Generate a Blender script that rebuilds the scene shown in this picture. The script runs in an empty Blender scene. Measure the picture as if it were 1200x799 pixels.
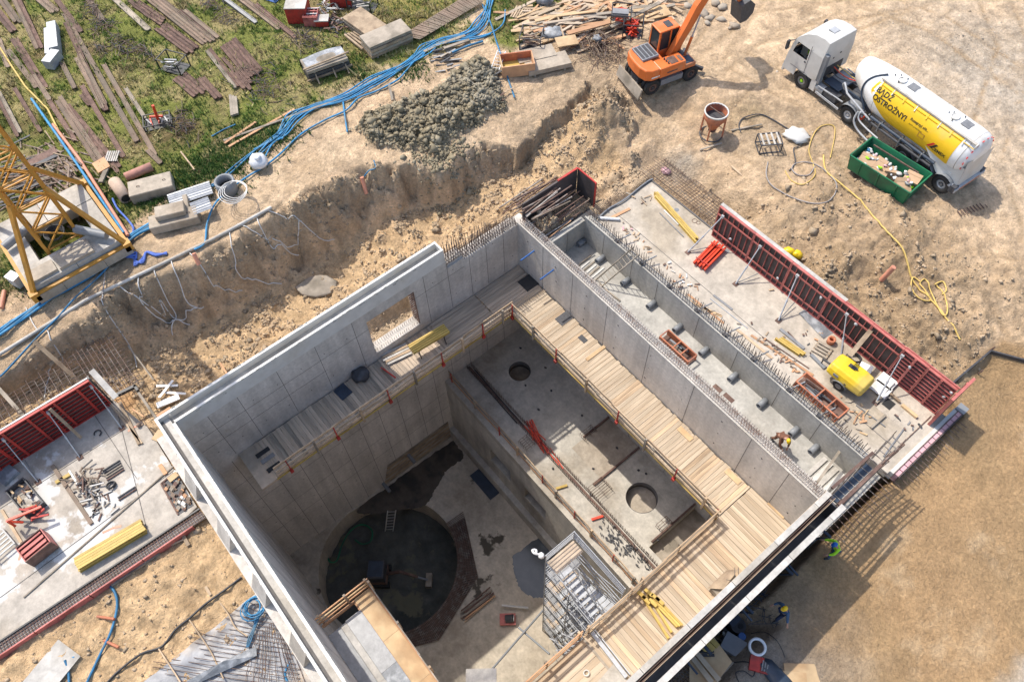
import bpy, math, random
import numpy as np
from mathutils import Vector, Matrix
random.seed(7); np.random.seed(7)
S = bpy.context.scene; C = S.collection
# ------------------------------------------------------------------ camera, sky, sun, exposure
CH = 32.0; CF = 933.24
def _rot(p, r, y):
    cx, sx = math.cos(p), math.sin(p); c, s = math.cos(r), math.sin(r); e, g = math.cos(y), math.sin(y)
    return np.array([[e,-g,0],[g,e,0],[0,0,1]]) @ np.array([[1,0,0],[0,cx,-sx],[0,sx,cx]]) @ np.array([[c,-s,0],[s,c,0],[0,0,1]])
CR = _rot(.5554866, -.04275454, .918367)
cam = bpy.data.cameras.new('camera'); camo = bpy.data.objects.new('camera', cam); C.objects.link(camo)
cam.sensor_width = 36; cam.lens = 36*CF/1200; cam.clip_start = .5; cam.clip_end = 2000
camo.matrix_world = Matrix.Translation((0,0,CH)) @ Matrix(CR.tolist()).to_4x4()
S.camera = camo
SUN = Vector((.66, .09, -1)).normalized()
w = bpy.data.worlds.new('World'); S.world = w; w.use_nodes = True
nt = w.node_tree; sky = nt.nodes.new('ShaderNodeTexSky'); sky.sky_type = 'NISHITA'; sky.sun_disc = False
sky.sun_elevation = math.asin(-SUN.z); sky.sun_rotation = math.atan2(-SUN.x, -SUN.y)
sky.air_density = 1.; sky.dust_density = 2.2; sky.ozone_density = .7
bg = nt.nodes['Background']; bg.inputs[1].default_value = .15
nt.links.new(sky.outputs[0], bg.inputs[0])
sl = bpy.data.lights.new('sun', 'SUN'); sl.energy = 2.75; sl.angle = math.radians(.5); sl.color = (1, .945, .86)
so = bpy.data.objects.new('sun', sl); C.objects.link(so); so.rotation_euler = SUN.to_track_quat('-Z', 'Y').to_euler()
S.view_settings.view_transform = 'Standard'; S.view_settings.look = 'None'; S.view_settings.gamma = 1
S.view_settings.use_curve_mapping = False; S.view_settings.exposure = .66
S.cycles.diffuse_bounces = 8; S.cycles.max_bounces = 12
# ------------------------------------------------------------------ picture point -> place on a level
def ray(px, py):
    return CR @ np.array([(px-600)/CF, -(py-399.5)/CF, -1.0])
def P(px, py, z):
    d = ray(px, py); t = (z-CH)/d[2]; return (d[0]*t, d[1]*t, z)
def PX(px, py, x):
    d = ray(px, py); t = x/d[0]; return (x, d[1]*t, CH+d[2]*t)
def PY(px, py, y):
    d = ray(px, py); t = y/d[1]; return (d[0]*t, y, CH+d[2]*t)
# ------------------------------------------------------------------ materials
def M(name, col, rough=.8, var=.15, scale=2.5, bump=.15, metal=0., col2=None, amt=.5, rand=.12, bscale=None, w=0.0, stretch=None):
    m = bpy.data.materials.new(name); m.use_nodes = True; n = m.node_tree.nodes; l = m.node_tree.links
    b = n['Principled BSDF']; b.inputs['Roughness'].default_value = rough; b.inputs['Metallic'].default_value = metal
    tc = n.new('ShaderNodeTexCoord'); src = tc.outputs['Object']
    if stretch:
        mp = n.new('ShaderNodeMapping'); mp.inputs['Scale'].default_value = stretch; l.new(src, mp.inputs[0]); src = mp.outputs[0]
    oi = n.new('ShaderNodeObjectInfo')
    ad = n.new('ShaderNodeVectorMath'); ad.operation = 'ADD'
    mu = n.new('ShaderNodeMath'); mu.operation = 'MULTIPLY'; mu.inputs[1].default_value = 37.; l.new(oi.outputs['Random'], mu.inputs[0])
    l.new(src, ad.inputs[0]); l.new(mu.outputs[0], ad.inputs[1]); src = ad.outputs[0]
    a = n.new('ShaderNodeTexNoise'); a.inputs['Scale'].default_value = scale; a.inputs['Detail'].default_value = 6; a.inputs['Roughness'].default_value = .62
    l.new(src, a.inputs['Vector'])
    r = n.new('ShaderNodeMapRange'); r.inputs[1].default_value = .3; r.inputs[2].default_value = .7
    r.inputs[3].default_value = 1-var; r.inputs[4].default_value = 1+var; l.new(a.outputs['Fac'], r.inputs[0])
    rr = n.new('ShaderNodeMapRange'); rr.inputs[3].default_value = 1-rand; rr.inputs[4].default_value = 1+rand; l.new(oi.outputs['Random'], rr.inputs[0])
    mm = n.new('ShaderNodeMath'); mm.operation = 'MULTIPLY'; l.new(r.outputs[0], mm.inputs[0]); l.new(rr.outputs[0], mm.inputs[1])
    base = n.new('ShaderNodeRGB'); base.outputs[0].default_value = (*col, 1); out = base.outputs[0]
    if col2:
        c2 = n.new('ShaderNodeTexNoise'); c2.inputs['Scale'].default_value = scale*.45; c2.inputs['Detail'].default_value = 5; l.new(src, c2.inputs['Vector'])
        ra = n.new('ShaderNodeValToRGB'); ra.color_ramp.elements[0].position = .62-amt*.3; ra.color_ramp.elements[1].position = .72-amt*.2
        l.new(c2.outputs['Fac'], ra.inputs[0])
        mx = n.new('ShaderNodeMix'); mx.data_type = 'RGBA'; l.new(ra.outputs[0], mx.inputs[0]); l.new(out, mx.inputs[6]); mx.inputs[7].default_value = (*col2, 1); out = mx.outputs[2]
    vm = n.new('ShaderNodeVectorMath'); vm.operation = 'SCALE'; l.new(out, vm.inputs[0]); l.new(mm.outputs[0], vm.inputs['Scale'])
    l.new(vm.outputs[0], b.inputs['Base Color'])
    if bump:
        bn = n.new('ShaderNodeTexNoise'); bn.inputs['Scale'].default_value = bscale or scale*6; bn.inputs['Detail'].default_value = 4; l.new(src, bn.inputs['Vector'])
        bp = n.new('ShaderNodeBump'); bp.inputs['Strength'].default_value = bump; bp.inputs['Distance'].default_value = .05
        l.new(bn.outputs['Fac'], bp.inputs['Height']); l.new(bp.outputs[0], b.inputs['Normal'])
    return m
def conc(name, col, stain, wet=None, seam=0):
    m = M(name, col, .88, .10, .55, .12, col2=stain, amt=.45, rand=.03, bscale=9)
    n = m.node_tree.nodes; l = m.node_tree.links; b = n['Principled BSDF']
    src = b.inputs['Base Color'].links[0].from_socket
    tc = n.new('ShaderNodeTexCoord')
    f = n.new('ShaderNodeTexNoise'); f.inputs['Scale'].default_value = 5.5; f.inputs['Detail'].default_value = 8; f.inputs['Roughness'].default_value = .7
    l.new(tc.outputs['Object'], f.inputs['Vector'])
    r = n.new('ShaderNodeMapRange'); r.inputs[1].default_value = .3; r.inputs[2].default_value = .7; r.inputs[3].default_value = .80; r.inputs[4].default_value = 1.14; l.new(f.outputs['Fac'], r.inputs[0])
    vm = n.new('ShaderNodeVectorMath'); vm.operation = 'SCALE'; l.new(src, vm.inputs[0]); l.new(r.outputs[0], vm.inputs['Scale']); out = vm.outputs[0]
    # runs of rust and cement milk down the faces: noise drawn out in z
    mp = n.new('ShaderNodeMapping'); mp.inputs['Scale'].default_value = (1.1, 1.1, .10); l.new(tc.outputs['Object'], mp.inputs[0])
    g = n.new('ShaderNodeTexNoise'); g.inputs['Scale'].default_value = 1.6; g.inputs['Detail'].default_value = 6; l.new(mp.outputs[0], g.inputs['Vector'])
    r2 = n.new('ShaderNodeMapRange'); r2.inputs[1].default_value = .35; r2.inputs[2].default_value = .65; r2.inputs[3].default_value = .84; r2.inputs[4].default_value = 1.07; l.new(g.outputs['Fac'], r2.inputs[0])
    vm2 = n.new('ShaderNodeVectorMath'); vm2.operation = 'SCALE'; l.new(out, vm2.inputs[0]); l.new(r2.outputs[0], vm2.inputs['Scale']); out = vm2.outputs[0]
    if wet:
        h = n.new('ShaderNodeTexNoise'); h.inputs['Scale'].default_value = .33; h.inputs['Detail'].default_value = 7; h.inputs['Roughness'].default_value = .6; l.new(tc.outputs['Object'], h.inputs['Vector'])
        ra = n.new('ShaderNodeValToRGB'); ra.color_ramp.elements[0].position = wet[1]; ra.color_ramp.elements[1].position = wet[1]+.03
        l.new(h.outputs['Fac'], ra.inputs[0])
        mx = n.new('ShaderNodeMix'); mx.data_type = 'RGBA'; l.new(ra.outputs[0], mx.inputs[0]); l.new(out, mx.inputs[6]); mx.inputs[7].default_value = (*wet[0], 1); out = mx.outputs[2]
    l.new(out, b.inputs['Base Color'])
    return m
MT = dict(
    wall=conc('wall_concrete', (.60,.555,.495), (.50,.455,.40)),
    pitwall=conc('pit_wall_concrete', (.54,.50,.43), (.32,.29,.25)),
    rim=conc('rim_concrete', (.52,.49,.44), (.42,.38,.32)),
    chan=conc('channel_concrete', (.45,.43,.385), (.36,.335,.29)),
    slab=conc('slab_concrete', (.50,.44,.36), (.40,.335,.25)),
    slabl=conc('old_slab_concrete', (.46,.41,.345), (.35,.30,.235), wet=((.60,.585,.55), .55)),
    plat=conc('platform_concrete', (.50,.46,.39), (.38,.33,.26)),
    floor=conc('pit_floor_concrete', (.54,.47,.37), (.42,.355,.27), wet=((.09,.075,.055), .62)),
    joint=M('joint_line', (.13,.12,.11), .95, .2, 4, 0),
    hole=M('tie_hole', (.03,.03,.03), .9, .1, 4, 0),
    board=M('deck_board', (.49,.395,.285), .85, .16, 1.6, .15, col2=(.41,.315,.215), amt=.5, rand=.13),
    boardg=M('grey_deck_board', (.50,.395,.29), .85, .18, 1.6, .15, col2=(.34,.28,.215), amt=.5, rand=.14),
    plank=M('plank', (.50,.37,.24), .85, .16, 2, .15, col2=(.36,.26,.17), amt=.4, rand=.18),
    plankr=M('reddish_plank', (.50,.28,.15), .8, .16, 2, .15, rand=.15),
    plankg=M('weathered_plank', (.33,.28,.22), .9, .2, 2, .2, col2=(.2,.17,.13), amt=.5, rand=.2),
    oldwood=M('old_sleeper_wood', (.36,.27,.18), .92, .2, 3, .3, col2=(.25,.18,.12), amt=.5, rand=.12),
    ply=M('plywood', (.55,.39,.22), .75, .16, 1.4, .1, col2=(.42,.27,.14), amt=.5, rand=.1),
    beamy=M('yellow_beam', (.52,.36,.09), .6, .12, 3, .08, col2=(.45,.29,.06), amt=.3, rand=.14),
    rust=M('rusty_steel', (.17,.105,.08), .85, .25, 5, .2, col2=(.12,.07,.055), amt=.6, rand=.2),
    rustp=M('pale_rusty_steel', (.23,.165,.12), .85, .25, 1.3, .3, col2=(.19,.15,.11), amt=.6, rand=.2),
    rebar=M('rebar', (.16,.10,.075), .8, .3, 6, 0, col2=(.24,.2,.17), amt=.5, rand=.1),
    rebarg=M('grey_rebar', (.30,.27,.24), .6, .3, 6, 0, col2=(.15,.10,.08), amt=.5, rand=.1),
    rebarw=M('cement_coated_rebar', (.50,.45,.40), .8, .3, 6, 0, col2=(.25,.16,.12), amt=.5, rand=.1),
    red=M('red_formwork_paint', (.44,.035,.025), .55, .2, 3, .1, col2=(.30,.04,.03), amt=.4, rand=.12),
    redp=M('faded_red_paint', (.50,.15,.125), .6, .2, 3, .1, col2=(.36,.09,.075), amt=.4, rand=.1),
    redo=M('bright_red_paint', (.68,.06,.02), .45, .12, 3, .05, rand=.1),
    plyd=M('dark_form_ply', (.075,.06,.055), .7, .3, 2, .1, rand=.25),
    galv=M('galvanised_steel', (.44,.45,.46), .55, .15, 4, .05, metal=.25, rand=.12),
    galvd=M('dull_grey_steel', (.26,.26,.26), .55, .2, 4, .05, metal=.4, rand=.12),
    white=M('white_paint', (.80,.80,.78), .4, .06, 2, 0, rand=.02, col2=(.66,.62,.55), amt=.35),
    offw=M('dusty_white_paint', (.60,.585,.545), .5, .1, 1.5, .05, rand=.04, col2=(.55,.52,.46), amt=.3),
    plasw=M('white_plastic', (.72,.73,.74), .5, .08, 3, .1, rand=.08),
    plasg=M('grey_plastic', (.22,.23,.24), .5, .1, 3, .05, rand=.08),
    black=M('black_steel', (.03,.03,.032), .5, .2, 4, .05, rand=.1),
    rubber=M('tyre_rubber', (.028,.027,.026), .85, .2, 8, .2, rand=.1),
    dark=M('dark_parts', (.06,.06,.065), .6, .3, 6, .1, rand=.15),
    orange=M('orange_paint', (.72,.17,.035), .42, .1, 1.5, .03, rand=.04, col2=(.55,.22,.10), amt=.45),
    orand=M('dull_orange_steel', (.45,.16,.08), .7, .2, 3, .1, rand=.1, col2=(.3,.12,.08), amt=.4),
    crane=M('crane_yellow_paint', (.52,.25,.035), .55, .15, 3, .05, rand=.05, col2=(.40,.2,.03), amt=.4),
    yellow=M('yellow_paint', (.74,.50,.02), .5, .12, 2, .02, rand=.03, col2=(.62,.45,.10), amt=.3),
    tanky=M('tank_yellow', (.76,.47,.01), .45, .08, 1, 0, rand=.02, col2=(.66,.45,.12), amt=.3),
    green=M('green_paint', (.015,.17,.075), .5, .15, 2, .05, rand=.05, col2=(.02,.11,.06), amt=.4),
    blueh=M('blue_hose', (.03,.20,.38), .6, .3, 3, .05, rand=.3, col2=(.10,.20,.28), amt=.35),
    blue=M('blue_plastic', (.03,.11,.32), .5, .12, 5, .05, rand=.1),
    bluec=M('blue_cloth', (.10,.17,.50), .85, .2, 5, .2, rand=.15),
    navy=M('navy_sheet', (.03,.045,.07), .45, .3, 2, .1, rand=.05),
    tarp=M('grey_tarp', (.20,.21,.22), .5, .25, 4, .3, rand=.1, col2=(.38,.39,.4), amt=.4),
    yelh=M('yellow_hose', (.60,.42,.12), .6, .12, 4, .05, rand=.1),
    greyh=M('grey_hose', (.30,.27,.25), .6, .2, 4, .05, rand=.1),
    whiteh=M('white_hose', (.66,.64,.60), .6, .1, 4, .05, rand=.1),
    pipeo=M('orange_pipe', (.62,.27,.17), .6, .12, 3, .05, rand=.1),
    pipep=M('pinkish_pipe', (.44,.22,.17), .8, .2, 3, .1, rand=.1),
    pipec=M('concrete_pipe', (.44,.33,.25), .9, .15, 3, .2, rand=.1),
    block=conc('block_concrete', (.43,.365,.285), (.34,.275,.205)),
    cyan=M('pink_foam', (.60,.36,.38), .8, .1, 4, .1, rand=.08),
    glass=M('dark_glass', (.03,.04,.045), .12, .05, 2, 0, rand=0),
    card=M('cardboard', (.46,.31,.19), .85, .1, 3, .05, rand=.15),
    skin=M('skin', (.45,.25,.17), .6, .05, 3, 0, rand=0),
    hiv=M('hi_vis_green', (.38,.80,.02), .7, .08, 6, .1, rand=.03),
    jacket=M('blue_jacket', (.05,.10,.18), .85, .2, 6, .2, rand=0),
    trous=M('dark_trousers', (.015,.025,.06), .85, .2, 6, .2, rand=0),
    brownc=M('brown_clothes', (.16,.07,.04), .85, .2, 6, .2, rand=0),
    helmy=M('yellow_helmet', (.85,.55,.01), .35, .02, 2, 0, rand=0),
    helmb=M('blue_helmet', (.01,.12,.45), .35, .02, 2, 0, rand=0),
    text=M('black_lettering', (.02,.018,.015), .6, 0, 1, 0, rand=0),
    redt=M('red_lettering', (.60,.02,.02), .6, 0, 1, 0, rand=0),
    mud=conc('shaft_mud', (.105,.105,.088), (.05,.055,.048), wet=((.15,.14,.09), .58)),
    wets=M('wet_soil', (.085,.068,.048), .6, .3, 2, .3, rand=0, col2=(.035,.03,.024), amt=.5),
    waterd=M('puddle', (.10,.11,.12), .15, .2, 1, .05, rand=0),
    membrane=M('membrane', (.29,.29,.295), .5, .3, .8, .6, rand=0, col2=(.46,.38,.29), amt=.5, bscale=4),
    leaf=M('weed_leaf', (.06,.13,.02), .7, .3, 6, 0, rand=.2),
)
# ------------------------------------------------------------------ mesh collector
class MB:
    def __init__(s): s.v = []; s.f = []; s.sm = []
    def add(s, vs, fs, smooth=False):
        o = len(s.v); s.v += [tuple(p) for p in vs]; s.f += [tuple(i+o for i in f) for f in fs]; s.sm += [smooth]*len(fs); return s
    def box(s, x0, x1, y0, y1, z0, z1):
        return s.add([(x,y,z) for z in (z0,z1) for y in (y0,y1) for x in (x0,x1)],
                     [(0,2,3,1),(4,5,7,6),(0,1,5,4),(2,6,7,3),(0,4,6,2),(1,3,7,5)])
    def obox(s, c, ax, ay, az):     # centre and three half axes
        c, ax, ay, az = map(Vector, (c, ax, ay, az))
        return s.add([c+ax*i+ay*j+az*k for k in (-1,1) for j in (-1,1) for i in (-1,1)],
                     [(0,2,3,1),(4,5,7,6),(0,1,5,4),(2,6,7,3),(0,4,6,2),(1,3,7,5)])
    def bar(s, a, b, w, h=None, up=(0,0,1)):
        a, b = Vector(a), Vector(b); d = b-a; L = d.length
        if L < 1e-6: return s
        d.normalize(); u = Vector(up)
        if abs(d.dot(u)) > .98: u = Vector((1,0,0))
        sd = d.cross(u).normalized(); u = sd.cross(d)
        return s.obox((a+b)/2, d*(L/2), sd*(w/2), u*((h or w)/2))
    def cyl(s, a, b, r, n=8, r2=None, cap=True, smooth=True):
        a, b = Vector(a), Vector(b); d = (b-a).normalized(); u = Vector((0,0,1)) if abs(d.z) < .95 else Vector((1,0,0))
        e = d.cross(u).normalized(); g = d.cross(e); r2 = r if r2 is None else r2
        vs = [a+(e*math.cos(t)+g*math.sin(t))*r for t in [2*math.pi*i/n for i in range(n)]] + [b+(e*math.cos(t)+g*math.sin(t))*r2 for t in [2*math.pi*i/n for i in range(n)]]
        s.add(vs, [(i,(i+1)%n,n+(i+1)%n,n+i) for i in range(n)], smooth)
        if cap: s.add(vs[:n], [tuple(range(n))[::-1]]); s.add(vs[n:], [tuple(range(n))])
        return s
    def ring(s, c, axis, r0, r1, h, n=20):    # hollow ring (pipe wall)
        c = Vector(c); d = Vector(axis).normalized(); u = Vector((0,0,1)) if abs(d.z) < .95 else Vector((1,0,0))
        e = d.cross(u).normalized(); g = d.cross(e); vs = []
        for r, k in ((r1,0),(r1,1),(r0,1),(r0,0)):
            vs += [c+d*h*k+(e*math.cos(2*math.pi*i/n)+g*math.sin(2*math.pi*i/n))*r for i in range(n)]
        return s.add(vs, [(j*n+i, j*n+(i+1)%n, ((j+1)%4)*n+(i+1)%n, ((j+1)%4)*n+i) for j in range(4) for i in range(n)], True)
    def tube(s, path, r, n=6, closed=False):
        pts = [Vector(p) for p in path]; m = len(pts); vs = []; prev = None
        for i, p in enumerate(pts):
            a = pts[i-1] if (i or closed) else p; b = pts[(i+1) % m] if (i < m-1 or closed) else p
            d = (b-a).normalized() if (b-a).length > 1e-9 else Vector((1,0,0))
            if prev is None: u = Vector((0,0,1)) if abs(d.z) < .9 else Vector((1,0,0)); e = d.cross(u).normalized()
            else: e = (prev-d*prev.dot(d)); e = e.normalized() if e.length > 1e-6 else d.orthogonal().normalized()
            prev = e; g = d.cross(e); vs += [p+(e*math.cos(2*math.pi*k/n)+g*math.sin(2*math.pi*k/n))*r for k in range(n)]
        fs = [(i*n+k, i*n+(k+1)%n, ((i+1)%m)*n+(k+1)%n, ((i+1)%m)*n+k) for i in range(m if closed else m-1) for k in range(n)]
        s.add(vs, fs, True)
        if not closed: s.add(vs[:n], [tuple(range(n))[::-1]]); s.add(vs[-n:], [tuple(range(n))])
        return s
    def prism(s, poly, z0, z1):       # polygon in xy
        n = len(poly)
        a = sum(poly[i][0]*poly[(i+1)%n][1]-poly[(i+1)%n][0]*poly[i][1] for i in range(n))
        if a < 0: poly = poly[::-1]
        return s.add([(x,y,z0) for x,y in poly]+[(x,y,z1) for x,y in poly],
                     [tuple(range(n))[::-1], tuple(range(n,2*n))]+[(i,(i+1)%n,n+(i+1)%n,n+i) for i in range(n)])
    def extr(s, prof, o, ex, ey, ed):     # profile points (a,b) in plane (ex,ey) pushed along ed
        o, ex, ey, ed = map(Vector, (o, ex, ey, ed)); n = len(prof)
        vs = [o+ex*a+ey*b for a,b in prof]; return s.add(vs+[v+ed for v in vs], [tuple(range(n))[::-1], tuple(range(n,2*n))]+[(i,(i+1)%n,n+(i+1)%n,n+i) for i in range(n)])
    def lathe(s, prof, c=(0,0,0), n=24, smooth=True):
        c = Vector(c); vs = [(c.x+r*math.cos(2*math.pi*i/n), c.y+r*math.sin(2*math.pi*i/n), c.z+z) for r,z in prof for i in range(n)]
        return s.add(vs, [(j*n+i, j*n+(i+1)%n, (j+1)*n+(i+1)%n, (j+1)*n+i) for j in range(len(prof)-1) for i in range(n)], smooth)
    def sheet(s, fn, nu, nv, smooth=True):
        vs = [fn(i/nu, j/nv) for j in range(nv+1) for i in range(nu+1)]
        return s.add(vs, [(j*(nu+1)+i, j*(nu+1)+i+1, (j+1)*(nu+1)+i+1, (j+1)*(nu+1)+i) for j in range(nv) for i in range(nu)], smooth)
    def blob(s, c, r, seed=0, amp=.2, n=8, m=5):
        rnd = random.Random(seed); c = Vector(c); r = (r,r,r) if not isinstance(r,(tuple,list)) else r
        vs = [c+Vector((0,0,-r[2]))]
        for j in range(1,m):
            t = math.pi*j/m
            for i in range(n):
                p = 2*math.pi*i/n; k = 1+rnd.uniform(-amp,amp)
                vs.append(c+Vector((r[0]*math.sin(t)*math.cos(p)*k, r[1]*math.sin(t)*math.sin(p)*k, -r[2]*math.cos(t)*k)))
        vs.append(c+Vector((0,0,r[2]))); L = len(vs)-1
        fs = [(0,1+(i+1)%n,1+i) for i in range(n)]+[(1+j*n+i,1+j*n+(i+1)%n,1+(j+1)*n+(i+1)%n,1+(j+1)*n+i) for j in range(m-2) for i in range(n)]+[(L,1+(m-2)*n+i,1+(m-2)*n+(i+1)%n) for i in range(n)]
        return s.add(vs, fs, True)
    def mesh(s, name, mat, M0=None):
        me = bpy.data.meshes.new(name); vs = s.v
        if M0 is not None: vs = [tuple(M0 @ Vector(p)) for p in vs]
        me.from_pydata(vs, [], s.f); me.polygons.foreach_set('use_smooth', s.sm); me.materials.append(mat); me.update(); return me
    def build(s, name, mat, parent=None, world=False, stuff=False, label=None):
        M0 = None
        if parent is not None and world: M0 = wm(parent).inverted()
        o = bpy.data.objects.new(name, s.mesh(name, mat if not isinstance(mat, str) else MT[mat], M0)); C.objects.link(o)
        if parent is not None: o.parent = parent
        if stuff: o['kind'] = 'stuff'
        if label: o['label'] = label
        return o
def wm(o):
    m = Matrix.Translation(o.location) @ o.rotation_euler.to_matrix().to_4x4()
    return (wm(o.parent) @ m) if o.parent else m
def tag(o, label=None, cat=None, group=None, kind=None):
    if label: o['label'] = label
    if cat: o['category'] = cat
    if group: o['group'] = group
    if kind: o['kind'] = kind
    return o
def thing(name, label, cat, loc=(0,0,0), rz=0., group=None, rot=None):
    o = bpy.data.objects.new(name, None); C.objects.link(o); o.empty_display_size = .3; o.location = loc; o.rotation_euler = rot or (0,0,rz)
    return tag(o, label, cat, group)
def single(mb, name, mat, label, cat, loc=(0,0,0), rz=0., group=None):   # a thing that is one mesh
    o = mb.build(name, mat); o.location = loc; o.rotation_euler = (0,0,rz); return tag(o, label, cat, group)
def copy_tree(o, parent=None, label=None, loc=None, rz=None):
    c = o.copy(); C.objects.link(c)
    if parent is not None: c.parent = parent
    if label: c['label'] = label
    if loc is not None: c.location = loc
    if rz is not None: c.rotation_euler = (0,0,rz)
    for ch in list(o.children): copy_tree(ch, c)
    return c
def unit_piece(name, mat, mesh, parent, loc, rot=(0,0,0), sc=(1,1,1)):    # many alike pieces sharing one mesh
    o = bpy.data.objects.new(name, mesh); C.objects.link(o); o.parent = parent; o.location = loc; o.rotation_euler = rot; o.scale = sc; return o
def boxmesh(name, mat):
    return MB().box(-.5,.5,-.5,.5,-.5,.5).mesh(name, MT[mat])
def spline(pts, k=6):
    out = []; n = len(pts); p = [Vector(q) for q in pts]
    for i in range(n-1):
        a, b, c, d = p[max(i-1,0)], p[i], p[i+1], p[min(i+2,n-1)]
        for j in range(k):
            t = j/k; out.append(.5*((2*b)+(c-a)*t+(2*a-5*b+4*c-d)*t*t+(3*b-a-3*c+d)*t**3))
    return out+[p[-1]]
# ------------------------------------------------------------------ ground
def _h(ix, iy, seed):
    n = (ix*374761393 + iy*668265263 + seed*974634777) & 0x7fffffff
    n = ((n ^ (n >> 13))*1274126177) & 0x7fffffff
    return ((n ^ (n >> 16)) & 0xffff)/65535.
def vnoise(x, y, seed=0):
    ix = np.floor(x).astype(np.int64); iy = np.floor(y).astype(np.int64); fx = x-ix; fy = y-iy
    fx = fx*fx*(3-2*fx); fy = fy*fy*(3-2*fy)
    a = _h(ix,iy,seed); b = _h(ix+1,iy,seed); c = _h(ix,iy+1,seed); d = _h(ix+1,iy+1,seed)
    return (a*(1-fx)+b*fx)*(1-fy)+(c*(1-fx)+d*fx)*fy
def fbm(x, y, sc, seed=0, o=5, g=.5):
    s = 0; a = 1; t = 0
    for i in range(o):
        s = s+a*vnoise(x*sc+17.3*i, y*sc-9.1*i, seed+i); t += a; a *= g; sc *= 2.03
    return s/t*2-1
def poly_w(pts, z): return np.array([P(a, b, z)[:2] for a, b in pts])
def sdist(x, y, poly):      # signed distance, negative inside
    d = np.full(x.shape, 1e9); ins = np.zeros(x.shape, bool); n = len(poly)
    for i in range(n):
        ax, ay = poly[i]; bx, by = poly[(i+1)%n]; ex, ey = bx-ax, by-ay
        t = np.clip(((x-ax)*ex+(y-ay)*ey)/(ex*ex+ey*ey+1e-12), 0, 1)
        d = np.minimum(d, np.hypot(x-ax-t*ex, y-ay-t*ey))
        c = ((ay > y) != (by > y)) & (x < (bx-ax)*(y-ay)/(by-ay+1e-12)+ax); ins ^= c
    return np.where(ins, -d, d)
def idw(x, y, pts, p=3):
    s = 0; w = 0
    for a, b, z in pts:
        k = 1/((x-a)**2+(y-b)**2+1.)**(p/2); s = s+k*z; w = w+k
    return s/w
def ctl(l): return [(*P(a, b, z)[:2], z) for a, b, z in l]
PLAT = ctl([(100,50,-.2),(300,60,-.2),(500,50,-.2),(60,200,-.2),(150,180,-.2),(300,180,-.2),(420,100,-.2),(560,80,-.2),(650,50,-.3),(760,60,-.3),(850,100,-.3),(950,120,-.3),
    (1100,60,-.2),(1190,100,-.2),(1150,200,-.3),(1190,330,-.5),(1180,395,-1.3),(1050,260,-.1),(950,235,-.3),(900,200,-.4),(860,230,-1.0),(820,215,-1.6),(780,190,-1.3),(1000,300,-.5),
    (930,290,-1.3),(1000,345,-1.6),(1060,400,-1.9),(1100,430,-2.2),(1080,370,-1.1),(1120,380,-1.1),(1140,320,-.5),(760,205,-2.0),(720,215,-2.2),(840,245,-2.1),
    (1160,440,-2.5),(1190,480,-2.6),(1080,560,-2.6),(1000,700,-2.6),(1190,700,-2.6),(1100,790,-2.5),(900,790,-2.8),(1180,790,-2.3),
    (100,700,-2.3),(200,660,-2.3),(40,780,-2.2),(250,740,-2.35),(300,790,-2.35),(150,790,-2.3),(100,560,-2.4),(0,650,-2.4),(30,490,-2.4),
    (10,370,-.3),(80,330,-.25),(200,270,-.2),(300,230,-.2),(0,415,-1.0)])
FLZ = ctl([(60,455,-2.7),(150,440,-3.4),(250,400,-3.9),(380,330,-3.9),(500,262,-3.3),(600,210,-2.7),(660,168,-1.7),(700,215,-2.8),(700,140,-1.0)])
FLP = poly_w([(-30,500),(-10,462),(60,432),(120,415),(200,385),(235,366),(295,342),(345,318),(395,285),(440,262),(500,228),(560,205),(600,185),(640,165),(690,130),(720,140),(700,170),(735,190),
    (745,212),(640,245),(520,290),(350,385),(200,480),(100,490),(0,530)], -3.)
TOP = poly_w([(-60,470),(-30,440),(0,428),(40,398),(110,352),(160,328),(230,302),(262,282),(300,262),(330,236),(360,222),(400,200),(432,184),(470,196),(520,182),(560,156),(600,158),(640,130),(690,94),
    (742,98),(760,128),(735,160),(775,172),(800,200),(760,235),(640,262),(500,320),(350,420),(200,520),(0,580)], -.3)
OCH = poly_w([(1050,545),(1122,462),(1160,411),(1260,440),(1300,560),(1300,860),(780,860),(900,700)], -2.6)
GRS = poly_w([(-80,-60),(570,-60),(570,10),(540,55),(480,85),(400,120),(330,160),(300,190),(240,215),(180,240),(120,300),(60,330),(-10,345),(-80,340)], -.2)
GR2 = poly_w([(560,-40),(680,-40),(650,25),(600,60),(575,50)], -.2)
HEAP = poly_w([(408,150),(430,128),(500,105),(560,62),(592,80),(588,120),(540,150),(520,178),(490,170),(440,168)], 0)
PILE = poly_w([(668,112),(700,92),(742,100),(735,130),(700,142),(672,132)], 0)
LHOLE = [(-22.75,-.85,-2.65,18.1),(-20.2,-.8,17.9,21.3)]
def base_height(x, y):
    z = idw(x, y, PLAT)
    wx = x+.7*fbm(x,y,.35,3,3)+.5*fbm(x,y,.8,5,4,.62); wy = y+.7*fbm(x,y,.35,8,3)+.5*fbm(x,y,.8,9,4,.62)
    d1 = sdist(wx, wy, FLP); d2 = sdist(wx, wy, TOP)
    fz = idw(x, y, FLZ)
    d1 = d1+.8*np.clip(d1*-.3+.6,0,1)+.25; t = np.clip((-d2+.1)/(np.maximum(d1,0)+np.maximum(-d2,0)+1e-6), 0, 1); t = np.where(d1 <= 0, 1, np.where(d2 >= 0, 0, t))
    ts = np.clip((t-.04)/.86, 0, 1); ts = (ts*ts*(3-2*ts))*.55+.45*ts
    ts = np.clip(ts+.55*fbm(x,y,.8,14,5,.6)*4*ts*(1-ts),0,1); z = z*(1-ts)+fz*ts
    slope = np.clip(1-np.abs(t-.45)/.45, 0, 1)
    return z, t, slope, d1, d2
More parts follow.
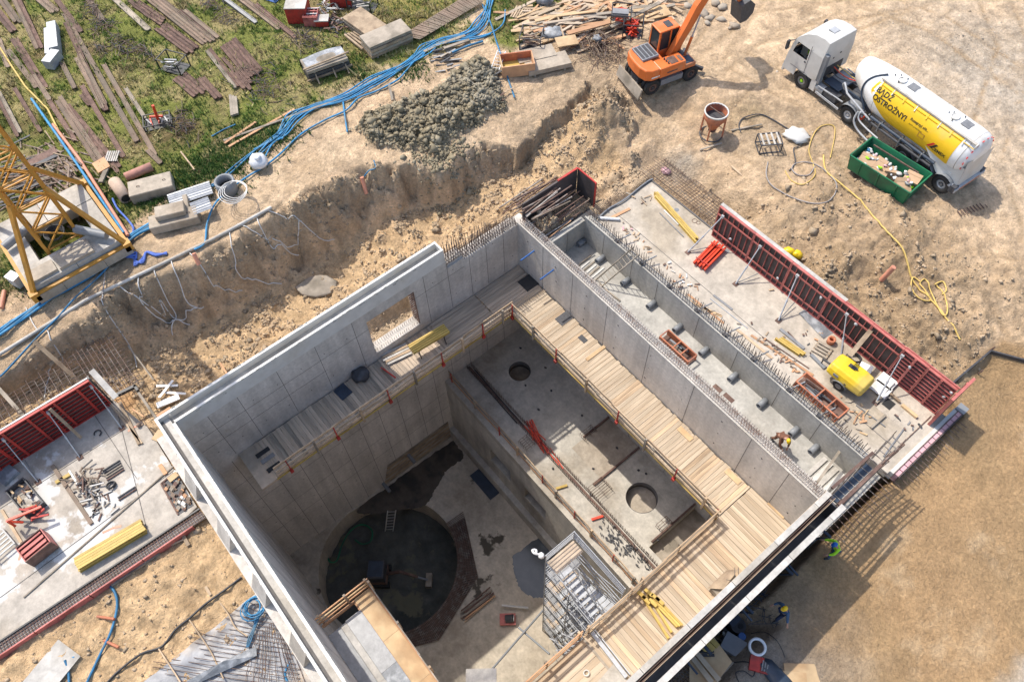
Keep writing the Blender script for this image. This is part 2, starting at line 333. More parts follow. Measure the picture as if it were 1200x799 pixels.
def ground_field(x, y):
    z, t, slope, d1, d2 = base_height(x, y)
    g = np.maximum(np.clip(-sdist(x,y,GRS)/1.5+.3*fbm(x,y,.6,40,4)*3,0,1), np.clip(-sdist(x,y,GR2)/1.+.4,0,1))
    och = np.clip(-sdist(x,y,OCH)/.35+.5,0,1)
    wob = .5*fbm(x,y,.9,60,3)
    dh = sdist(x,y,HEAP)+wob; heap = np.clip(-dh/.7,0,1); dp = sdist(x,y,PILE)+wob; pile = np.clip(-dp/1.2,0,1)
    f1 = fbm(x,y,.45,11,6,.55); f2 = fbm(x,y,1.6,21,5,.6); rid = 1-np.abs(fbm(x,y,.9,31,5,.55))*2; f5 = fbm(x,y,3.4,71,4,.7)
    soilz = np.clip(idw(x,y,MND),0,1)
    z = z + .05*f1 + .03*f2*(1-och) + slope*(.7*f1+.55*rid+.85*f2+.45*f5) + (t > .9)*(.16*f1+.26*f2+.16*f5) + heap*(.42+.40*f2+.22*rid+.30*f5) + pile*(.75+.4*f2+.2*f5) + .018*f5*(1-och)
    z = z + soilz*(.24*f1+.34*f2+.16*rid+.20*f5)*(1-och)*(1-(t > .05))*(1-g)
    tr = np.clip(1-np.abs(np.abs(_across(x,y))-.9)/.25, 0, 1)
    z = z - .03*tr*(1-och)*(1-g)
    # keep clear of what is built
    for x0,x1,y0,y1,zm,fo in ((-20.2,-.15,21.,26.2,-2.45,.3),(-30.5,-18.9,-22,-3.9,-2.35,.3),(-15.6,-.2,25,26.2,-2.45,.3),(-21,-14.6,21,27.3,-2.2,.9),(-23.6,-.5,6.9,11.4,-4.9,1.5)):
        k = np.clip(np.minimum(np.minimum(x-x0,x1-x),np.minimum(y-y0,y1-y))/fo+1,0,1); z = np.where(k > 0, np.minimum(z, z*(1-k)+zm*k), z)
    k = np.clip(np.minimum(np.minimum(x+20.6,-.4-x),np.minimum(y-17.5,21.5-y))/.3+1,0,1); z = np.where(k > 0, np.minimum(z, z*(1-k)-4.3*k), z)
    k = np.clip(np.minimum(np.minimum(x+23.0,-.5-x),np.minimum(y+2.9,18.2-y))/.3+1,0,1); z = np.where(k > 0, np.minimum(z, z*(1-k)-3.8*k), z)
    return z, t, slope, g, och, heap, pile, f1, f2, rid, soilz, d1, tr
TRK = [P(760,110,-.3)[:2], P(1040,0,-.3)[:2]]
def _across(x, y):
    (ax,ay),(bx,by) = P(880,60,-.3)[:2], P(1200,330,-.3)[:2]; ex, ey = bx-ax, by-ay; L = math.hypot(ex,ey)
    return ((x-ax)*ey-(y-ay)*ex)/L + 1.6*np.sin(((x-ax)*ex+(y-ay)*ey)/L*.12) - 2
TRACKS = [[(850,110),(900,60),(1000,20),(1120,-20)],[(1180,260),(1150,190),(1190,60),(1160,-20)],[(870,70),(960,120),(1020,200),(1100,300),(1170,380)],[(1240,330),(1130,300),(1040,240),(960,190)],[(760,120),(830,60),(880,-10)],[(1230,120),(1100,30),(980,-20)],[(600,190),(700,120),(860,140),(960,230)],[(1050,0),(900,20),(850,60),(790,110)]]
def line_d(x, y, pl):
    d = np.full(x.shape, 1e9)
    for i in range(len(pl)-1):
        ax, ay = pl[i]; ex, ey = pl[i+1][0]-ax, pl[i+1][1]-ay; k = np.clip(((x-ax)*ex+(y-ay)*ey)/(ex*ex+ey*ey), 0, 1); d = np.minimum(d, np.hypot(x-ax-k*ex, y-ay-k*ey))
    return d
MND = ctl([(950,290,1),(1020,290,1),(1060,320,1),(1100,340,1),(1000,250,.7),(1130,380,.9),(900,250,.6),(860,250,.8),(1190,360,.4),(1180,240,0),(1180,120,0),(1000,100,0),(900,80,0),(900,170,.1),(780,130,.3),(820,190,.5),
    (600,100,.15),(300,120,0),(100,100,0),(100,720,.5),(250,620,.5),(30,780,.4),(1100,600,0),(250,240,.15),(420,150,.2),(60,350,.2)])
def gz(x, y):
    a = np.array([float(x)]); b = np.array([float(y)]); return float(ground_field(a, b)[0][0])
def G(px, py, dz=0.):
    z = -.3
    for i in range(6):
        p = P(px, py, z+dz); z = .5*z+.5*gz(p[0], p[1]) if i else gz(p[0], p[1])
    return (p[0], p[1], z+dz)
# --- the sheet: fine in front of the camera, coarse out to the horizon
UV = np.array([[math.cos(.918), math.sin(.918)], [-math.sin(.918), math.cos(.918)]])
def axis(a, b, st, far):
    c = list(np.arange(a, b, st)); s = st; p = a; lo = []
    while p > -far: s *= 1.35; p -= s; lo.append(p)
    s = st; p = c[-1]; hi = []
    while p < far: s *= 1.35; p += s; hi.append(p)
    return np.array(lo[::-1]+c+hi)
us = axis(-36, 36, .12, 600); vs_ = axis(2, 52, .12, 600)
U, V = np.meshgrid(us, vs_); GX = U*UV[0,0]+V*UV[1,0]; GY = U*UV[0,1]+V*UV[1,1]
GX1, GY1 = GX.ravel(), GY.ravel()
z, t, slope, g, och, heap, pile, f1, f2, rid, soilz, d1, tr = ground_field(GX1, GY1)
def L3(a, b, k): return a+(np.array(b)[None,:]-a)*k[:,None]
col = np.tile(np.array([.56,.42,.285]), (len(z),1))
f3 = fbm(GX1,GY1,.22,77,5,.55); f4 = fbm(GX1,GY1,2.6,88,4,.6)
col = L3(col, (.42,.325,.225), np.clip(f3*1.6+.1,0,1)); col = L3(col, (.55,.43,.30), np.clip(-f3*1.5-.1,0,1))
col = L3(col, (.44,.39,.33), np.clip(1-np.hypot(GX1-P(1190,90,0)[0],GY1-P(1190,90,0)[1])/11+.3*f1,0,1)*.9)
col = L3(col, (.34,.245,.15), np.clip(soilz*1.2-.15+.7*f2,0,1)*.9)
col = L3(col, (.45,.355,.25), np.clip(slope*1.5-.35+.9*f2,0,1)*.8); col = L3(col, (.30,.235,.165), np.clip(slope*1.2-.55+1.8*f3+.9*f2,0,1)*.6)
fl = np.clip(t*3-2,0,1); col = L3(col, (.60,.43,.255), fl*.9); col = L3(col, (.38,.285,.19), fl*np.clip(f2*2.2,0,1)*.7); col = L3(col, (.52,.28,.13), fl*np.clip(f3*2.5-1,0,1)*.7)
col = L3(col, (.36,.315,.26), np.clip(1-np.hypot(GX1-P(800,180,-1)[0],GY1-P(800,180,-1)[1])/1.6+.6*f2,0,1)*.9)
dry = np.clip(fbm(GX1,GY1,.5,50,5,.6)*2.2+.35,0,1)
gc = L3(np.tile(np.array([.19,.21,.055]), (len(z),1)), (.36,.30,.15), dry*.85); gc = L3(gc, (.15,.10,.06), np.clip(fbm(GX1,GY1,.35,55,4)*2.4-.55,0,1)*.8)
gc = L3(gc, (.09,.11,.03), np.clip(f4*1.6-.1,0,1)*.7)
k_ = np.clip(1-np.hypot(GX1-P(480,15,0)[0],GY1-P(480,15,0)[1])/6,0,1); gc = L3(gc, (.30,.255,.085), k_)
gg = np.clip(g*1.6-.35+.5*f2,0,1); col = col*(1-gg[:,None])+gc*gg[:,None]
oc = L3(np.tile(np.array([.38,.255,.14]), (len(z),1)), (.34,.235,.13), np.clip(f3*2,0,1)); oc = L3(oc, (.50,.375,.24), np.clip(fbm(GX1,GY1,.5,99,6,.62)*4-1.1,0,1)*.6)
dw = np.clip(1-np.hypot(GX1-P(900,780,-2.6)[0],GY1-P(900,780,-2.6)[1])/4.5+.4*f1,0,1); oc = L3(oc, (.25,.235,.215), dw)
dw = np.clip(1-np.hypot(GX1-P(1215,830,-2.6)[0],GY1-P(1215,830,-2.6)[1])/2.2+.8*f1,0,1); oc = L3(oc, (.47,.40,.32), np.clip(dw*3,0,1))
col = col*(1-och[:,None])+oc*och[:,None]
col = L3(col, (.27,.225,.145), np.clip(heap*1.5,0,1)); col = L3(col, (.36,.27,.18), pile*.7)
SOIL_T = t
low = np.clip((-GX1*.607-GY1*.795+9)/4,0,1)*(GY1 < -2.6)*(GX1 > -25)*(t < .5); col = L3(col, (.56,.40,.235), low*.85)
wetp = P(880,130,-.3); col = L3(col, (.33,.25,.15), np.clip(1.1-np.hypot((GX1-wetp[0]),(GY1-wetp[1]))/1.5+.5*f2,0,1)*.8)
col = L3(col, (.40,.30,.20), tr*.5*(1-gg)*(1-och)*(1-fl))
wv = np.clip(1.+.5*f4+.25*f2,.6,1.35)[:,None]; col = col*np.where((och > .5)[:,None], 1-.3*(1-wv), wv)
col = L3(col, (.36,.255,.155), np.clip(fbm(GX1,GY1,.28,120,5,.6)*2.6-.7,0,1)*.5*(1-gg)*(1-och))
rut = np.zeros(len(z))
for pts_ in TRACKS:
    d_ = line_d(GX1+.15*f1,GY1+.15*f2,poly_w(pts_,-.3)); rut = np.maximum(rut, np.clip(1-np.abs(d_-1.0)/.26,0,1))
rut *= np.clip(.55+2*f4+1.2*f3,0,1)*(1-gg)*(1-och); z = z-.07*rut; col = L3(col, (.36,.265,.17), rut*.95); col = np.clip(col*np.array([1.10,1.06,1.0]), .01, .85)
ny, nx = U.shape; idx = np.arange(nx*ny).reshape(ny, nx)
q = np.stack([idx[:-1,:-1], idx[:-1,1:], idx[1:,1:], idx[1:,:-1]], -1).reshape(-1,4)
cx = GX1[q]; cy = GY1[q]; keep = np.ones(len(q), bool)
for x0,x1,y0,y1 in LHOLE: keep &= ~((cx > x0).all(1) & (cx < x1).all(1) & (cy > y0).all(1) & (cy < y1).all(1))
q = q[keep]
z_fix = None
me = bpy.data.meshes.new('ground'); me.vertices.add(len(z)); me.vertices.foreach_set('co', np.stack([GX1,GY1,z],-1).astype(np.float32).ravel())
me.loops.add(q.size); me.loops.foreach_set('vertex_index', q.astype(np.int32).ravel()); me.polygons.add(len(q))
me.polygons.foreach_set('loop_start', np.arange(0,q.size,4,dtype=np.int32)); me.polygons.foreach_set('use_smooth', np.ones(len(q), bool))
me.update(calc_edges=True); at = me.color_attributes.new('Soil', 'FLOAT_COLOR', 'POINT'); at.data.foreach_set('color', np.concatenate([col, gg[:,None]],1).astype(np.float32).ravel())
gm = bpy.data.materials.new('soil'); gm.use_nodes = True; n = gm.node_tree.nodes; l = gm.node_tree.links; b = n['Principled BSDF']; b.inputs['Roughness'].default_value = .95
b.inputs['Specular IOR Level'].default_value = .2
va = n.new('ShaderNodeVertexColor'); va.layer_name = 'Soil'; tc = n.new('ShaderNodeTexCoord')
def nz(sc, det=8, ro=.65):
    a = n.new('ShaderNodeTexNoise'); a.inputs['Scale'].default_value = sc; a.inputs['Detail'].default_value = det; a.inputs['Roughness'].default_value = ro; l.new(tc.outputs['Object'], a.inputs['Vector']); return a.outputs['Fac']
def mr(s, a, b_, c, d):
    r = n.new('ShaderNodeMapRange'); r.inputs[1].default_value = a; r.inputs[2].default_value = b_; r.inputs[3].default_value = c; r.inputs[4].default_value = d; l.new(s, r.inputs[0]); return r.outputs[0]
def mul(a, b_):
    m_ = n.new('ShaderNodeMath'); m_.operation = 'MULTIPLY'; l.new(a, m_.inputs[0]); l.new(b_, m_.inputs[1]); return m_.outputs[0]
k1 = mul(mr(nz(1.1),.3,.7,.86,1.12), mr(nz(7,6),.3,.7,.78,1.24)); k1 = mul(k1, mr(nz(30,4,.8),.35,.65,.84,1.2))
vo = n.new('ShaderNodeTexVoronoi'); vo.inputs['Scale'].default_value = 5.5; vo.inputs['Randomness'].default_value = 1; l.new(tc.outputs['Object'], vo.inputs['Vector'])
k1 = mul(k1, mr(vo.outputs['Distance'], .04, .12, 1.3, 1.0))
sc_ = n.new('ShaderNodeVectorMath'); sc_.operation = 'SCALE'; l.new(va.outputs[0], sc_.inputs[0]); l.new(k1, sc_.inputs['Scale']); l.new(sc_.outputs[0], b.inputs['Base Color'])
bp = n.new('ShaderNodeBump'); bp.inputs['Strength'].default_value = 1.; bp.inputs['Distance'].default_value = .22
ad = n.new('ShaderNodeMath'); ad.operation = 'ADD'; l.new(nz(4.5,10,.7), ad.inputs[0]); l.new(mr(vo.outputs['Distance'],0,.15,.35,0), ad.inputs[1]); l.new(ad.outputs[0], bp.inputs['Height']); l.new(bp.outputs[0], b.inputs['Normal'])
me.materials.append(gm); go = bpy.data.objects.new('ground', me); C.objects.link(go); go['kind'] = 'structure'

ZG = z.reshape(ny, nx); SOIL_Z = z; SOIL_G = g
def gz(x, y):       # height of the finished sheet
    u = x*UV[0,0]+y*UV[0,1]; v = x*UV[1,0]+y*UV[1,1]
    i = min(max(int(np.searchsorted(us, u))-1, 0), nx-2); j = min(max(int(np.searchsorted(vs_, v))-1, 0), ny-2)
    a = (u-us[i])/(us[i+1]-us[i]); b_ = (v-vs_[j])/(vs_[j+1]-vs_[j])
    return float((ZG[j,i]*(1-a)+ZG[j,i+1]*a)*(1-b_)+(ZG[j+1,i]*(1-a)+ZG[j+1,i+1]*a)*b_)
# ------------------------------------------------------------------ the concrete building
XW, XO = -22.26, -22.95; YL, YO = -2.24, -2.85; ZP, ZF, ZD = -12.25, -19.95, -5.35
XE = -1.55
def seams(mb, plane, c, a_list, b_rng, horiz=()):      # thin joint lines 3 mm proud of a face; plane 'x' or 'y'
    w = .013
    for a in a_list:
        if plane == 'x': mb.box(c, c+.003, a-w, a+w, b_rng[0], b_rng[1])
        else: mb.box(a-w, a+w, c-.003, c, b_rng[0], b_rng[1])
    for (z, a0, a1) in horiz:
        if plane == 'x': mb.box(c, c+.0035, a0, a1, z-w, z+w)
        else: mb.box(a0, a1, c-.0035, c, z-w, z+w)
    return mb
# north west wall with its door sized opening
nw = thing('concrete_wall', 'long concrete wall under the open gutter, with a rough opening looking onto the sand bank', 'wall', (XW, 5, ZF), group=None)
OY0, OY1, OZ0, OZ1 = 7.75, 10.72, -4.75, -1.72
b = MB().box(XO,XW,YL,OY0,ZF,-1.0).box(XO,XW,OY0,OY1,ZF,OZ0).box(XO,XW,OY0,OY1,OZ1,-1.0).box(XO,XW,OY1,12.9,ZF,-1.0)
b.box(XO,XW-.12,12.9,14.0,ZF,-1.35).box(XO,XW,14.0,17.72,ZF,-1.78).box(XW-.12,XW,12.9,14.0,ZF,-1.6)
b.build('wall_face', 'wall', nw, world=True)
gut = MB().box(XO-.06,XO+.07,YO+.0,12.85,-1.0,0).box(XW-.12,XW+.004,YL,12.85,-1.0,0).box(XO+.07,XW-.12,12.75,12.85,-.42,0); MB().box(XO+.07,XW-.12,YO,12.85,-1.0,-.42).build('gutter_floor','rim',nw,world=True)
gut.build('gutter', 'offw', nw, world=True)
MB().box(XO+.36,XO+.39,YO+.2,12.7,-.42,-.39).build('gutter_joint', 'joint', nw, world=True)
j = MB(); seams(j, 'x', XW+.001, [-1.0,.55,2.7,4.85,7.0,11.4,12.9,14.35,15.5,16.7], (ZD+.1,-1.02), [(-2.35,YL,OY0),(-2.35,OY1,14.0),(-3.4,YL,5.)])
seams(j, 'x', XW+.001, [-1.4,0.,1.35,2.7,4.05,5.4,6.75,8.1,9.45,10.8,12.2,13.6,15,16.4], (ZF,ZD-.3), [(-8.2,YL,17.6),(-10.9,YL,17.6),(-13.6,YL,11.4),(-15.6,YL,11.4)])
j.build('panel_joint', 'joint', nw, world=True)
h = MB()
for y in np.arange(-1.6,17.4,1.35):
    for z in (-2.0,-4.2,-6.6,-9.4,-12.0,-14.6,-16.6):
        if OY0-.2 < y < OY1+.2 and z > -5: continue
        h.cyl((XW,y,z),(XW+.006,y,z),.03,6)
h.build('tie_hole', 'hole', nw, world=True)
for i in range(9): MB().box(XW,XW+.05,5.4+i*.08,11.12,ZF+.02+i*.27,ZF+.27+i*.27).build('wall_board','oldwood' if i%2 else 'plankg',nw,world=True)
r = MB()      # stubs of reinforcement round the opening
for i in range(22):
    y = OY0+.05+(OY1-OY0-.1)*i/21; r.cyl((XW-.1,y,OZ0-.05),(XW-.1+random.uniform(-.03,.06),y,OZ0+.25),.014,4).cyl((XW-.5,y,OZ0-.05),(XW-.5,y,OZ0+.25),.014,4).cyl((XW-.08,y,OZ1+.02),(XW-.08,y,OZ1-.13),.014,4)
for i in range(16):
    z_ = OZ0+.1+(OZ1-OZ0-.2)*i/15; r.cyl((XW-.1,OY0-.02,z_),(XW-.1,OY0+.16,z_),.014,4).cyl((XW-.1,OY1+.02,z_),(XW-.1,OY1-.18,z_),.014,4).cyl((XW-.45,OY1+.02,z_),(XW-.45,OY1-.18,z_),.014,4)
r.build('opening_rebar', 'rebarw', nw, world=True, stuff=True)
MB().box(XO+.02,XW-.02,OY1-.03,OY1-.002,OZ0,OZ1).build('opening_jamb', 'rust', nw, world=True)
r = MB()      # starter bars where the gutter is still to be cast
y = 12.95
while y < 17.6:
    tall = 1.15 if 13.1 < y < 15.9 else .55
    zb = -1.4 if y < 14 else -1.8
    for x in (XW-.08, XW-.3, XO+.1):
        a = (x+random.uniform(-.03,.03), y, zb); t_ = (x+random.uniform(-.06,.06), y+random.uniform(-.05,.05), zb+tall*random.uniform(.9,1.1)); r.cyl(a,t_,.02,4)
    r.tube([(XW-.08,y+.06,zb),(XW-.08,y+.06,zb+.35),(XO+.1,y+.06,zb+.35),(XO+.1,y+.06,zb)],.016,4); y += .155
for z_ in (-1.35,-1.1): r.cyl((XW-.08,12.95,z_),(XW-.08,17.6,z_),.014,4).cyl((XO+.1,12.95,z_),(XO+.1,17.6,z_),.014,4)
r.build('starter_bars', 'rebar', nw, world=True, stuff=True)
b = MB()
for i in range(150):
    e = random.random() < .5; y = random.uniform(YO,12.7); x = XO-.05 if e else XW+.0; s_ = random.uniform(.01,.035); b.obox((x,y,-random.uniform(0,.5)**2),(s_*.5,0,0),(0,s_*random.uniform(1,4),0),(0,0,s_))
for i in range(150): x = random.uniform(XO,-6); e = random.random() < .5; s_ = random.uniform(.01,.035); b.obox((x,YO-.05 if e else YL,-random.uniform(0,.5)**2),(s_*random.uniform(1,4),0,0),(0,s_*.5,0),(0,0,s_))
b.build('grout_crumbs', 'chan', nw, world=True, stuff=True)
# south west wall with the gutter and the ledge outside
sw = thing('concrete_wall', 'concrete wall along the left of the deep pit, gutter on top and triangular fins on its outer ledge', 'wall', (-12, YL, ZF))
MB().box(XO+.01,XE,YO+.01,YL,ZF,-1.003).box(XO,XE,-3.4,YO+.005,-3.4,-1.35).build('wall_face', 'wall', sw, world=True)
MB().box(XO-.05,XE,YO-.06,YO+.06,-1.0,-.002).box(XW,XE,YL-.13,YL+.003,-1.0,-.002).build('gutter', 'offw', sw, world=True); MB().box(XO+.06,XE,YO+.06,YL-.13,-1.0,-.30).build('gutter_floor','rim',sw,world=True)
MB().box(XO+.1,XE,YO+.07,YO+.2,-.30,-.285).build('gutter_joint', 'joint', sw, world=True)
for k, x in enumerate((-19.6,-16.6,-13.6,-10.6,-7.6)):
    MB().add([(x-.55,YO-.06,-.12),(x+.55,YO-.06,-.12),(x-.55,YO-.06,-1.345),(x+.55,YO-.06,-1.345),(x-.55,-3.37,-1.345),(x+.55,-3.37,-1.345)],
             [(0,2,4),(1,5,3),(0,4,5,1),(2,3,5,4),(0,1,3,2)]).build('fin', 'rim', sw, world=True)
j = MB()
for x in np.arange(-20.5,-2,2.05): j.box(x-.012,x+.012,YL,YL+.003,ZF,-1.02)
for z_ in (-8.,-12.6): j.box(XW,XE,YL,YL+.0035,z_-.012,z_+.012)
j.build('panel_joint', 'joint', sw, world=True)
# wall between deck and channel
lw = thing('concrete_wall', 'tall concrete wall between the board walkway and the narrow channel, hooped bars along its top', 'wall', (-12, 17.72, ZF))
MB().box(XW-.5,XE,17.72,18.27,ZF,-1.65).build('wall_face', 'wall', lw, world=True)
MB().box(XW,XE,17.715,17.79,-1.65,-1.60).box(XW,XE,18.20,18.275,-1.65,-1.60).build('top_edge', 'rim', lw, world=True)
j = MB(); seams(j, 'y', 17.719, [-20.1,-17.7,-15.05,-12.0,-9.0,-5.4,-3.2], (ZF,-1.66)); j.build('panel_joint', 'joint', lw, world=True)
h = MB()
for x in np.arange(-21.4,-2,2.4):
    for z_ in (-2.4,-3.6,-4.7): h.cyl((x+random.uniform(-.1,.1),17.72,z_),(x,17.713,z_),.03,6)
h.build('tie_hole', 'hole', lw, world=True, stuff=True)
for px,py in ((617,301),(640,323)):
    q_ = PY(px+9,py-7,17.72); MB().cyl(q_,(q_[0],16.75,q_[2]-.05),.05,8).build('tie_bar','blue',lw,world=True)
for px,py in ((478,532),(449,566)):
    q_ = PX(px,py,XW); MB().cyl(q_,(XW+.8,q_[1],q_[2]),.13,12).build('pipe_stub','plasg',nw,world=True)
r = MB(); x = XW+.1
while x < XE-.1:
    k = random.uniform(-.02,.02)
    r.tube([(x,17.84,-1.66),(x+k,17.84,-1.36),(x+k,17.95,-1.27),(x+k,18.06,-1.36),(x,18.06,-1.66)],.014,4)
    r.tube([(x+.07,17.96,-1.66),(x+.07+k,17.96,-1.30),(x+.07+k,18.06,-1.2),(x+.07+k,18.16,-1.30),(x+.07,18.16,-1.66)],.014,4); x += .145
for y in (17.85,18.0,18.14): r.cyl((XW,y,-1.42),(XE,y,-1.42),.011,4)
r.build('hoop_bars', 'rebarw', lw, world=True, stuff=True)
# channel: floor, end wall, north east wall
ch = MB().box(-20.15,XE,18.27,20.82,-4.0,-3.62).build('channel_floor', 'chan'); tag(ch, kind='structure')
rw = thing('concrete_wall', 'grey concrete wall between the channel and the sunlit slab, spiky starter bars on top', 'wall', (-11, 20.8, -4))
MB().box(-20.15,XE,20.82,21.2,-4.2,-1.72).box(-20.2,-16.6,20.81,20.9,-1.72,-1.62).box(-15.7,XE,20.81,20.88,-1.72,-1.66).build('wall_face', 'chan', rw, world=True)
j = MB(); seams(j, 'y', 20.808, [-18.6,-16.4,-14.5,-11.6,-9.0,-6.3,-3.9], (-3.62,-1.75)); j.build('panel_joint', 'joint', rw, world=True)
r = MB(); x = -20.1
while x < XE-.1:
    for y in (20.93, 21.12):
        h_ = random.uniform(.6,.85); a = (x+random.uniform(-.02,.02), y, -1.75)
        r.cyl(a, (a[0]+random.uniform(-.07,.07), y+random.uniform(-.05,.05), -1.72+h_), .019, 4)
    x += .16
for y in (20.92,21.13): r.cyl((-20.1,y,-1.5),(XE,y,-1.5),.012,4)
r.build('starter_bars', 'rebarg', rw, world=True, stuff=True)
ew = thing('concrete_wall', 'short concrete end wall of the narrow channel under the timber and steel form', 'wall', (-20.3, 19.5, -4))
MB().box(-20.5,-20.15,18.27,20.82,-4.2,-1.9).build('wall_face', 'chan', ew, world=True)
MB().box(-20.152,-20.147,19.53,19.555,-3.6,-1.9).build('panel_joint', 'joint', ew, world=True)
# pit floor, shaft, platform
SC, SR = (-17.55, 2.45), 4.6
def ringpts(r, n=48, ph=0): return [(SC[0]+r*math.cos(2*math.pi*i/n+ph), SC[1]+r*math.sin(2*math.pi*i/n+ph)) for i in range(n)]
pf = MB(); R0 = ringpts(SR); N = len(R0)
def out_to_rect(p, x0, x1, y0, y1):
    dx, dy = p[0]-SC[0], p[1]-SC[1]; k = 1e9
    if dx > 1e-9: k = min(k,(x1-SC[0])/dx)
    if dx < -1e-9: k = min(k,(x0-SC[0])/dx)
    if dy > 1e-9: k = min(k,(y1-SC[1])/dy)
    if dy < -1e-9: k = min(k,(y0-SC[1])/dy)
    return (SC[0]+dx*k, SC[1]+dy*k)
angs = sorted([2*math.pi*i/N for i in range(N)]+[math.atan2(cy_-SC[1],cx_-SC[0])%(2*math.pi) for cx_ in (XW,XE+.6) for cy_ in (YL,11.55)])
inn = [(SC[0]+SR*math.cos(a), SC[1]+SR*math.sin(a)) for a in angs]; outp = [out_to_rect(p,XW,XE+.6,YL,11.55) for p in inn]; N = len(angs)
pf.add([(x,y,ZF) for x,y in inn]+[(x,y,ZF) for x,y in outp]+[(x,y,ZF-2.6) for x,y in inn], [(i,N+i,N+(i+1)%N,(i+1)%N) for i in range(N)]+[(i,(i+1)%N,2*N+(i+1)%N,2*N+i) for i in range(N)])
tag(pf.build('pit_floor', 'floor'), kind='structure')
tag(MB().sheet(lambda u,v: (SC[0]-5+10*u, SC[1]-5+10*v, -22.1+.34*float(fbm(np.array([u*9.]),np.array([v*9.]),.6,5,4)[0])+.16*float(fbm(np.array([u*9.]),np.array([v*9.]),2.5,6,3)[0])), 70, 70).build('shaft_bottom', 'mud'), kind='structure')
r = MB()     # reinforcement mat round the shaft, its outer edge an octagon
oct_ = [(SC[0]+5.95*math.cos(math.radians(a)), SC[1]+5.95*math.sin(math.radians(a))) for a in (-48,-3,42,87)]
def edge_r(a):
    best = None
    for i in range(len(oct_)-1):
        (x1,y1),(x2,y2) = oct_[i],oct_[i+1]; dx,dy = math.cos(a),math.sin(a); ex,ey = x2-x1,y2-y1; det = dx*(-ey)+ex*dy
        if abs(det) < 1e-9: continue
        rx,ry = x1-SC[0],y1-SC[1]; k = (rx*(-ey)+ex*ry)/det; m_ = (dx*ry-dy*rx)/det
        if 0 <= m_ <= 1 and k > 0: best = k
    return best
a = -48.
while a < 87:
    k = edge_r(math.radians(a))
    if k:
        c_, s_ = math.cos(math.radians(a)), math.sin(math.radians(a))
        r.bar((SC[0]+c_*(SR-.1),SC[1]+s_*(SR-.1),ZF+.12),(SC[0]+c_*k,SC[1]+s_*k,ZF+.12),.035)
    a += 1.15
for f_ in (0,.15,.3,.45,.6,.75,.9,1.0):
    pts = []
    for a in range(-48,87,5):
        k = edge_r(math.radians(a)) or 5.3; rr_ = SR+(k-SR)*f_; pts.append((SC[0]+rr_*math.cos(math.radians(a)),SC[1]+rr_*math.sin(math.radians(a)),ZF+.15))
    r.tube(pts,.02,4)
tag(MB().add([(SC[0]+SR*.98*math.cos(math.radians(a)),SC[1]+SR*.98*math.sin(math.radians(a)),ZF+.02) for a in range(-47,87,5)][:27]+[(SC[0]+edge_r(math.radians(a))*math.cos(math.radians(a)),SC[1]+edge_r(math.radians(a))*math.sin(math.radians(a)),ZF+.02) for a in range(-47,87,5)][:27],[(i,27+i,28+i,i+1) for i in range(0,26)]).build('mat_bed','wets'),kind='structure')
o = r.build('rebar_mat', 'rebar'); tag(o, 'dense brown reinforcement mat round the edge of the round shaft', 'rebar', kind='stuff')
pl = thing('concrete_platform', 'concrete platform with two round manholes half way down the pit', 'platform', (-14, 14, ZP))
def slab_holes(mb, x0, x1, y0, y1, z0, z1, holes):       # slab cut by round holes, built as strips round square cells
    xs = sorted({x0, x1}|{h_[0]-h_[2] for h_ in holes}|{h_[0]+h_[2] for h_ in holes}); 
    for i in range(len(xs)-1):
        a_, b_ = xs[i], xs[i+1]; hh = [h_ for h_ in holes if abs(h_[0]-(a_+b_)/2) < h_[2]*.5]
        if not hh: mb.box(a_,b_,y0,y1,z0,z1); continue
        cx_, cy_, r_ = hh[0]; mb.box(a_,b_,y0,cy_-r_,z0,z1); mb.box(a_,b_,cy_+r_,y1,z0,z1)
        n_ = 32; I = []; O = []
        for k in range(n_):
            t_ = 2*math.pi*k/n_+math.pi/4; c_, s_ = math.cos(t_), math.sin(t_); q_ = 1/max(abs(c_),abs(s_))
            I.append((cx_+r_*.985*c_,cy_+r_*.985*s_)); O.append((cx_+r_*c_*q_,cy_+r_*s_*q_))
        mb.add([(x,y,z1) for x,y in I]+[(x,y,z1) for x,y in O]+[(x,y,z0) for x,y in I],[(k,n_+k,n_+(k+1)%n_,(k+1)%n_) for k in range(n_)]+[(k,(k+1)%n_,2*n_+(k+1)%n_,2*n_+k) for k in range(n_)])
    return mb
m1 = P(609,435,ZP)[:2]; m2 = P(752,583,ZP)[:2]
b = MB(); slab_holes(b, XW, -6.35, 11.5, 17.72, ZP-.6, ZP, [(*m1,.72),(*m2,.95)])
b.box(-6.35,XE+.5,11.5,13.9,ZP-.6,ZP).box(-4.3,XE+.5,13.9,17.72,ZP-.6,ZP)
b.build('slab', 'plat', pl, world=True)
MB().box(-6.35,-4.3,13.9,17.72,ZP-.75,ZP-.62).build('recess_floor', 'plankg', pl, world=True); MB().box(-13.65,-11.1,14.6,17.7,ZP,ZP+.005).build('darker_patch', 'block', pl, world=True); MB().box(m1[0]-1,m1[0]+1,m1[1]-1,m1[1]+1,ZP-.9,ZP-.7).build('manhole_floor','oldwood',pl,world=True)  # patch between the upstands: thin sheet, darker and browner than the slab
MB().box(m2[0]-1.2,m2[0]+1.2,m2[1]-1.2,m2[1]+1.2,ZP-.9,ZP-.62).build('manhole_floor', 'block', pl, world=True)
b = MB(); DX = [(-17.9,-15.85,-15.1,-16.9),(-14.4,-12.4,-15.0,-16.6)]
cur = XW
for x0,x1,z1,z0 in DX:
    b.box(cur,x0,11.5,12.0,ZF,ZP-.6).box(x0,x1,11.5,12.0,ZF,z0).box(x0,x1,11.5,12.0,z1,ZP-.6); cur = x1
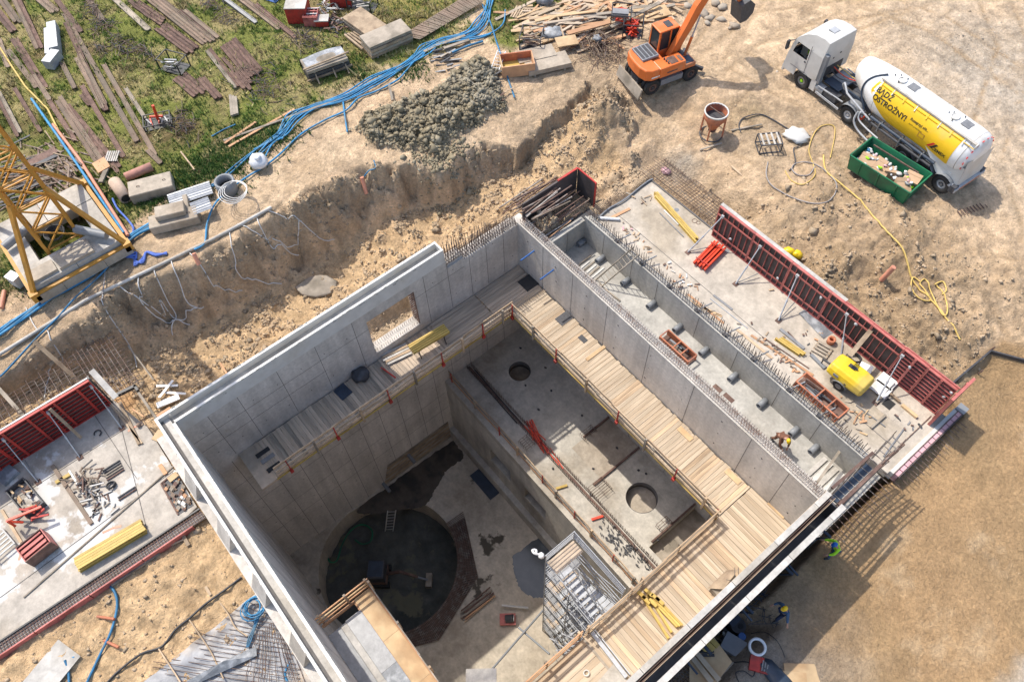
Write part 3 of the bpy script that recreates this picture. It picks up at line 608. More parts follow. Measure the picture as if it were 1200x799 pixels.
b.box(cur,XE+.5,11.5,12.0,ZF,ZP-.6).box(XW,-9.5,11.12,11.5,ZF,-18.7); b.build('front_wall', 'pitwall', pl, world=True)
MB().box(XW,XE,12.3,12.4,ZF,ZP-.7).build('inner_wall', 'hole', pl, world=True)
for m_ in (m1,m2):
    rr_ = .72 if m_ is m1 else .95; MB().ring((m_[0],m_[1],ZP-.58),(0,0,1),rr_*.96,rr_*.985,.60,32).build('manhole_rim', 'joint', pl, world=True)
# slot with two rows of starter bars down the platform
r = MB(); A = P(553,415,ZP+.15); B = P(731,664,ZP+.15); yS = (A[1]*0+12.95)
sy0 = 13.15
x = -22.0
while x < -4.6:
    for y in (sy0, sy0+.32): r.cyl((x,y,ZP),(x+random.uniform(-.03,.03),y+random.uniform(-.02,.02),ZP+.55),.016,4)
    x += .17
for y in (sy0,sy0+.32):
    for z_ in (.12,.34): r.cyl((-22.1,y,ZP+z_),(-4.5,y,ZP+z_),.014,4)
r.build('starter_bars', 'rebar', pl, world=True, stuff=True)
MB().box(-22.1,-4.5,sy0+.08,sy0+.24,ZP,ZP+.03).build('slot', 'rust', pl, world=True)
for (px,py,lx,ly) in ((703,573,.95,.55),(690,508,.6,.45),(779,615,.6,.4),(618,520,.9,.3)):
    q_ = P(px,py,ZP+.2); r = MB(); k = 0
    while k < lx:
        r.tube([(q_[0]-lx/2+k,q_[1]-ly,ZP),(q_[0]-lx/2+k,q_[1]-ly,ZP+.35),(q_[0]-lx/2+k,q_[1]+ly,ZP+.35),(q_[0]-lx/2+k,q_[1]+ly,ZP)],.014,4); k += .15
    for y in (-ly,0,ly): r.cyl((q_[0]-lx/2,q_[1]+y,ZP+.35),(q_[0]+lx/2,q_[1]+y,ZP+.35),.013,4)
    tag(r.build('rebar_cage', 'rebar', pl, world=True), kind='stuff')
for x,y in ((-13.75,15.6),(-11.1,14.0),(-6.5,14.2)): MB().box(x,x+.1,y,17.7,ZP,ZP+.15).build('upstand', 'rust', pl, world=True)
for (px,py) in [(646,458),(682,487),(631,480),(723,525),(695,549),(748,551),(757,555),(648,549),(692,580),(616,452),(639,431),(610,408),(771,633),(793,652)]:
    q_ = P(px,py,ZP); MB().blob((q_[0],q_[1],ZP+.04),(.09,.07,.05),px,.3,6,4).build('fixing_stub', 'dark', pl, world=True)
# beyond the seam: wall under the south east end
tag(MB().box(XE+.02,-.75,-3,17.9,ZF,-2.9).build('end_wall_base', 'pitwall'), kind='structure')
# ---- slabs outside
def sheetslab(name, poly, z0, z1, mat): return tag(MB().prism(poly, z0, z1).build(name, mat), kind='structure')
sheetslab('concrete_slab', [(-19.85,21.2),(-19.85,25.6),(-.42,25.6),(-.42,21.2)], -2.35, -1.9, 'slab')
MB()
tag(MB().box(-19.6,-.9,22.45,22.48,-1.9,-1.893).build('slab_joint', 'joint'), kind='structure')
tag(MB().box(-19.9,-19.83,21.2,25.65,-2.3,-1.84).box(-19.9,-15,25.6,25.68,-2.3,-1.84).build('slab_edge_strip', 'joint'), kind='structure')
sheetslab('old_slab', [(-28.3,-4.55),(-28.3,-24),(-19.0,-24),(-19.0,-4.1),(-19.1,-3.55),(-24.2,-3.5)], -2.35, -1.9, 'slabl')
jp = MB()
def strip(mb, a, b, w, z): mb.bar((a[0],a[1],z),(b[0],b[1],z),w,.008); return mb
for a, b in (((0,596),(150,500)),((0,700),(208,548)),((137,480),(172,620)),((100,470),(160,560))): strip(jp, P(*a,-1.9), P(*b,-1.9), .03, -1.893)
tag(jp.build('slab_joint', 'joint'), kind='structure')
# ------------------------------------------------------------------ walkway decks
BM = {k: boxmesh('board_'+k, k) for k in ('board','boardg','plank','plankg','ply','plankr')}
def boards(parent, mat, x0, x1, y0, y1, z, along, wd=.222, th=.045, jag=.05, skip=0., var=.012, alt=None, name='board'):
    lo, hi = (y0, y1) if along == 'x' else (x0, x1); p = lo; base = Vector(parent.location)
    while p < hi-.03:
        w_ = min(wd, hi-p); a0 = (x0 if along == 'x' else y0)+random.uniform(0,jag); a1 = (x1 if along == 'x' else y1)-random.uniform(0,jag)
        if random.random() >= skip:
            m_ = mat if not alt or random.random() > .12 else alt; zz = z-th/2+random.uniform(-var,var)
            c = ((a0+a1)/2, p+w_/2, zz) if along == 'x' else (p+w_/2, (a0+a1)/2, zz)
            L = a1-a0; sc = (L, w_-.014, th) if along == 'x' else (w_-.014, L, th)
            unit_piece(name, None, BM[m_], parent, Vector(c)-base, (0,0,random.uniform(-.004,.004)), sc)
        p += w_
dk = thing('board_walkway', 'pale sunlit board walkway between the pit rail and the tall wall with hooped bars', 'walkway', (-13, 16.4, ZD), group=None)
boards(dk, 'board', -20.2, -4.3, 15.2, 17.69, ZD, 'y', skip=.0, jag=.09, alt='plank')
b = MB()
for y in (15.35, 16.4, 17.3): b.box(-22.2,-4.3,y-.05,y+.05,ZD-.27,ZD-.06)
b.build('joist', 'plankg', dk, world=True)
MB().box(-19.8,-4.2,15.15,15.21,ZD-.10,ZD-.02).build('edge_beam', 'beamy', dk, world=True)
for (px,py,sx,sy) in ((661,373,.62,.85),(683,397,.5,.3),(800,440,.3,.2)):
    q_ = P(px,py,ZD+.02); MB().box(q_[0]-sx/2,q_[0]+sx/2,q_[1]-sy/2,q_[1]+sy/2,ZD+.0,ZD+.03).build('cover_plate', 'dark', dk, world=True)
for (px,py,sx,sy) in ((803,508,.9,.3),(859,558,.9,.3),(911,596,1.0,.35),(700,412,.2,1.6)):
    q_ = P(px,py,ZD+.04); MB().box(q_[0]-sx/2,q_[0]+sx/2,q_[1]-sy/2,q_[1]+sy/2,ZD+.012,ZD+.045).build('loose_board', 'ply', dk, world=True)
dn = thing('board_walkway', 'shaded grey board walkway along the foot of the gutter wall', 'walkway', (-21, 6, ZD))
boards(dn, 'boardg', -22.22, -19.8, -.05, 11.2, ZD, 'x', wd=.215, alt='plankg')
boards(dn, 'boardg', -22.22, -20.2, 11.2, 14.4, ZD+.002, 'y', wd=.215); boards(dn, 'boardg', -22.22, -20.2, 14.41, 17.69, ZD+.001, 'y', wd=.215)
boards(dn, 'boardg', -20.2, -19.8, 11.2, 15.2, ZD, 'y', wd=.2)
b = MB()
for x in (-22.1,-21,-19.95): b.box(x-.05,x+.05,-.1,15.15 if x > -20 else 17.6,ZD-.27,ZD-.06)
b.build('joist', 'plankg', dn, world=True)
MB().box(-19.8,-19.74,-.1,15.2,ZD-.10,ZD-.02).build('edge_beam', 'beamy', dn, world=True)
MB().box(-22.2,-19.8,-.13,-.05,ZD-.3,ZD).build('end_beam', 'boardg', dn, world=True)
q_ = P(620,331,ZD); MB().box(q_[0]-.45,q_[0]+.45,q_[1]-.5,q_[1]+.5,ZD+.015,ZD+.04).build('cover_plate', 'black', dn, world=True)
for i,(px,py) in enumerate(((308,530),(314,537),(321,547))):
    q_ = P(px,py,ZD); MB().box(q_[0]-.12,q_[0]+.12,q_[1]-.38,q_[1]+.38,ZD-.02,ZD+.03).build('slot_frame', 'galvd' if i == 1 else 'hole', dn, world=True)
MB().box(-22.25,-19.8,-.95,-.13,ZD-.25,ZD-.06).build('end_ledge', 'boardg', dn, world=True)
de = thing('board_walkway', 'pale board walkway of boards laid lengthwise beside the tall double form, barred by railing shadows', 'walkway', (-3, 10, ZD))
boards(de, 'board', -4.28, -1.46, 6.6, 17.69, ZD, 'x', jag=.04, alt='plank', wd=.232)
boards(de, 'board', -4.28, -1.46, 2.6, 6.55, ZD-.003, 'y', jag=.02, alt='plank', wd=.30)
MB().box(-4.28,-1.46,6.5,6.62,ZD-.2,ZD+.01).box(-4.25,-4.15,2.6,17.6,ZD-.27,ZD-.05).box(-3,-2.9,2.6,17.6,ZD-.27,ZD-.05).box(-1.7,-1.6,2.6,17.6,ZD-.27,ZD-.05).build('joist', 'plankg', de, world=True)
MB().box(-4.36,-4.28,6.6,15.2,ZD-.22,ZD-.02).build('edge_beam', 'plank', de, world=True)
def railing(name, label, a, b, z, posts, hs=(.18,.6,1.05), mats=('plank','plankg','plank'), inward=(0,0), postmat='red', bh=.17, th=.05, wood=True, cat='railing', group=None, pm=True):
    t = thing(name, label, cat, (a[0],a[1],z), group=group); A = Vector((*a,z)); B = Vector((*b,z)); d = (B-A); L = d.length; d.normalize(); off = Vector((inward[0],inward[1],0))
    for i, h_ in enumerate(hs):
        s = 0; k = 0
        while s < L-.1:
            e = min(s+random.uniform(3.2,4.4), L); zz = h_+random.uniform(-.02,.02)
            mb = MB().bar(A+d*(s-.08)+Vector((0,0,zz))+off*(k%2*.04), A+d*(e+.08)+Vector((0,0,zz+random.uniform(-.03,.03)))+off*(k%2*.04), th, bh)
            mb.build('rail', mats[i%len(mats)], t, world=True); s = e; k += 1
    for i, s in enumerate(posts):
        q = A+d*s-off*.06
        if pm and i % 2 == 0: MB().box(q.x-.03,q.x+.03,q.y-.03,q.y+.03,z-.3,z+1.1).box(q.x-.09,q.x+.09,q.y-.09,q.y+.09,z-.22,z-.02).build('post', postmat, t, world=True)
        else: MB().box(q.x-.055,q.x+.055,q.y-.055,q.y+.055,z-.25,z+1.12).build('post', 'plankg' if i%4 == 1 else 'plank', t, world=True)
    return t
RG = 'timber guard rails round the pit'
railing('guard_rail', 'shaded three board guard rail with red posts along the walkway under the gutter wall', (-19.78,.1), (-19.78,15.2), ZD, [.6,2.2,3.4,5.0,6.7,8.4,10.2,11.6,13.0,14.4,15.1], inward=(-.8,0), mats=('plank','board','plank'), group=RG)
railing('guard_rail', 'guard rail with red posts along the pit edge of the sunlit walkway', (-19.75,15.17), (-4.33,15.17), ZD, [.1,1.9,3.8,6.2,8.6,10.6,12.7,14.6,15.35], inward=(0,.8), group=RG)
railing('guard_rail', 'guard rail throwing three striped shadows over the boards near the yellow beams', (-4.33,15.1), (-4.33,6.75), ZD, [.05,2.5,4.9,5.6,8.2], inward=(.8,0), group=RG, pm=False)
railing('guard_rail', 'short guard rail at the bottom of the photo, left of the white plate', (-4.40,6.5), (-4.40,2.6), ZD, [.1,2,3.8], inward=(.8,0), group=RG, pm=False, mats=('plankr','plank','plankr'))
railing('guard_rail', 'low orange brown timber rail along the platform edge down in the pit', (-22.1,11.85), (-5.0,11.82), ZP, [.2,2.6,5.0,6.7,9.0,10.2,11.8,13.2,15.0,16.6], hs=(.25,.62,.98), mats=('plankr','plankg','plank'), inward=(0,.6), group=RG, bh=.11)
# deck at the bottom with the ply and sheet panels
db = thing('small_deck', 'small deck of plywood and grey sheet panels at the bottom of the photo', 'walkway', (-8, -1, ZD))
for i, x in enumerate(np.arange(-12.3,-2.5,2.4)): MB().box(x+.006,x+2.394,-.42,.42,ZD-.03,ZD).build('ply_panel', 'ply', db, world=True)
for i, x in enumerate(np.arange(-11.75,-2.5,2.9)): MB().box(x+.006,x+2.894,-1.25,-.435,ZD-.03,ZD+.004).build('sheet_panel', 'tarp' if i else 'galvd', db, world=True)
for i, x in enumerate(np.arange(-11.7,-2.5,3.1)): MB().box(x+.006,x+3.094,-1.55,-1.26,ZD-.03,ZD+.03).build('white_strip', 'rim', db, world=True)
for x in np.arange(-11.7,-2.5,3.0): MB().box(x+.005,x+2.995,-2.22,-1.565,ZD-.04,ZD-.004).build('steel_panel', 'galvd', db, world=True)
MB().box(-12.3,-2.5,.42,.5,ZD-.25,ZD+.02).box(-12.3,-12.2,-2.2,.42,ZD-.25,ZD-.035).box(-12.2,-2.5,-.5,-.4,ZD-.25,ZD-.04).build('joist', 'plankr', db, world=True)
railing('guard_rail', 'three slim timber rails at the end of the small plywood deck over the shaft', (-12.35,-2.15), (-12.35,.5), ZD, [.1,1.5,2.6], inward=(.6,0), mats=('plankr','ply','plankr'), group=RG, pm=False, bh=.12)
railing('guard_rail', 'single toe board rail along the open side of the small plywood deck', (-12.3,.5), (-2.6,.5), ZD, [.1,2.4,4.8,7.2,9.5], hs=(.12,1.0), mats=('plankr','plankg'), inward=(0,-.6), group=RG, pm=False, bh=.08)
# ------------------------------------------------------------------ double sided form of the wall being cast (right)
ZT = 1.6
fw = thing('wall_form', 'tall double sided wall form, two pale capping planks with a dark gap between', 'formwork', (-1.1, 10, -3))
Y0F, Y1F = -1., 16.6
y = Y0F; i = 0
while y < Y1F-.1:
    y2 = min(y+2.4, Y1F); g = .01
    MB().box(-1.46,-1.40,y+g,y2-g,-5.6 if y > 2 else -3,ZT-.05).build('inner_panel', 'ply', fw, world=True)
    MB().box(-.72,-.66,y+g,y2-g,-3.,ZT-.05).build('outer_panel', 'plyd', fw, world=True)
    b = MB()
    for z_ in np.arange(-2.8,ZT-.05,.75): b.box(-.659,-.56,y+g,y2-g,z_-.04,z_+.04)
    for yy in (y+.05,(y+y2)/2,y2-.05): b.box(-.657,-.58,yy-.03,yy+.03,-2.9,ZT-.08)
    b.build('outer_frame', 'navy', fw, world=True)
    MB().box(-1.45,-1.22,y+g,y2-g,ZT-.05,ZT).build('capping_plank', 'rim', fw, world=True)
    MB().box(-.74,-.50,y+g,y2-g,ZT-.05,ZT+.005).build('capping_plank', 'rim', fw, world=True)
    b = MB().box(-1.17,-1.15,y,y2,ZT-.35,ZT-.02).box(-1.09,-1.07,y,y2,ZT-.40,ZT-.05)
    b.build('steel_lath', 'rust', fw, world=True)
    y = y2; i += 1
MB().box(-1.05,-1.03,Y0F,Y1F,ZT-.4,ZT+.0).build('timber_lath', 'plank', fw, world=True)
b = MB()
for y in np.arange(Y0F+.6,Y1F,2.4): MB().box(-.56,-.15,y-.05,y+.05,-.9,-.8).bar((-.55,y,-1.9),(-.18,y,-.86),.06).build('bracket', 'navy', fw, world=True)
for y in (5.8,8.3,11.4,14.2): MB().bar((-.55,y,-.9),(.0,y,-1.0),.07,.07).build('tie_rod', 'navy', fw, world=True)
MB().box(-1.15,-.75,Y0F,Y1F,-3,-.2).build('fresh_concrete', 'galvd', fw, world=True)
MB().box(-1.38,-1.2,Y1F-.04,Y1F,-3,ZT-.1).box(-1.2,-.76,Y1F-.04,Y1F,-3,ZT-.5).build('stop_end', 'galvd', fw, world=True)
rc = thing('rebar_wall', 'open cage of wall reinforcement with two rusty beams on top, at the end of the double form', 'rebar', (-1.05, 18.4, -2.6))
b = MB()
for y in np.arange(16.7,21.1,.3):
    b.cyl((-1.28,y,-4.2),(-1.28+random.uniform(-.04,.04),y+random.uniform(-.03,.03),1.3+random.uniform(-.1,.3)),.018,4).cyl((-.84,y,-3),(-.84+random.uniform(-.04,.04),y,1.3+random.uniform(-.1,.3)),.018,4)
    b.bar((-1.28,y,1.0),(-.84,y,1.0),.03)
b.build('vertical_bars', 'rebarg', rc, world=True, stuff=True)
b = MB()
for z_ in np.arange(-2.4,1.35,.27):
    for x in (-.81,):
        b.tube(spline([(x+random.uniform(-.02,.02),16.6,z_),(x+random.uniform(-.05,.05),18,z_+random.uniform(-.06,.06)),(x+random.uniform(-.05,.05),19.6,z_+random.uniform(-.06,.06)),(x+random.uniform(-.1,.1),21.15,z_+random.uniform(-.1,.1))],3),.038,4)
b.build('horizontal_bars', 'rebar', rc, world=True, stuff=True)
for (a,c) in (((-1.40,16.9,1.45),(-1.31,19.4,1.45)),((-.78,16.5,1.5),(-.78,19.2,1.45))): MB().bar(a,c,.13,.12).build('beam', 'rust', rc, world=True)
MB().box(-1.22,-.9,16.8,19.1,.9,1.0).build('spacer_board', 'navy', rc, world=True)
tag(MB().box(-1.5,-.5,16.6,21.2,-4.4,-2.45).build('wall_base', 'chan'), kind='structure')
# steel and timber form over the north corner
bf = thing('form_box', 'dark open form box with red edged steel sides at the head of the channel', 'formwork', (-21, 19.5, -2))
MB().box(-22.3,-22.2,18.1,22.0,-4,-.35).build('back_panel', 'plyd', bf, world=True)
MB().box(-22.31,-22.19,20.6,22.05,-.35,-.28).box(-22.2,-20.75,22.02,22.1,-.35,-.28).box(-20.78,-20.72,22.0,22.1,-2.4,-.3).build('steel_edge', 'red', bf, world=True)
MB().box(-22.2,-20.75,22.02,22.1,-2.4,-.35).build('side_panel', 'plyd', bf, world=True)
MB().box(-22.2,-20.16,18.28,21.95,-4.1,-2.3).build('core', 'dark', bf, world=True)
for i in range(15):
    x = -22.05+i*.11; MB().bar((x+random.uniform(-.03,.03),18.0,-2.1+random.uniform(0,.5)),(x+random.uniform(-.05,.05),20.6+random.uniform(-.6,1.2),-1.9+random.uniform(0,.5)),.05).build('bar', random.choice(('rebar','rust','galvd','plankr')), bf, world=True)
for i in range(16):
    x = -22.75+i*.11; MB().bar((x,17.9+random.uniform(-.1,.2),-.5+random.uniform(-.3,.3)),(x+random.uniform(-.2,.2),20.6+random.uniform(-.6,.4),-.45+random.uniform(-.3,.2)),.06).build('bar', random.choice(('rebar','rust','rustp','rebarg')), bf, world=True)
for i in range(8):
    x = -24.3+i*.22; MB().bar((x,18.2+random.uniform(-.3,.3),gz(x,19)+.15),(x+.1,21.6+random.uniform(-1,.3),gz(x,21)+.25),.06).build('loose_bar', random.choice(('rebar','rust','rebarg')), bf, world=True)
# ------------------------------------------------------------------ scaffold stair tower
st = thing('stair_tower', 'galvanised scaffold stair tower standing in the pit', 'scaffold', (-6.2, 8.4, ZF))
X0,X1,Y0_,Y1_ = -7.95,-4.55,7.5,9.25
for x,y in ((X0,Y0_),(X0,Y1_),(X1,Y0_),(X1,Y1_)): MB().cyl((x,y,ZF),(x,y,-4.25),.03,6).build('standard', 'galv', st, world=True)
MB().cyl((X0+1.7,Y0_,ZF),(X0+1.7,Y0_,-6.3),.03,6).cyl((X0+1.7,Y1_,ZF),(X0+1.7,Y1_,-6.3),.03,6).build('mid_standard', 'galv', st, world=True, stuff=True)
ym = (Y0_+Y1_)/2; lev = [-5.35-2*i for i in range(8)]
for k, z_ in enumerate(lev):
    b = MB()
    for dz in ((.25,.5,.75,1.0,1.08) if k == 0 else (.0,.5,1.0)):
        b.cyl((X0,Y1_,z_+dz),(X1,Y1_,z_+dz),.024,6).cyl((X0,Y0_,z_+dz),(X0,Y1_,z_+dz),.024,6)
        if k: b.cyl((X0,Y0_,z_+dz),(X1,Y0_,z_+dz),.024,6).cyl((X1,Y0_,z_+dz),(X1,Y1_,z_+dz),.024,6)
    b.cyl((X0,Y0_,z_),(X1,Y0_,z_-0),.024,6); b.build('ledger', 'galv', st, world=True, stuff=True)
    if z_-2 > ZF-.2:
        MB().cyl((X0,Y1_,z_-2),(X1,Y1_,z_),.02,5).cyl((X0,Y0_,z_),(X0,Y1_,z_-2),.02,5).build('brace', 'galv', st, world=True)
    MB().box(X0+.05,X0+.75,Y0_+.05,Y1_-.05,z_-.06,z_-.02).build('landing', 'galvd' if k%2 else 'boardg', st, world=True)
    up = k % 2 == 0; ya, yb = (Y0_+.08,ym-.06) if up else (ym+.06,Y1_-.08)
    if z_-2 > ZF-.3:
        xa, xb = (X0+.8, X1-.1) if up else (X1-.1, X0+.8)
        sf = MB(); 
        for y in (ya,yb): sf.bar((xa,y,z_-.05),(xb,y,z_-2.0),.04,.16)
        for y in (ya,yb): sf.cyl((xa,y,z_+.9),(xb,y,z_-1.1),.02,5)
        for f_ in (.25,.5,.75):
            for y in (ya,yb): sf.cyl((xa+(xb-xa)*f_,y,z_-2*f_),(xa+(xb-xa)*f_,y,z_-2*f_+.95),.018,5)
        s_ = sf.build('stair_flight', 'galv', st, world=True)
        for i in range(9):
            f_ = (i+.5)/9; x = xa+(xb-xa)*f_; zz = z_-.05-1.95*f_
            MB().box(x-.11,x+.11,ya+.03,yb-.03,zz-.02,zz+.01).build('tread', 'galv', s_, world=True)
q_ = (-8.05,7.45,-4.35)
lm = MB(); lm.blob((q_[0]-.05,q_[1]-.1,q_[2]),(.16,.16,.12),5,.05); lm.tube(spline([(q_[0]-.1,q_[1]-.1,q_[2]),(q_[0]-.3,q_[1]-.3,q_[2]+.15),(q_[0]-.5,q_[1]-.25,q_[2]),(q_[0]-.42,q_[1]-.1,q_[2]-.1),(q_[0]-.3,q_[1]-.2,q_[2]-.05)],4),.06,6)
single(lm, 'site_lamp', 'white', 'small white curled lamp clipped to the top corner of the scaffold stair tower', 'lamp')
# ------------------------------------------------------------------ things on the sunlit slab
ZS = -1.9
def V(px, py, z): return Vector(P(px, py, z))
def GV(px, py, dz=0.): return Vector(G(px, py, dz))
def form_panel(parent, x0, x1, z0, z1, kind, y=0., dirx=(1,0,0), diry=(0,1,0), org=(0,0,0), red='redp'):
    """one framed panel: ply at the back, frame and ribs in front (towards -diry)"""
    ex, ey, o = Vector(dirx), Vector(diry), Vector(org)
    def bx(mb, a0, a1, b0, b1, c0, c1):
        c = o+ex*((a0+a1)/2)+ey*((b0+b1)/2)+Vector((0,0,(c0+c1)/2)); mb.obox(c, ex*((a1-a0)/2), ey*((b1-b0)/2), (0,0,(c1-c0)/2)); return mb
    g = .008; x0 += g; x1 -= g
    fr = MB()
    for (a0,a1,c0,c1) in ((x0,x0+.05,z0,z1),(x1-.05,x1,z0,z1),(x0+.05,x1-.05,z0,z0+.06),(x0+.05,x1-.05,z1-.06,z1)): bx(fr,a0,a1,-.13,0,c0,c1)
    f = fr.build('panel', red, parent, world=True)
    bx(MB(), x0+.05, x1-.05, -.02, -.004, z0+.06, z1-.06).build('form_ply', 'plyd', f, world=True)
    if kind == 'v':
        n_ = max(2, int((x1-x0)/.33))
        for i in range(1, n_):
            a = x0+(x1-x0)*i/n_; bx(MB(), a-.014, a+.014, -.12, -.022, z0+.06, z1-.06).build('rib', red, f, world=True)
        for c in (z0+(z1-z0)*.22, z0+(z1-z0)*.78): bx(MB(), x0+.05, x1-.05, -.155, -.131, c-.05, c+.05).build('waler', red, f, world=True)
    else:
        n_ = max(3, int((z1-z0)/.24))
        for i in range(1, n_):
            c = z0+(z1-z0)*i/n_; bx(MB(), x0+.05, x1-.05, -.12, -.022, c-.015, c+.015).build('rib', red, f, world=True)
        for k in ((.27,.75) if x1-x0 > 1.6 else (.5,)):
            a = x0+(x1-x0)*k; bx(MB(), a-.055, a+.055, -.165, -.131, z0+.05, z1-.05).build('waler', red, f, world=True)
    return f
nf = thing('form_wall', 'long row of pinkish red steel form panels standing on the right edge of the sunlit slab', 'formwork', (-8, 25.35, ZS))
xs = [-14.95,-12.55,-10.15,-7.75,-5.35,-3.6]; 
for i in range(len(xs)-1): form_panel(nf, xs[i], xs[i+1], ZS, .42+(.012 if i%2 else 0), 'v', org=(0,25.42,0))
form_panel(nf, -3.6, -2.3, ZS, .45, 'h', org=(0,25.42,0)); form_panel(nf, -2.3, -.82, ZS, .42, 'h', org=(0,25.42,0))
MB().box(-15,-7.,25.42,25.62,.36,.44).build('capping_plank', 'rim', nf, world=True)
MB().box(-7.,-3.6,25.425,25.47,.36,.46).box(-3.6,-.8,25.425,25.49,.40,.49).build('top_rail', 'redp', nf, world=True)
form_panel(nf, 24.6, 26.3, ZS, .6, 'h', dirx=(0,1,0), diry=(1,0,0), org=(-.62,0,0))
for (px,py) in ((877,252),(955,352),(1068,428),(1113,458),(1105,470),(930,300),(995,385)):
    q_ = V(px,py,.1); MB().blob((q_.x,25.22,q_.z*0+random.uniform(-1.2,.2)),(.09,.06,.09),px,.3,6,4).build('clamp', 'galv', nf, world=True)
PG = 'push pull props of the forms'
def prop(name, label, foot, head, heel, mat='galv', group=PG, r=.035):
    t = thing(name, label, 'prop', foot, group=group); f, h_, e = Vector(foot), Vector(head), Vector(heel); m_ = f.lerp(h_, .45)
    MB().cyl(f+Vector((0,0,.05)), m_, r*1.25, 7).build('outer_tube', mat, t, world=True)
    MB().cyl(m_, h_, r*.85, 7).cyl(m_-(h_-f).normalized()*.06, m_+(h_-f).normalized()*.06, r*1.6, 7).build('inner_tube', mat, t, world=True)
    MB().cyl(f+Vector((0,0,.06)), e+Vector((0,0,.25)), r*.8, 6).build('lower_strut', 'galvd', t, world=True)
    MB().obox(f+Vector((0,0,.015)), (.13,0,0), (0,.13,0), (0,0,.015)).build('foot_plate', 'rust', t, world=True)
    MB().obox(h_, (.08,0,0), (0,.05,0), (0,0,.08)).build('head_plate', mat, t, world=True)
    return t
for i,(fx,fy,hx,hd,hl) in enumerate(((806,296,-14.55,.05,'prop at the far left end of the pinkish red panel row'),(862,333,-12.0,.0,'second prop from the left on the pinkish red panel row'),(912,376,-9.6,.0,'prop of the pinkish red panels, left of the grey sheet'),
        (985,420,-6.6,.0,'prop ending just above the yellow compressor'),(1026,472,-3.5,.1,'prop reaching over the two white boards beside the compressor'))):
    a = V(fx,fy,ZS); prop('form_prop', 'grey steel '+hl, tuple(a), (hx,25.2,hd), (hx+.5,25.1,ZS))
# beams, tubes and small things lying on the slab
def stick(name, label, cat, a, b, w, h, mat, z=ZS, group=None, dz=0.):
    A = V(a[0],a[1],z); B = V(b[0],b[1],z); c = (A+B)/2; ang = math.atan2(B.y-A.y,B.x-A.x); L = (B-A).length
    return single(MB().box(-L/2,L/2,-w/2,w/2,0.002,h), name, mat, label, cat, (c.x,c.y,z+dz), ang, group)
def hbeam_pack(name, label, cat, a, b, n, z, mat='beamy', rows=1, w=.1, h=.18, gap=.012, group=None, piece='beam', jag=.15):
    A = V(a[0],a[1],z); B = V(b[0],b[1],z); d = B-A; L = d.length; ang = math.atan2(d.y,d.x)
    t = thing(name, label, cat, ((A.x+B.x)/2,(A.y+B.y)/2,z), ang, group)
    for r_ in range(rows):
        for i in range(n):
            y = (i-(n-1)/2)*(w+gap); o_ = random.uniform(-jag,jag); z0 = r_*(h+.004)
            b_ = MB().box(-L/2+o_,L/2+o_,y-w/2,y+w/2,z0,z0+h*.24).box(-L/2+o_,L/2+o_,y-w*.16,y+w*.16,z0+h*.24,z0+h*.76).box(-L/2+o_,L/2+o_,y-w/2,y+w/2,z0+h*.76,z0+h)
            b_.build(piece, mat, t)
    return t
hbeam_pack('timber_beams', 'three long yellow formwork beams lying in line near the top corner of the sunlit slab', 'beams', (768,229), (816,283), 3, ZS)
stick('steel_tube', 'long thin grey tube lying left of the long yellow beams', 'tube', (773,250), (801,278), .05,.05, 'galvd')
stick('steel_tube', 'white prop tube lying beside the long yellow beams', 'tube', (778,247), (795,264), .09,.07, 'offw')
hbeam_pack('timber_beams', 'short pack of yellow beams lying left of the yellow compressor', 'beams', (912,398), (940,417), 3, ZS)
stick('steel_prop', 'pair of grey steel props lying above the short pack of yellow beams', 'prop', (914,386), (942,409), .16,.07, 'galvd')
stick('steel_prop', 'dark grey prop lying with its end at the compressor', 'prop', (950,416), (966,432), .17,.09, 'plasg')
stick('steel_prop', 'thin rusty prop lying above the dark grey prop', 'prop', (923,389), (935,402), .05,.05, 'rust')
# red bundle
t = thing('frame_bundle', 'bundle of five bright red steel frames lying near the form wall', 'steel frames', tuple(V(831,302,ZS)), math.radians(98))
for i in range(5):
    y = -.34+i*.17; b = MB().box(-.95+random.uniform(-.08,.08),.95,y-.05,y+.05,.18+(i%2)*.1,.27+(i%2)*.1).box(-.9,.9,y-.02,y+.02,.0,.17+(i%2)*.1); b.build('frame', 'redo', t)
MB().box(-.75,-.7,-.42,.42,.38,.41).box(.6,.65,-.42,.42,.38,.41).build('strap', 'red', t, stuff=True)
def clutter(name, label, cat, px, py, z, n, mats, spread, L=(.1,.5), th=.03, group=None, piece='scrap'):
    c = V(px,py,z); t = thing(name, label, cat, tuple(c), group=group)
    for i in range(n):
        a = random.uniform(0,3.14); l_ = random.uniform(*L); x, y = random.gauss(0,spread[0]), random.gauss(0,spread[1]); w_ = random.uniform(.03,.1)
        MB().obox((x,y,th+random.uniform(0,.05)), (math.cos(a)*l_/2,math.sin(a)*l_/2,random.uniform(-.01,.03)), (-math.sin(a)*w_/2,math.cos(a)*w_/2,0), (0,0,th/2)).build(piece, random.choice(mats), t)
    return t
stick('plank', 'pale reddish plank lying across the head of the sunlit slab', 'plank', (712,258), (738,245), .16,.05, 'plankr')
clutter('scrap_wood', 'curled wood scraps near the top corner of the sunlit slab', 'scrap', 752,233,ZS,7,('plankg','plank','rust'),(.25,.3),(.2,.6))
G_LONG = 'loose planks along the slab joint'
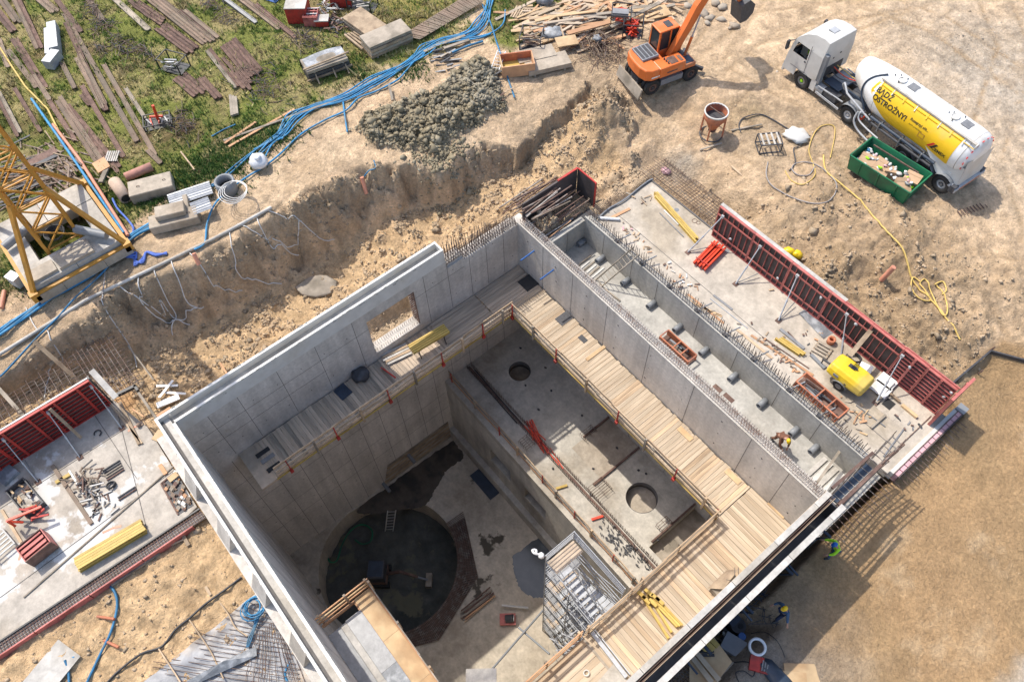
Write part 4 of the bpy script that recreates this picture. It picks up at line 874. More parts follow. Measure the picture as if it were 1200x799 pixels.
for (a,b_,w_,m_,l_) in (((765,318),(795,347),.14,'plankr','salmon plank lying along the slab joint, upper one'),((795,347),(846,371),.13,'ply','pale plank along the slab joint beside the white litter'),((806,345),(848,379),.12,'plankr','long salmon plank behind the starter bars'),
    ((862,385),(905,420),.13,'plank','brown plank on the slab joint, left of the short yellow beams'),((880,393),(953,440),.12,'plankr','long thin reddish plank running down toward the compressor'),((893,395),(948,432),.06,'rust','thin rusty bar bent beside the short pack of yellow beams'),
    ((832,350),(876,385),.05,'galv','bright thin tube lying along the slab joint'),((836,346),(858,363),.12,'galvd','grey steel piece lying on the slab joint')):
    stick('plank' if 'tube' not in l_ and 'bar' not in l_ else 'steel_tube', l_, 'plank' if m_ not in ('galv','rust','galvd') else 'steel', a, b_, w_, .035, m_)
clutter('scrap_wood', 'broken bricks and wood chips strewn along the joint above the starter bars', 'rubble', 748,282,ZS,22,('plankr','rustp','plank','cyan'),(1.2,.18),(.08,.3))
clutter('scrap_wood', 'white and brown litter beside the salmon planks', 'rubble', 798,328,ZS,20,('offw','plankr','plasw','rust'),(.9,.25),(.08,.3))
clutter('scrap_wood', 'row of orange brown rubble by the slab joint below the short yellow beams', 'rubble', 918,421,ZS,36,('rustp','plankr','rust','plankg'),(1.1,.12),(.08,.3))
clutter('scrap_wood', 'heap of wood offcuts beyond the rusty frame box', 'rubble', 1003,483,ZS,26,('plankr','plank','ply','plankg'),(.45,.3),(.1,.5))
clutter('scrap_wood', 'few small offcuts in the middle of the slab by the props', 'rubble', 947,396,ZS,9,('rust','dark','plank','plankr'),(.5,.5),(.05,.25))
clutter('scrap_wood', 'scattered bits between prop feet left of the grey sheet', 'rubble', 884,368,ZS,8,('rust','dark','plank'),(.9,.9),(.05,.3))
clutter('scrap_wood', 'steel bits at the slab edge near the red panel end', 'rubble', 1063,497,ZS,8,('rust','dark','galvd'),(.4,.3),(.08,.3))
# grey sheet, white boards, hatch frame, small bucket, cable coil
single(MB().sheet(lambda u,v: (-.9+1.8*u,-.4+.8*v,.03+.03*math.sin(9*u+4*v)),14,6), 'plastic_sheet', 'tarp', 'grey plastic sheet lying at the foot of the pinkish red panels', 'sheet', tuple(V(957,378,ZS)), math.radians(-8))
WB = 'white boards by the compressor'
single(MB().box(-.42,.42,-.33,.33,0,.05), 'white_board', 'white', 'upper of the two white boards right of the compressor', 'board', tuple(V(1039,447,ZS+.12)), .05, WB)
single(MB().box(-.42,.42,-.33,.33,0,.05), 'white_board', 'white', 'lower of the two white boards, right of the yellow compressor', 'board', tuple(V(1032,456,ZS+.12)), .05, WB)
single(MB().box(-.30,.30,-.28,.28,0,.05), 'white_board', 'white', 'white board half hidden behind the compressor, toward the red panels', 'board', tuple(V(1014,432,ZS+.3)), .3, WB)
t = thing('hatch_frame', 'square timber frame round a small dark hatch near the end of the form wall', 'hatch', tuple(V(1047,478,ZS)), math.radians(0))
for (x0,x1,y0,y1,m_) in ((-.75,.0,.38,.5,'oldwood'),(-.75,-.63,-.45,.38,'plankg'),(.15,1.0,.3,.45,'ply')): MB().box(x0,x1,y0,y1,0,.14).build('side_board', m_, t)
MB().box(-.5,-.05,-.25,.25,.0,.02).build('opening', 'hole', t)
MB().box(-.55,.4,-.6,.3,.0,.012).build('base_sheet', 'slab', t)
stick('timber', 'short grey timber standing out from the hatch toward the starter bars', 'timber', (1020,502),(1037,487),.1,.12,'plankg')
stick('steel_tube', 'thin steel tube crossing the rubble right of the compressor', 'tube', (1003,475),(1037,500),.05,.05,'galvd')
stick('steel_tube', 'grey tube lying on the slab near its lower edge', 'tube', (1035,535),(1060,501),.06,.06,'galvd')
t = thing('small_pallet', 'small square pallet lying between props above the compressor', 'pallet', tuple(V(963,411,ZS)), .2)
for i in range(4): MB().box(-.4,.4,-.35+i*.2,-.22+i*.2,.08,.11).build('slat', 'plankg', t)
MB().box(-.4,-.3,-.35,.38,0,.08).box(.3,.4,-.35,.38,0,.08).build('runner', 'plank', t, stuff=True)
single(MB().ring((0,0,0),(0,0,1),.12,.2,.3,14).cyl((0,0,0),(0,0,.05),.12,12), 'small_tub', 'orand', 'small reddish tub on the slab near the middle prop', 'tub', tuple(V(973,401,ZS)))
single(MB().tube([(.3*math.cos(t_)+.03*math.sin(3*t_), .22*math.sin(t_), .03+.01*t_) for t_ in [i*.5 for i in range(45)]],.022,5), 'cable_coil', 'black', 'black coil of cable by the timber lying over the red panels', 'cable', tuple(V(1001,421,ZS)))
stick('timber', 'long pale timber leaning over the top of the pinkish red panels', 'timber', (997,415),(1030,375),.22,.06,'oldwood',z=.2,dz=-.2)
for (px,py) in ((793,246),(852,294)):
    c = V(px,py,ZS); single(MB().cyl((0,0,.002),(0,0,.012),.13,14), 'drain_cover', 'plasg', {793:'small round grey cover on the slab beside the long yellow beams',852:'small round cover on the slab right of the red frame bundle'}[px], 'cover', tuple(c), group='round covers in the slab')
single(MB().ring((0,0,0),(0,0,1),.13,.15,.02,16).ring((.22,.05,0),(0,0,1),.1,.12,.02,16), 'wire_loops', 'rust', 'two thin wire loops lying at the slab edge by the form wall end', 'wire', tuple(V(814,259,ZS)))
# compressor
t = thing('compressor', 'bright yellow towable compressor with rounded body and one grey wheel guard', 'compressor', tuple(V(990,448,ZS)), math.radians(2))
prof = [(-.60,.55),(-.62,.72),(-.56,1.0),(-.42,1.2),(.42,1.2),(.56,1.0),(.62,.72),(.60,.55)]
b = MB(); xs_ = [(-.95,.72,.6),(-.88,.93,.93),(-.5,1,1),(.55,1,1),(.9,.95,.9),(1.0,.74,.62)]
vs = [(x, y*ky, .55+(z_-.55)*kz) for x,ky,kz in xs_ for y,z_ in prof]; n_ = 8
b.add(vs, [(j*n_+i,j*n_+(i+1)%n_,(j+1)*n_+(i+1)%n_,(j+1)*n_+i) for j in range(5) for i in range(n_)]+[tuple(range(n_))[::-1],tuple(range(5*n_,6*n_))]); body = b.build('body', 'yellow', t)
for e_ in [body]:
    m_ = e_.modifiers.new('bevel','BEVEL'); m_.width = .05; m_.segments = 2; m_.limit_method = 'ANGLE'
MB().box(-.3,.05,.0,.2,1.2,1.235).build('top_vent', 'dark', t); MB().cyl((.1,.12,1.2),(.1,.12,1.29),.05,8).build('exhaust', 'dark', t)
MB().box(-.55,-.28,-.628,-.60,.78,.93).build('side_window', 'plasg', t); MB().box(.1,.2,-.63,-.60,.7,.78).build('handle', 'dark', t)
for s_ in (-1,1):
    w_ = MB().cyl((-.05,.62*s_,.3),(-.05,.46*s_,.3),.3,18).build('wheel', 'rubber', t); MB().cyl((-.05,.635*s_,.3),(-.05,.6*s_,.3),.16,12).build('hub', 'galvd', w_)
    MB().add([(-.05+.38*math.cos(a),(.48)*s_,.3+.38*math.sin(a)) for a in [math.pi*i/8 for i in range(9)]]+[(-.05+.38*math.cos(a),(.68)*s_,.3+.38*math.sin(a)) for a in [math.pi*i/8 for i in range(9)]],[(i,i+1,10+i,9+i) for i in range(8)]).build('mudguard', 'galvd', t)
MB().box(-.9,.9,-.4,.4,.42,.56).bar((-.9,0,.45),(-1.45,0,.42),.08).build('chassis', 'dark', t); MB().cyl((-1.4,0,.0),(-1.4,0,.4),.035,8).build('jockey_leg', 'dark', t)
# rusty frame boxes: one on the slab, one in the channel
def frame_box(label, loc, rz, L, Wd, H, mat, inner):
    t = thing('steel_crate', label, 'crate', loc, rz)
    for y in (-Wd/2,Wd/2): MB().bar((-L/2,y,H),(L/2,y,H),.07,.07).bar((-L/2,y,.06),(L/2,y,.06),.07,.07).build('long_rail', mat, t)
    for x in (-L/2,-L*.05,L*.22,L/2): MB().bar((x,-Wd/2,H),(x,Wd/2,H),.06,.06).bar((x,-Wd/2,0),(x,-Wd/2,H),.06,.06).bar((x,Wd/2,0),(x,Wd/2,H),.06,.06).build('cross_rail', mat, t)
    for y in (-Wd/2+.02,Wd/2-.02): MB().box(-L/2,L/2,y-.012,y+.012,.1,H-.05).build('side_sheet', mat, t)
    MB().box(-L/2,L/2,-Wd/2,Wd/2,.06,.09).build('bottom', 'rust', t)
    for i in range(5):
        x = random.uniform(-L*.3,L*.3); a = random.uniform(-.15,.15); l_ = random.uniform(.25,.45)*L; y = -Wd*.33+i*Wd*.16
        MB().obox((x,y,H*.35+i*.04),(l_/2*math.cos(a),l_/2*math.sin(a),0),(-.05*math.sin(a),.05*math.cos(a),0),(0,0,.03)).build('part_inside', random.choice(inner), t)
    return t
frame_box('rusty orange steel crate on the slab in front of the compressor', tuple(V(960,468,ZS)), math.radians(-1), 2.5,.75,.45,'orand',('rust','plankr','galvd','dark'))
frame_box('rusty orange steel crate standing in the narrow channel against the tall wall', tuple(V(793,411,-3.62)), math.radians(0), 2.0,.62,.5,'orand',('rust','rustp','plasg','dark'))
# vertical struts along the right wall
for i,(px,py) in enumerate(((735,266),(764,291),(797,318),(830,346),(865,373),(898,402),(941,438),(975,470))):
    a = V(px,py,-.9 if i else -1.0); 
    if i >= 8: continue
    c = Vector((a.x,21.02,-1.7)); t = thing('bracket_strut', ['grey strut on the wall behind the spiky bars, nearest the top left end','grey strut on the wall by the ladder','grey strut on the wall below the white litter','grey strut on the wall beside the salmon planks','grey strut on the wall left of the pipe stub pair','grey strut on the wall under the short yellow beams','grey strut on the wall at the rusty crate','grey strut on the wall beyond the rusty crate'][i], 'strut', tuple(c), group='grey struts along the wall top')
    MB().cyl((0,-.1,.1),(.25,.75,.25),.045,8).build('tube','galvd',t); MB().box(-.1,.1,-.16,.02,-.02,.16).build('foot','dark',t)
# ladder over the right wall
def ladder(label, a, b, w_, n_, mat='galv', side=(1,0,0)):
    A, B = Vector(a), Vector(b); t = thing('ladder', label, 'ladder', a); sd = Vector(side).normalized()*w_/2
    for s_ in (-1,1): MB().bar(A+sd*s_, B+sd*s_, .04, .07).build('rail', mat, t, world=True)
    for i in range(n_): q = A.lerp(B,(i+.6)/n_); MB().cyl(q-sd,q+sd,.018,6).build('rung', mat, t, world=True)
    return t
ladder('weathered ladder leaning on the channel wall among the starter bars', (-17.35,19.35,-3.6), (-16.35,20.95,-1.0), .55, 11, 'plankg', side=(.9,-.2,0))
single(MB().bar((-.9,0,.05),(.9,-.1,.05),.1,.06).bar((-.75,.25,.05),(.8,.2,.05),.08,.06), 'timber_pair', 'plankg', 'two dark timbers lying at the ladder foot in the channel', 'timber', (-16.5,19.2,-3.62), .1)
# pipe stubs in the channel
for i,(px,py) in enumerate(((684,283),(705,303),(735,329),(765,356),(795,384),(826,411),(860,441),(894,472),(930,506),(953,527))):
    x = V(px,py,-3.5).x
    t = thing('pipe_stub', ['pipe stub in the shaded head of the channel','grey pipe stub by the strips of shade and planks','grey pipe stub beside the ladder foot','fourth grey pipe stub, just past the ladder','grey pipe stub behind the far end of the rusty crate','grey pipe stub beside the rusty crate','grey pipe stub just past the crate toward the brown stains','grey pipe stub level with the brown floor stains','grey pipe stub closest behind the man in the channel','last grey pipe stub, lying loose near the end planks'][i], 'pipe', (x,20.80,-3.45), group='grey pipe stubs along the channel wall')
    MB().ring((0,0,0),(0,-1,0),.13,.165,.55,14).build('pipe','plasg',t); MB().cyl((0,-.02,0),(0,-.06,0),.13,12).build('inside','hole',t)
b = thing('loose_planks', 'a few grey planks lying side by side in the shade edge of the channel', 'planks', tuple(V(690,315,-3.62)), math.radians(95))
for i in range(6): MB().box(-.8+random.uniform(-.2,.2),.7+random.uniform(-.3,.1),-.6+i*.22,-.6+i*.22+.09,.0,.05).build('plank','plankg' if i%2 else 'offw',b)
b = thing('loose_planks', 'pale planks bridging the far end of the channel floor', 'planks', (-2.6,19.5,-3.62), 0)
for i in range(4): MB().box(-.3+i*.34,-.08+i*.34,-1.1,1.15,.02,.09).build('plank','offw' if i%2 else 'rim',b)
stick('timber', 'grey timber leaning across the channel near its end', 'timber', (957,566),(990,520),.12,.08,'plankg',z=-2.6)
for (px,py,w_) in ((841,455,.25),(854,466,.3)):
    c = V(px,py,-3.62); tag(MB().box(c.x-w_,c.x+w_,c.y-.13,c.y+.13,-3.62,-3.612).build('floor_stain','rust'), kind='structure')
# rebar mats beyond the slab edges
b = MB()
for i in range(14): y = 25.75+i*.17; b.cyl((-20.9+random.uniform(-.2,.2),y,-1.98),(-14.6+random.uniform(-.6,.3)+i*.1,y,-1.93+random.uniform(-.05,.1)),.016,4)
for i in range(30): x = -20.6+i*.2; b.cyl((x,25.6,-2.0),(x+random.uniform(-.04,.04),28.1+random.uniform(-.2,.2),-1.95),.016,4)
tag(b.build('rebar_mat','rebar'), 'rust brown reinforcement mat poking out past the top corner of the sunlit slab', 'rebar', kind='stuff')
b = MB()
for i in range(40): x = -14.2+i*.34; b.cyl((x,25.6,-1.99),(x+random.uniform(-.05,.05),27.3+random.uniform(-.15,.15),-1.93),.02,4)
tag(b.build('starter_bars','rebar'), 'rusty bars sticking out behind the pinkish red form panels', 'rebar', kind='stuff')
b = MB()
for i in range(20): y = 21.6+i*.23; b.cyl((-.45,y,-2.05),(.55+random.uniform(-.1,.2),y+random.uniform(-.05,.05),-2.08),.018,4)
for i in range(16): y = 16.7+i*.3; b.cyl((-.6,y,-2.0),(.3+random.uniform(-.1,.2),y+random.uniform(-.05,.05),-2.05),.018,4)
tag(b.build('starter_bars','rebar'), 'row of rusty bars sticking out over the brown soil below the slab end', 'rebar', kind='stuff')
b = MB()
for i in range(26): y = 21.3+i*.1; b.cyl((-19.85,y,-1.95),(-20.6+random.uniform(-.15,.15),y,-1.95),.014,4)
tag(b.build('starter_bars','rebar'), 'short bars at the head end of the sunlit slab', 'rebar', kind='stuff')
e = thing('slab_edge', 'slab end with pale pink insulation strip between thin steel lines', 'slab edge', (-.4,24,-2.2))
MB().box(-.42,-.22,21.35,26.25,-2.45,-1.83).build('steel_channel','offw',e,world=True)
for i in range(14): MB().box(-.20,-.02,21.4+i*.35,21.4+i*.35+.31,-2.42,-1.82).build('foam_block','cyan',e,world=True)
MB().box(-.01,.04,21.35,26.3,-2.6,-1.78).build('edge_board','plyd',e,world=True)
MB().box(-.24,-.20,21.35,26.25,-1.84,-1.79).box(-.9,-.86,21.3,25.1,-1.9,-1.86).build('edge_bar','rust',e,world=True,stuff=True)
t = thing('corner_block', 'dark square block capping the end of the slab edge by the red panel', 'block', (-.15,26.3,-2.4)); MB().box(-.25,.2,-.1,.35,0,.65).build('block','plasg',t)
hose = MB().tube(spline([V(701,256,-1.8),V(708,249,-1.8),V(716,243,-1.8),V(726,238,-1.8),V(735,232,-1.8),V(748,221,-1.8),V(760,212,-1.8),V(765,210,-1.8)],4),.05,6)
single(hose,'hose','plasg','dark hose lying along the upper left edge of the sunlit slab','hose')
single(MB().cyl((0,0,.09),(.75,.75,.09),.09,8),'fabric_roll','plasw','pale roll lying at the head of the slab near the plank','roll',tuple(V(703,257,-1.9)))
# ------------------------------------------------------------------ left slab
lf = thing('form_wall', 'row of deep red steel form panels on the left slab, in shade', 'formwork', (-26.5, -12, ZS))
ys = [-4.28,-6.6,-9.0,-11.4,-13.8,-16.2,-18.6]
for i in range(len(ys)-1):
    form_panel(lf, -ys[i], -ys[i+1], ZS, .46+(.01 if i%2 else 0), 'h', dirx=(0,-1,0), diry=(-1,0,0), org=(-26.55,0,0), red='red')
MB().box(-26.64,-26.56,-18.6,-4.28,.47,.50).build('top_edge','offw',lf,world=True)
MB().box(-26.7,-26.5,-4.27,-4.2,ZS,.5).build('end_panel','black',lf,world=True)
lt = thing('form_board', 'grey plank lying over the end of the deep red panel row', 'plank', tuple(V(122,450,-1.3)), math.radians(-34)); A = V(107,434,.0); B = V(136,466,-.4)
MB().bar(A,B,.28,.05).build('board','rim',lt,world=True)
for i,(f,h_,m_,w_) in enumerate((((143,502),(110,459),'galv',None),((94,536),(57,486),'galv',None),((45,565),(4,517),'galv',None))):
    F = V(*f,ZS); Hh = V(*h_,0.0); Hh.x = -26.35; 
    prop('form_prop', ['thin grey prop at the right end of the deep red panels','thin grey prop in the middle of the deep red panels','thin grey prop at the left edge of the photo on the deep red panels'][i], tuple(F), (-26.38,V(*h_,0.2).y+.0,.1), (-26.3,F.y,ZS), r=.025)
tb = thing('timber', 'pale timber leaning on the deep red panels beside the middle prop', 'timber', tuple(V(95,513,ZS))); MB().bar(V(95,513,-1.75),(-26.3,V(60,480,.2).y,.35),.14,.05).build('board','oldwood',tb,world=True)
# reinforcement mats reaching into the excavation
b = MB()
for i in range(15): x = -27.0-i*.22; b.tube([(x,-5.0+random.uniform(-.3,.3),-1.75),(x,-10,-1.72),(x,-19,-1.75)],.02,4)
for i in range(40): y = -5-i*.33; b.cyl((-26.7,y,-1.72),(-30.2+random.uniform(-.2,.2),y,-1.70),.018,4)
tag(b.build('rebar_mat','rebar'), 'rust brown reinforcement mat behind the deep red panels over the trench', 'rebar', kind='stuff')
b = MB()
for i in range(9): y = -4.55+i*.22; b.cyl((-26.5,y,-1.72),(-30.3+random.uniform(-.2,.2),y,-1.68),.02,4)
for i in range(14): x = -26.7-i*.27; b.cyl((x,-5.2,-1.75),(x,-2.5,-1.72),.02,4)
for i in range(9): y = -4.6+i*.14; b.cyl((-25.6+.1*i,y,-1.95),(-24.3,y,-1.93),.014,4)
tag(b.build('rebar_mat','rebar'), 'open rust brown bar grid past the corner of the left slab', 'rebar', kind='stuff')
t = thing('edge_timber', 'dark timber at the slab tip by the bar grid', 'timber', tuple(V(150,455,-1.9))); MB().bar(V(137,463,-1.8),V(160,452,-1.8),.14,.2).bar(V(158,452,-1.8),V(162,458,-1.8),.12,.2).build('board','black',t,world=True)
stick('plank','brown plank along the slab tip toward the gutter corner','plank',(163,461),(186,494),.12,.12,'plankg')
stick('plank','reddish plank at the outer corner of the gutter','plank',(184,488),(200,478),.14,.06,'plankr')
for (a,b_,w_,m_,l_) in (((129,473),(167,520),.09,'plank','long thin plank lying from the red panels toward the coil of cable'),((141,472),(164,521),.16,'oldwood','pair of battens lying on the left slab near its tip'),
    ((62,546),(108,614),.17,'rustp','long rust brown beam lying on the left slab'),((82,552),(101,582),.07,'white','white tube lying over the mess of scrap beside the rust brown beam'),
    ((66,566),(83,556),.16,'beamy','short yellow beam end under the rust brown beam'),((188,545),(195,556),.18,'plankr','short reddish plank near the dug recess'),
    ((156,480),(169,489),.07,'plankr','small stick near the slab tip'),((3,598),(26,636),.12,'plank','salmon batten along the left slab beside the red clamp frames')):
    stick('beam' if 'beam' in l_ else 'plank', l_, 'beam' if 'beam' in l_ else 'plank', a, b_, w_, .1, m_)
def square(name,label,cat,px,py,sx,sy,h,mat,z=ZS,rz=0): return single(MB().box(-sx/2,sx/2,-sy/2,sy/2,0,h),name,mat,label,cat,tuple(V(px,py,z)),rz)
square('board','small pale board lying by the gutter wall on the left slab','board',187,511,.5,.55,.05,'ply',rz=.5)
t = thing('scrap_heap', 'heap of dark scrap steel under the white tube on the left slab', 'scrap', tuple(V(102,567,ZS)))
for i in range(46):
    a = random.uniform(0,3.14); l_ = random.uniform(.15,.7); x, y = random.uniform(-.8,1.0), random.gauss(0,.32); 
    MB().obox((x,y,.05+random.uniform(0,.25)),(math.cos(a)*l_/2,math.sin(a)*l_/2,random.uniform(-.08,.08)),(-math.sin(a)*.03,math.cos(a)*.03,0),(0,0,.02)).build('scrap',random.choice(('rust','dark','rebar','plankg','rustp','galvd')),t)
t = thing('scrap_heap', 'trail of dark scrap beyond the heap toward the yellow beams', 'scrap', tuple(V(118,588,ZS)))
for i in range(26):
    a = random.uniform(0,3.14); l_ = random.uniform(.12,.5); MB().obox((random.gauss(0,.5),random.gauss(0,.5),.05),(math.cos(a)*l_/2,math.sin(a)*l_/2,0),(-math.sin(a)*.03,math.cos(a)*.03,0),(0,0,.02)).build('scrap',random.choice(('rust','dark','plankg','galvd')),t)
t = thing('crate_of_clamps','low wire crate full of rusty parts beside the red clamp frames','crate',tuple(V(33,585,ZS)),.15)
MB().box(-.9,.9,-.45,-.4,0,.35).box(-.9,.9,.4,.45,0,.35).box(-.9,-.85,-.4,.4,0,.35).box(.85,.9,-.4,.4,0,.35).build('crate_sides','dark',t,stuff=True)
for i in range(22): a = random.uniform(0,3.14); MB().obox((random.uniform(-.75,.75),random.uniform(-.35,.35),.1+random.uniform(0,.15)),(math.cos(a)*.15,math.sin(a)*.15,.02),(-math.sin(a)*.04,math.cos(a)*.04,0),(0,0,.03)).build('part_inside',random.choice(('rust','galvd','plankg','dark','ply')),t)
for k,(px,py,l_) in enumerate(((134,551,'bundle of five thin bars lying on the left slab'),(148,574,'two angled bars lying near the bundle of thin bars'))):
    t = thing('steel_bars', l_, 'steel', tuple(V(px,py,ZS)), 1.5)
    for i in range(5 if k == 0 else 2): MB().bar((-.45,-.3+i*.14,.05),(.4,-.25+i*.14,.05),.05,.06).build('bar',random.choice(('rust','dark','plankg')),t)
single(MB().tube([(.16*math.cos(i*.6),.2*math.sin(i*.6),.03+.006*i) for i in range(24)],.035,5),'cable_coil','black','small black coil on the left slab','cable',tuple(V(131,569,ZS)))
single(MB().tube([(.16*math.cos(i*.6),.16*math.sin(i*.6),.03+.006*i) for i in range(9)],.03,5),'cable_hook','black','small black hook of cable in the shade of the deep red panels','cable',tuple(V(115,508,ZS)))
single(MB().cyl((0,0,0),(0,0,.05),.14,12).blob((.05,-.1,.12),.1,3,.2),'round_base','rustp','round brown base near the slab tip','base',tuple(V(165,497,ZS)))
square('plastic_sheet','pale plastic wrapped bundle in the shade at the left edge of the slab','sheet',8,556,.9,.8,.2,'tarp',rz=.3)
# dug recess with rubble
t = thing('slab_recess','rectangular recess full of brick rubble at the edge of the left slab','recess',tuple(V(207,574,ZS)))
a_,b_,c_,d_ = V(189,567,-1.885),V(207,552,-1.885),V(227,592,-1.885),V(209,603,-1.885)
MB().add([a_,b_,c_,d_],[(3,2,1,0)]).build('dark_bed','dark',t,world=True)
for i in range(60):
    u,v = random.random(),random.random(); q_ = a_.lerp(b_,u).lerp(d_.lerp(c_,u),v); s_ = random.uniform(.04,.1)
    MB().obox(q_+Vector((0,0,s_*.6)),(s_,s_*.3,0),(-s_*.3,s_*.8,.02),(0,0,s_*.5)).build('rubble',random.choice(('rustp','plankr','rust','plankg','offw')),t,world=True)
for p0,p1 in ((a_,b_),(a_,d_)): MB().bar(p0,p1,.07,.1).build('edge_timber','rust',t,world=True)
stick('plank','yellow brown board across the dug recess','board',(198,563),(208,555),.28,.05,'ply',z=-1.75)
stick('plank','long thin dark lath lying across the whole left slab','lath',(28,700),(205,545),.06,.05,'plankg',z=ZS+.01)
# slab edge
e = thing('slab_edge','slab edge with a strip of reinforcement and a faded red board','slab edge',tuple(V(120,680,-2)))
A, B = V(-30,776,-1.9), V(236,599,-1.9); d_ = (B-A).normalized(); nn = Vector((d_.y,-d_.x,0)); L_ = (B-A).length
for k in range(int(L_/2.4)): MB().bar(A+d_*(k*2.4+.02)+nn*.42+Vector((0,0,-.12)),A+d_*(k*2.4+2.38)+nn*.42+Vector((0,0,-.12)),.06,.45).build('edge_board','redp',e,world=True)
b = MB(); s = 0
while s < L_: q_ = A+d_*s; b.bar(q_-nn*.1+Vector((0,0,.02)),q_+nn*.38+Vector((0,0,.02)),.025); s += .13
for o_ in (0,.12,.25,.37): b.bar(A+nn*o_+Vector((0,0,.03)),B+nn*o_+Vector((0,0,.03)),.03)
b.build('edge_bars','rust',e,world=True,stuff=True)
MB().bar(A+nn*.18+Vector((0,0,-.06)),B+nn*.18+Vector((0,0,-.06)),.34,.08).build('edge_channel','rim',e,world=True)
MB().bar(A-nn*.14+Vector((0,0,.04)),B-nn*.14+Vector((0,0,.04)),.07,.08).build('edge_hose','black',e,world=True)
for i,(a,b_) in enumerate((((209,617),(221,639)),((171,641),(179,653)),((152,655),(159,666)))):
    q0,q1 = GV(*a,.35),GV(*b_,.1); single(MB().bar(q0,q1,.16,.06),'stake_board','oldwood',['wide pale board propping the slab edge near the recess','short board propping the slab edge below the yellow beams','shortest board propping the slab edge near the blue hose'][i],'board')
single(MB().bar(GV(130,684,.12),GV(186,646,.12),.28,.12),'plank','plankg','grey brown plank lying in the soil along the slab edge','plank')
single(MB().bar(GV(194,641,.15),GV(215,632,.15),.06,.05),'plank','plank','thin lath by the wide pale board','lath')
hbeam_pack('timber_beams','long stack of bright yellow formwork beams on the left slab','beams',(93,664),(171,618),5,ZS,rows=2,w=.11,h=.2,jag=.05)
# red bin with steel, red clamp frames
t = thing('steel_bin','dark red steel bin full of pinkish red steel profiles','bin',tuple(V(50,645,ZS)),math.radians(97))
for (x0,x1,y0,y1) in ((-.6,.6,-.45,-.41),(-.6,.6,.41,.45),(-.6,-.56,-.41,.41),(.56,.6,-.41,.41)): MB().box(x0,x1,y0,y1,.1,.8).build('side_sheet','rust' if x1-x0 > 1 else 'redp',t)
MB().box(-.6,.6,-.45,.45,.08,.12).build('bottom','rust',t)
for i in range(6): MB().bar((-.55,-.33+i*.13,.62+(i%2)*.08),(.5,-.33+i*.13,.66+(i%2)*.08),.08,.06).build('profile','redp',t)
t = thing('clamp_pile','pile of bright red steel clamp frames behind the dark red bin','steel frames',tuple(V(38,612,ZS)),.3)
for i in range(9):
    a = .9+random.uniform(-.5,.6); l_ = random.uniform(.4,.9); x,y = random.uniform(-.4,.3),random.uniform(-.35,.45)
    MB().obox((x,y,.12+.05*i),(math.cos(a)*l_/2,math.sin(a)*l_/2,.05),(-math.sin(a)*.045,math.cos(a)*.045,0),(0,0,.03)).build('frame',random.choice(('redo','red','dark')),t)
MB().bar((-.3,-.5,.95),(.45,.75,.95),.1,.1).bar((-.3,-.5,.3),(-.3,-.5,.95),.1,.1).bar((-.3,-.5,.85),(-.1,-.2,.35),.08,.08).build('long_arm','redo',t)
t = thing('white_rack','white steel rack lying at the left edge of the photo','rack',tuple(V(4,640,ZS)),math.radians(100))
for i in range(5): MB().bar((-.5,-.45+i*.2,.3),(.45,-.45+i*.2,.3),.05,.05).build('rung','offw',t)
for x in (-.5,.45): MB().bar((x,-.5,.3),(x,.5,.3),.06,.06).bar((x,-.5,0),(x,-.5,.3),.05,.05).bar((x,.5,0),(x,.5,.3),.05,.05).build('side_rail','galvd' if x > 0 else 'offw',t)
# pink spray marks on the slab
mk = MB()
for pts in (((22,656),(25,646),(27,652)),((150,505),(158,500),(164,498)),((50,500),(60,495),(66,492)),((120,624),(133,618),(142,616))):
    for i in range(len(pts)-1): mk.bar(V(*pts[i],-1.893),V(*pts[i+1],-1.893),.1,.006)
tag(mk.build('spray_mark','pipeo'),kind='structure')
# ---- lower left soil
def hose(name,label,pts,r,mat,dz=.06,k=5,group=None,cat='hose',zs=None):
    p = [GV(a,b,dz) if zs is None else V(a,b,zs) for a,b in pts]
    p = spline(p,k)
    if zs is None: p = [Vector((q.x,q.y,max(q.z,gz(q.x,q.y)+r))) for q in p]
    return single(MB().tube(p,r,6),name,mat,label,cat,group=group)
hose('hose','blue hose curving over the sand from the left slab to the bottom of the photo',((108,675),(124,681),(135,695),(137,712),(130,740),(118,765),(102,799),(95,815)),.06,'blueh',dz=.12)
hose('hose','short piece of blue hose at the corner of the pale board',((76,773),(80,785),(81,802)),.055,'blueh')
for i,(a,b) in enumerate((((114,722),(134,725)),((122,750),(139,758)))):
    single(MB().cyl(GV(*a,.12),GV(*b,.22),.06,8),'orange_stake','orand',['upper orange peg under the curving blue hose','lower orange peg under the curving blue hose'][i],'peg')
q_ = GV(60,785,.12); single(MB().box(-.65,.65,-1.1,1.0,0,.04),'pale_board','rim','pale worn board lying on the sand at the bottom left','board',tuple(q_),.35)
q_ = GV(84,770,.02); single(MB().cyl((0,0,0),(.1,.12,.02),.08,8),'small_can','blueh','small teal can beside the pale worn board','can',tuple(q_))
single(MB().bar(GV(241,687,.08),GV(247,697,.06),.12,.05),'plank','plank','small pale board lying on the sand near the membrane field','board')
single(MB().bar(GV(108,690,.05),GV(100,688,.08),.2,.1),'broken_brick','orand','orange brick fragment at the slab edge','brick')
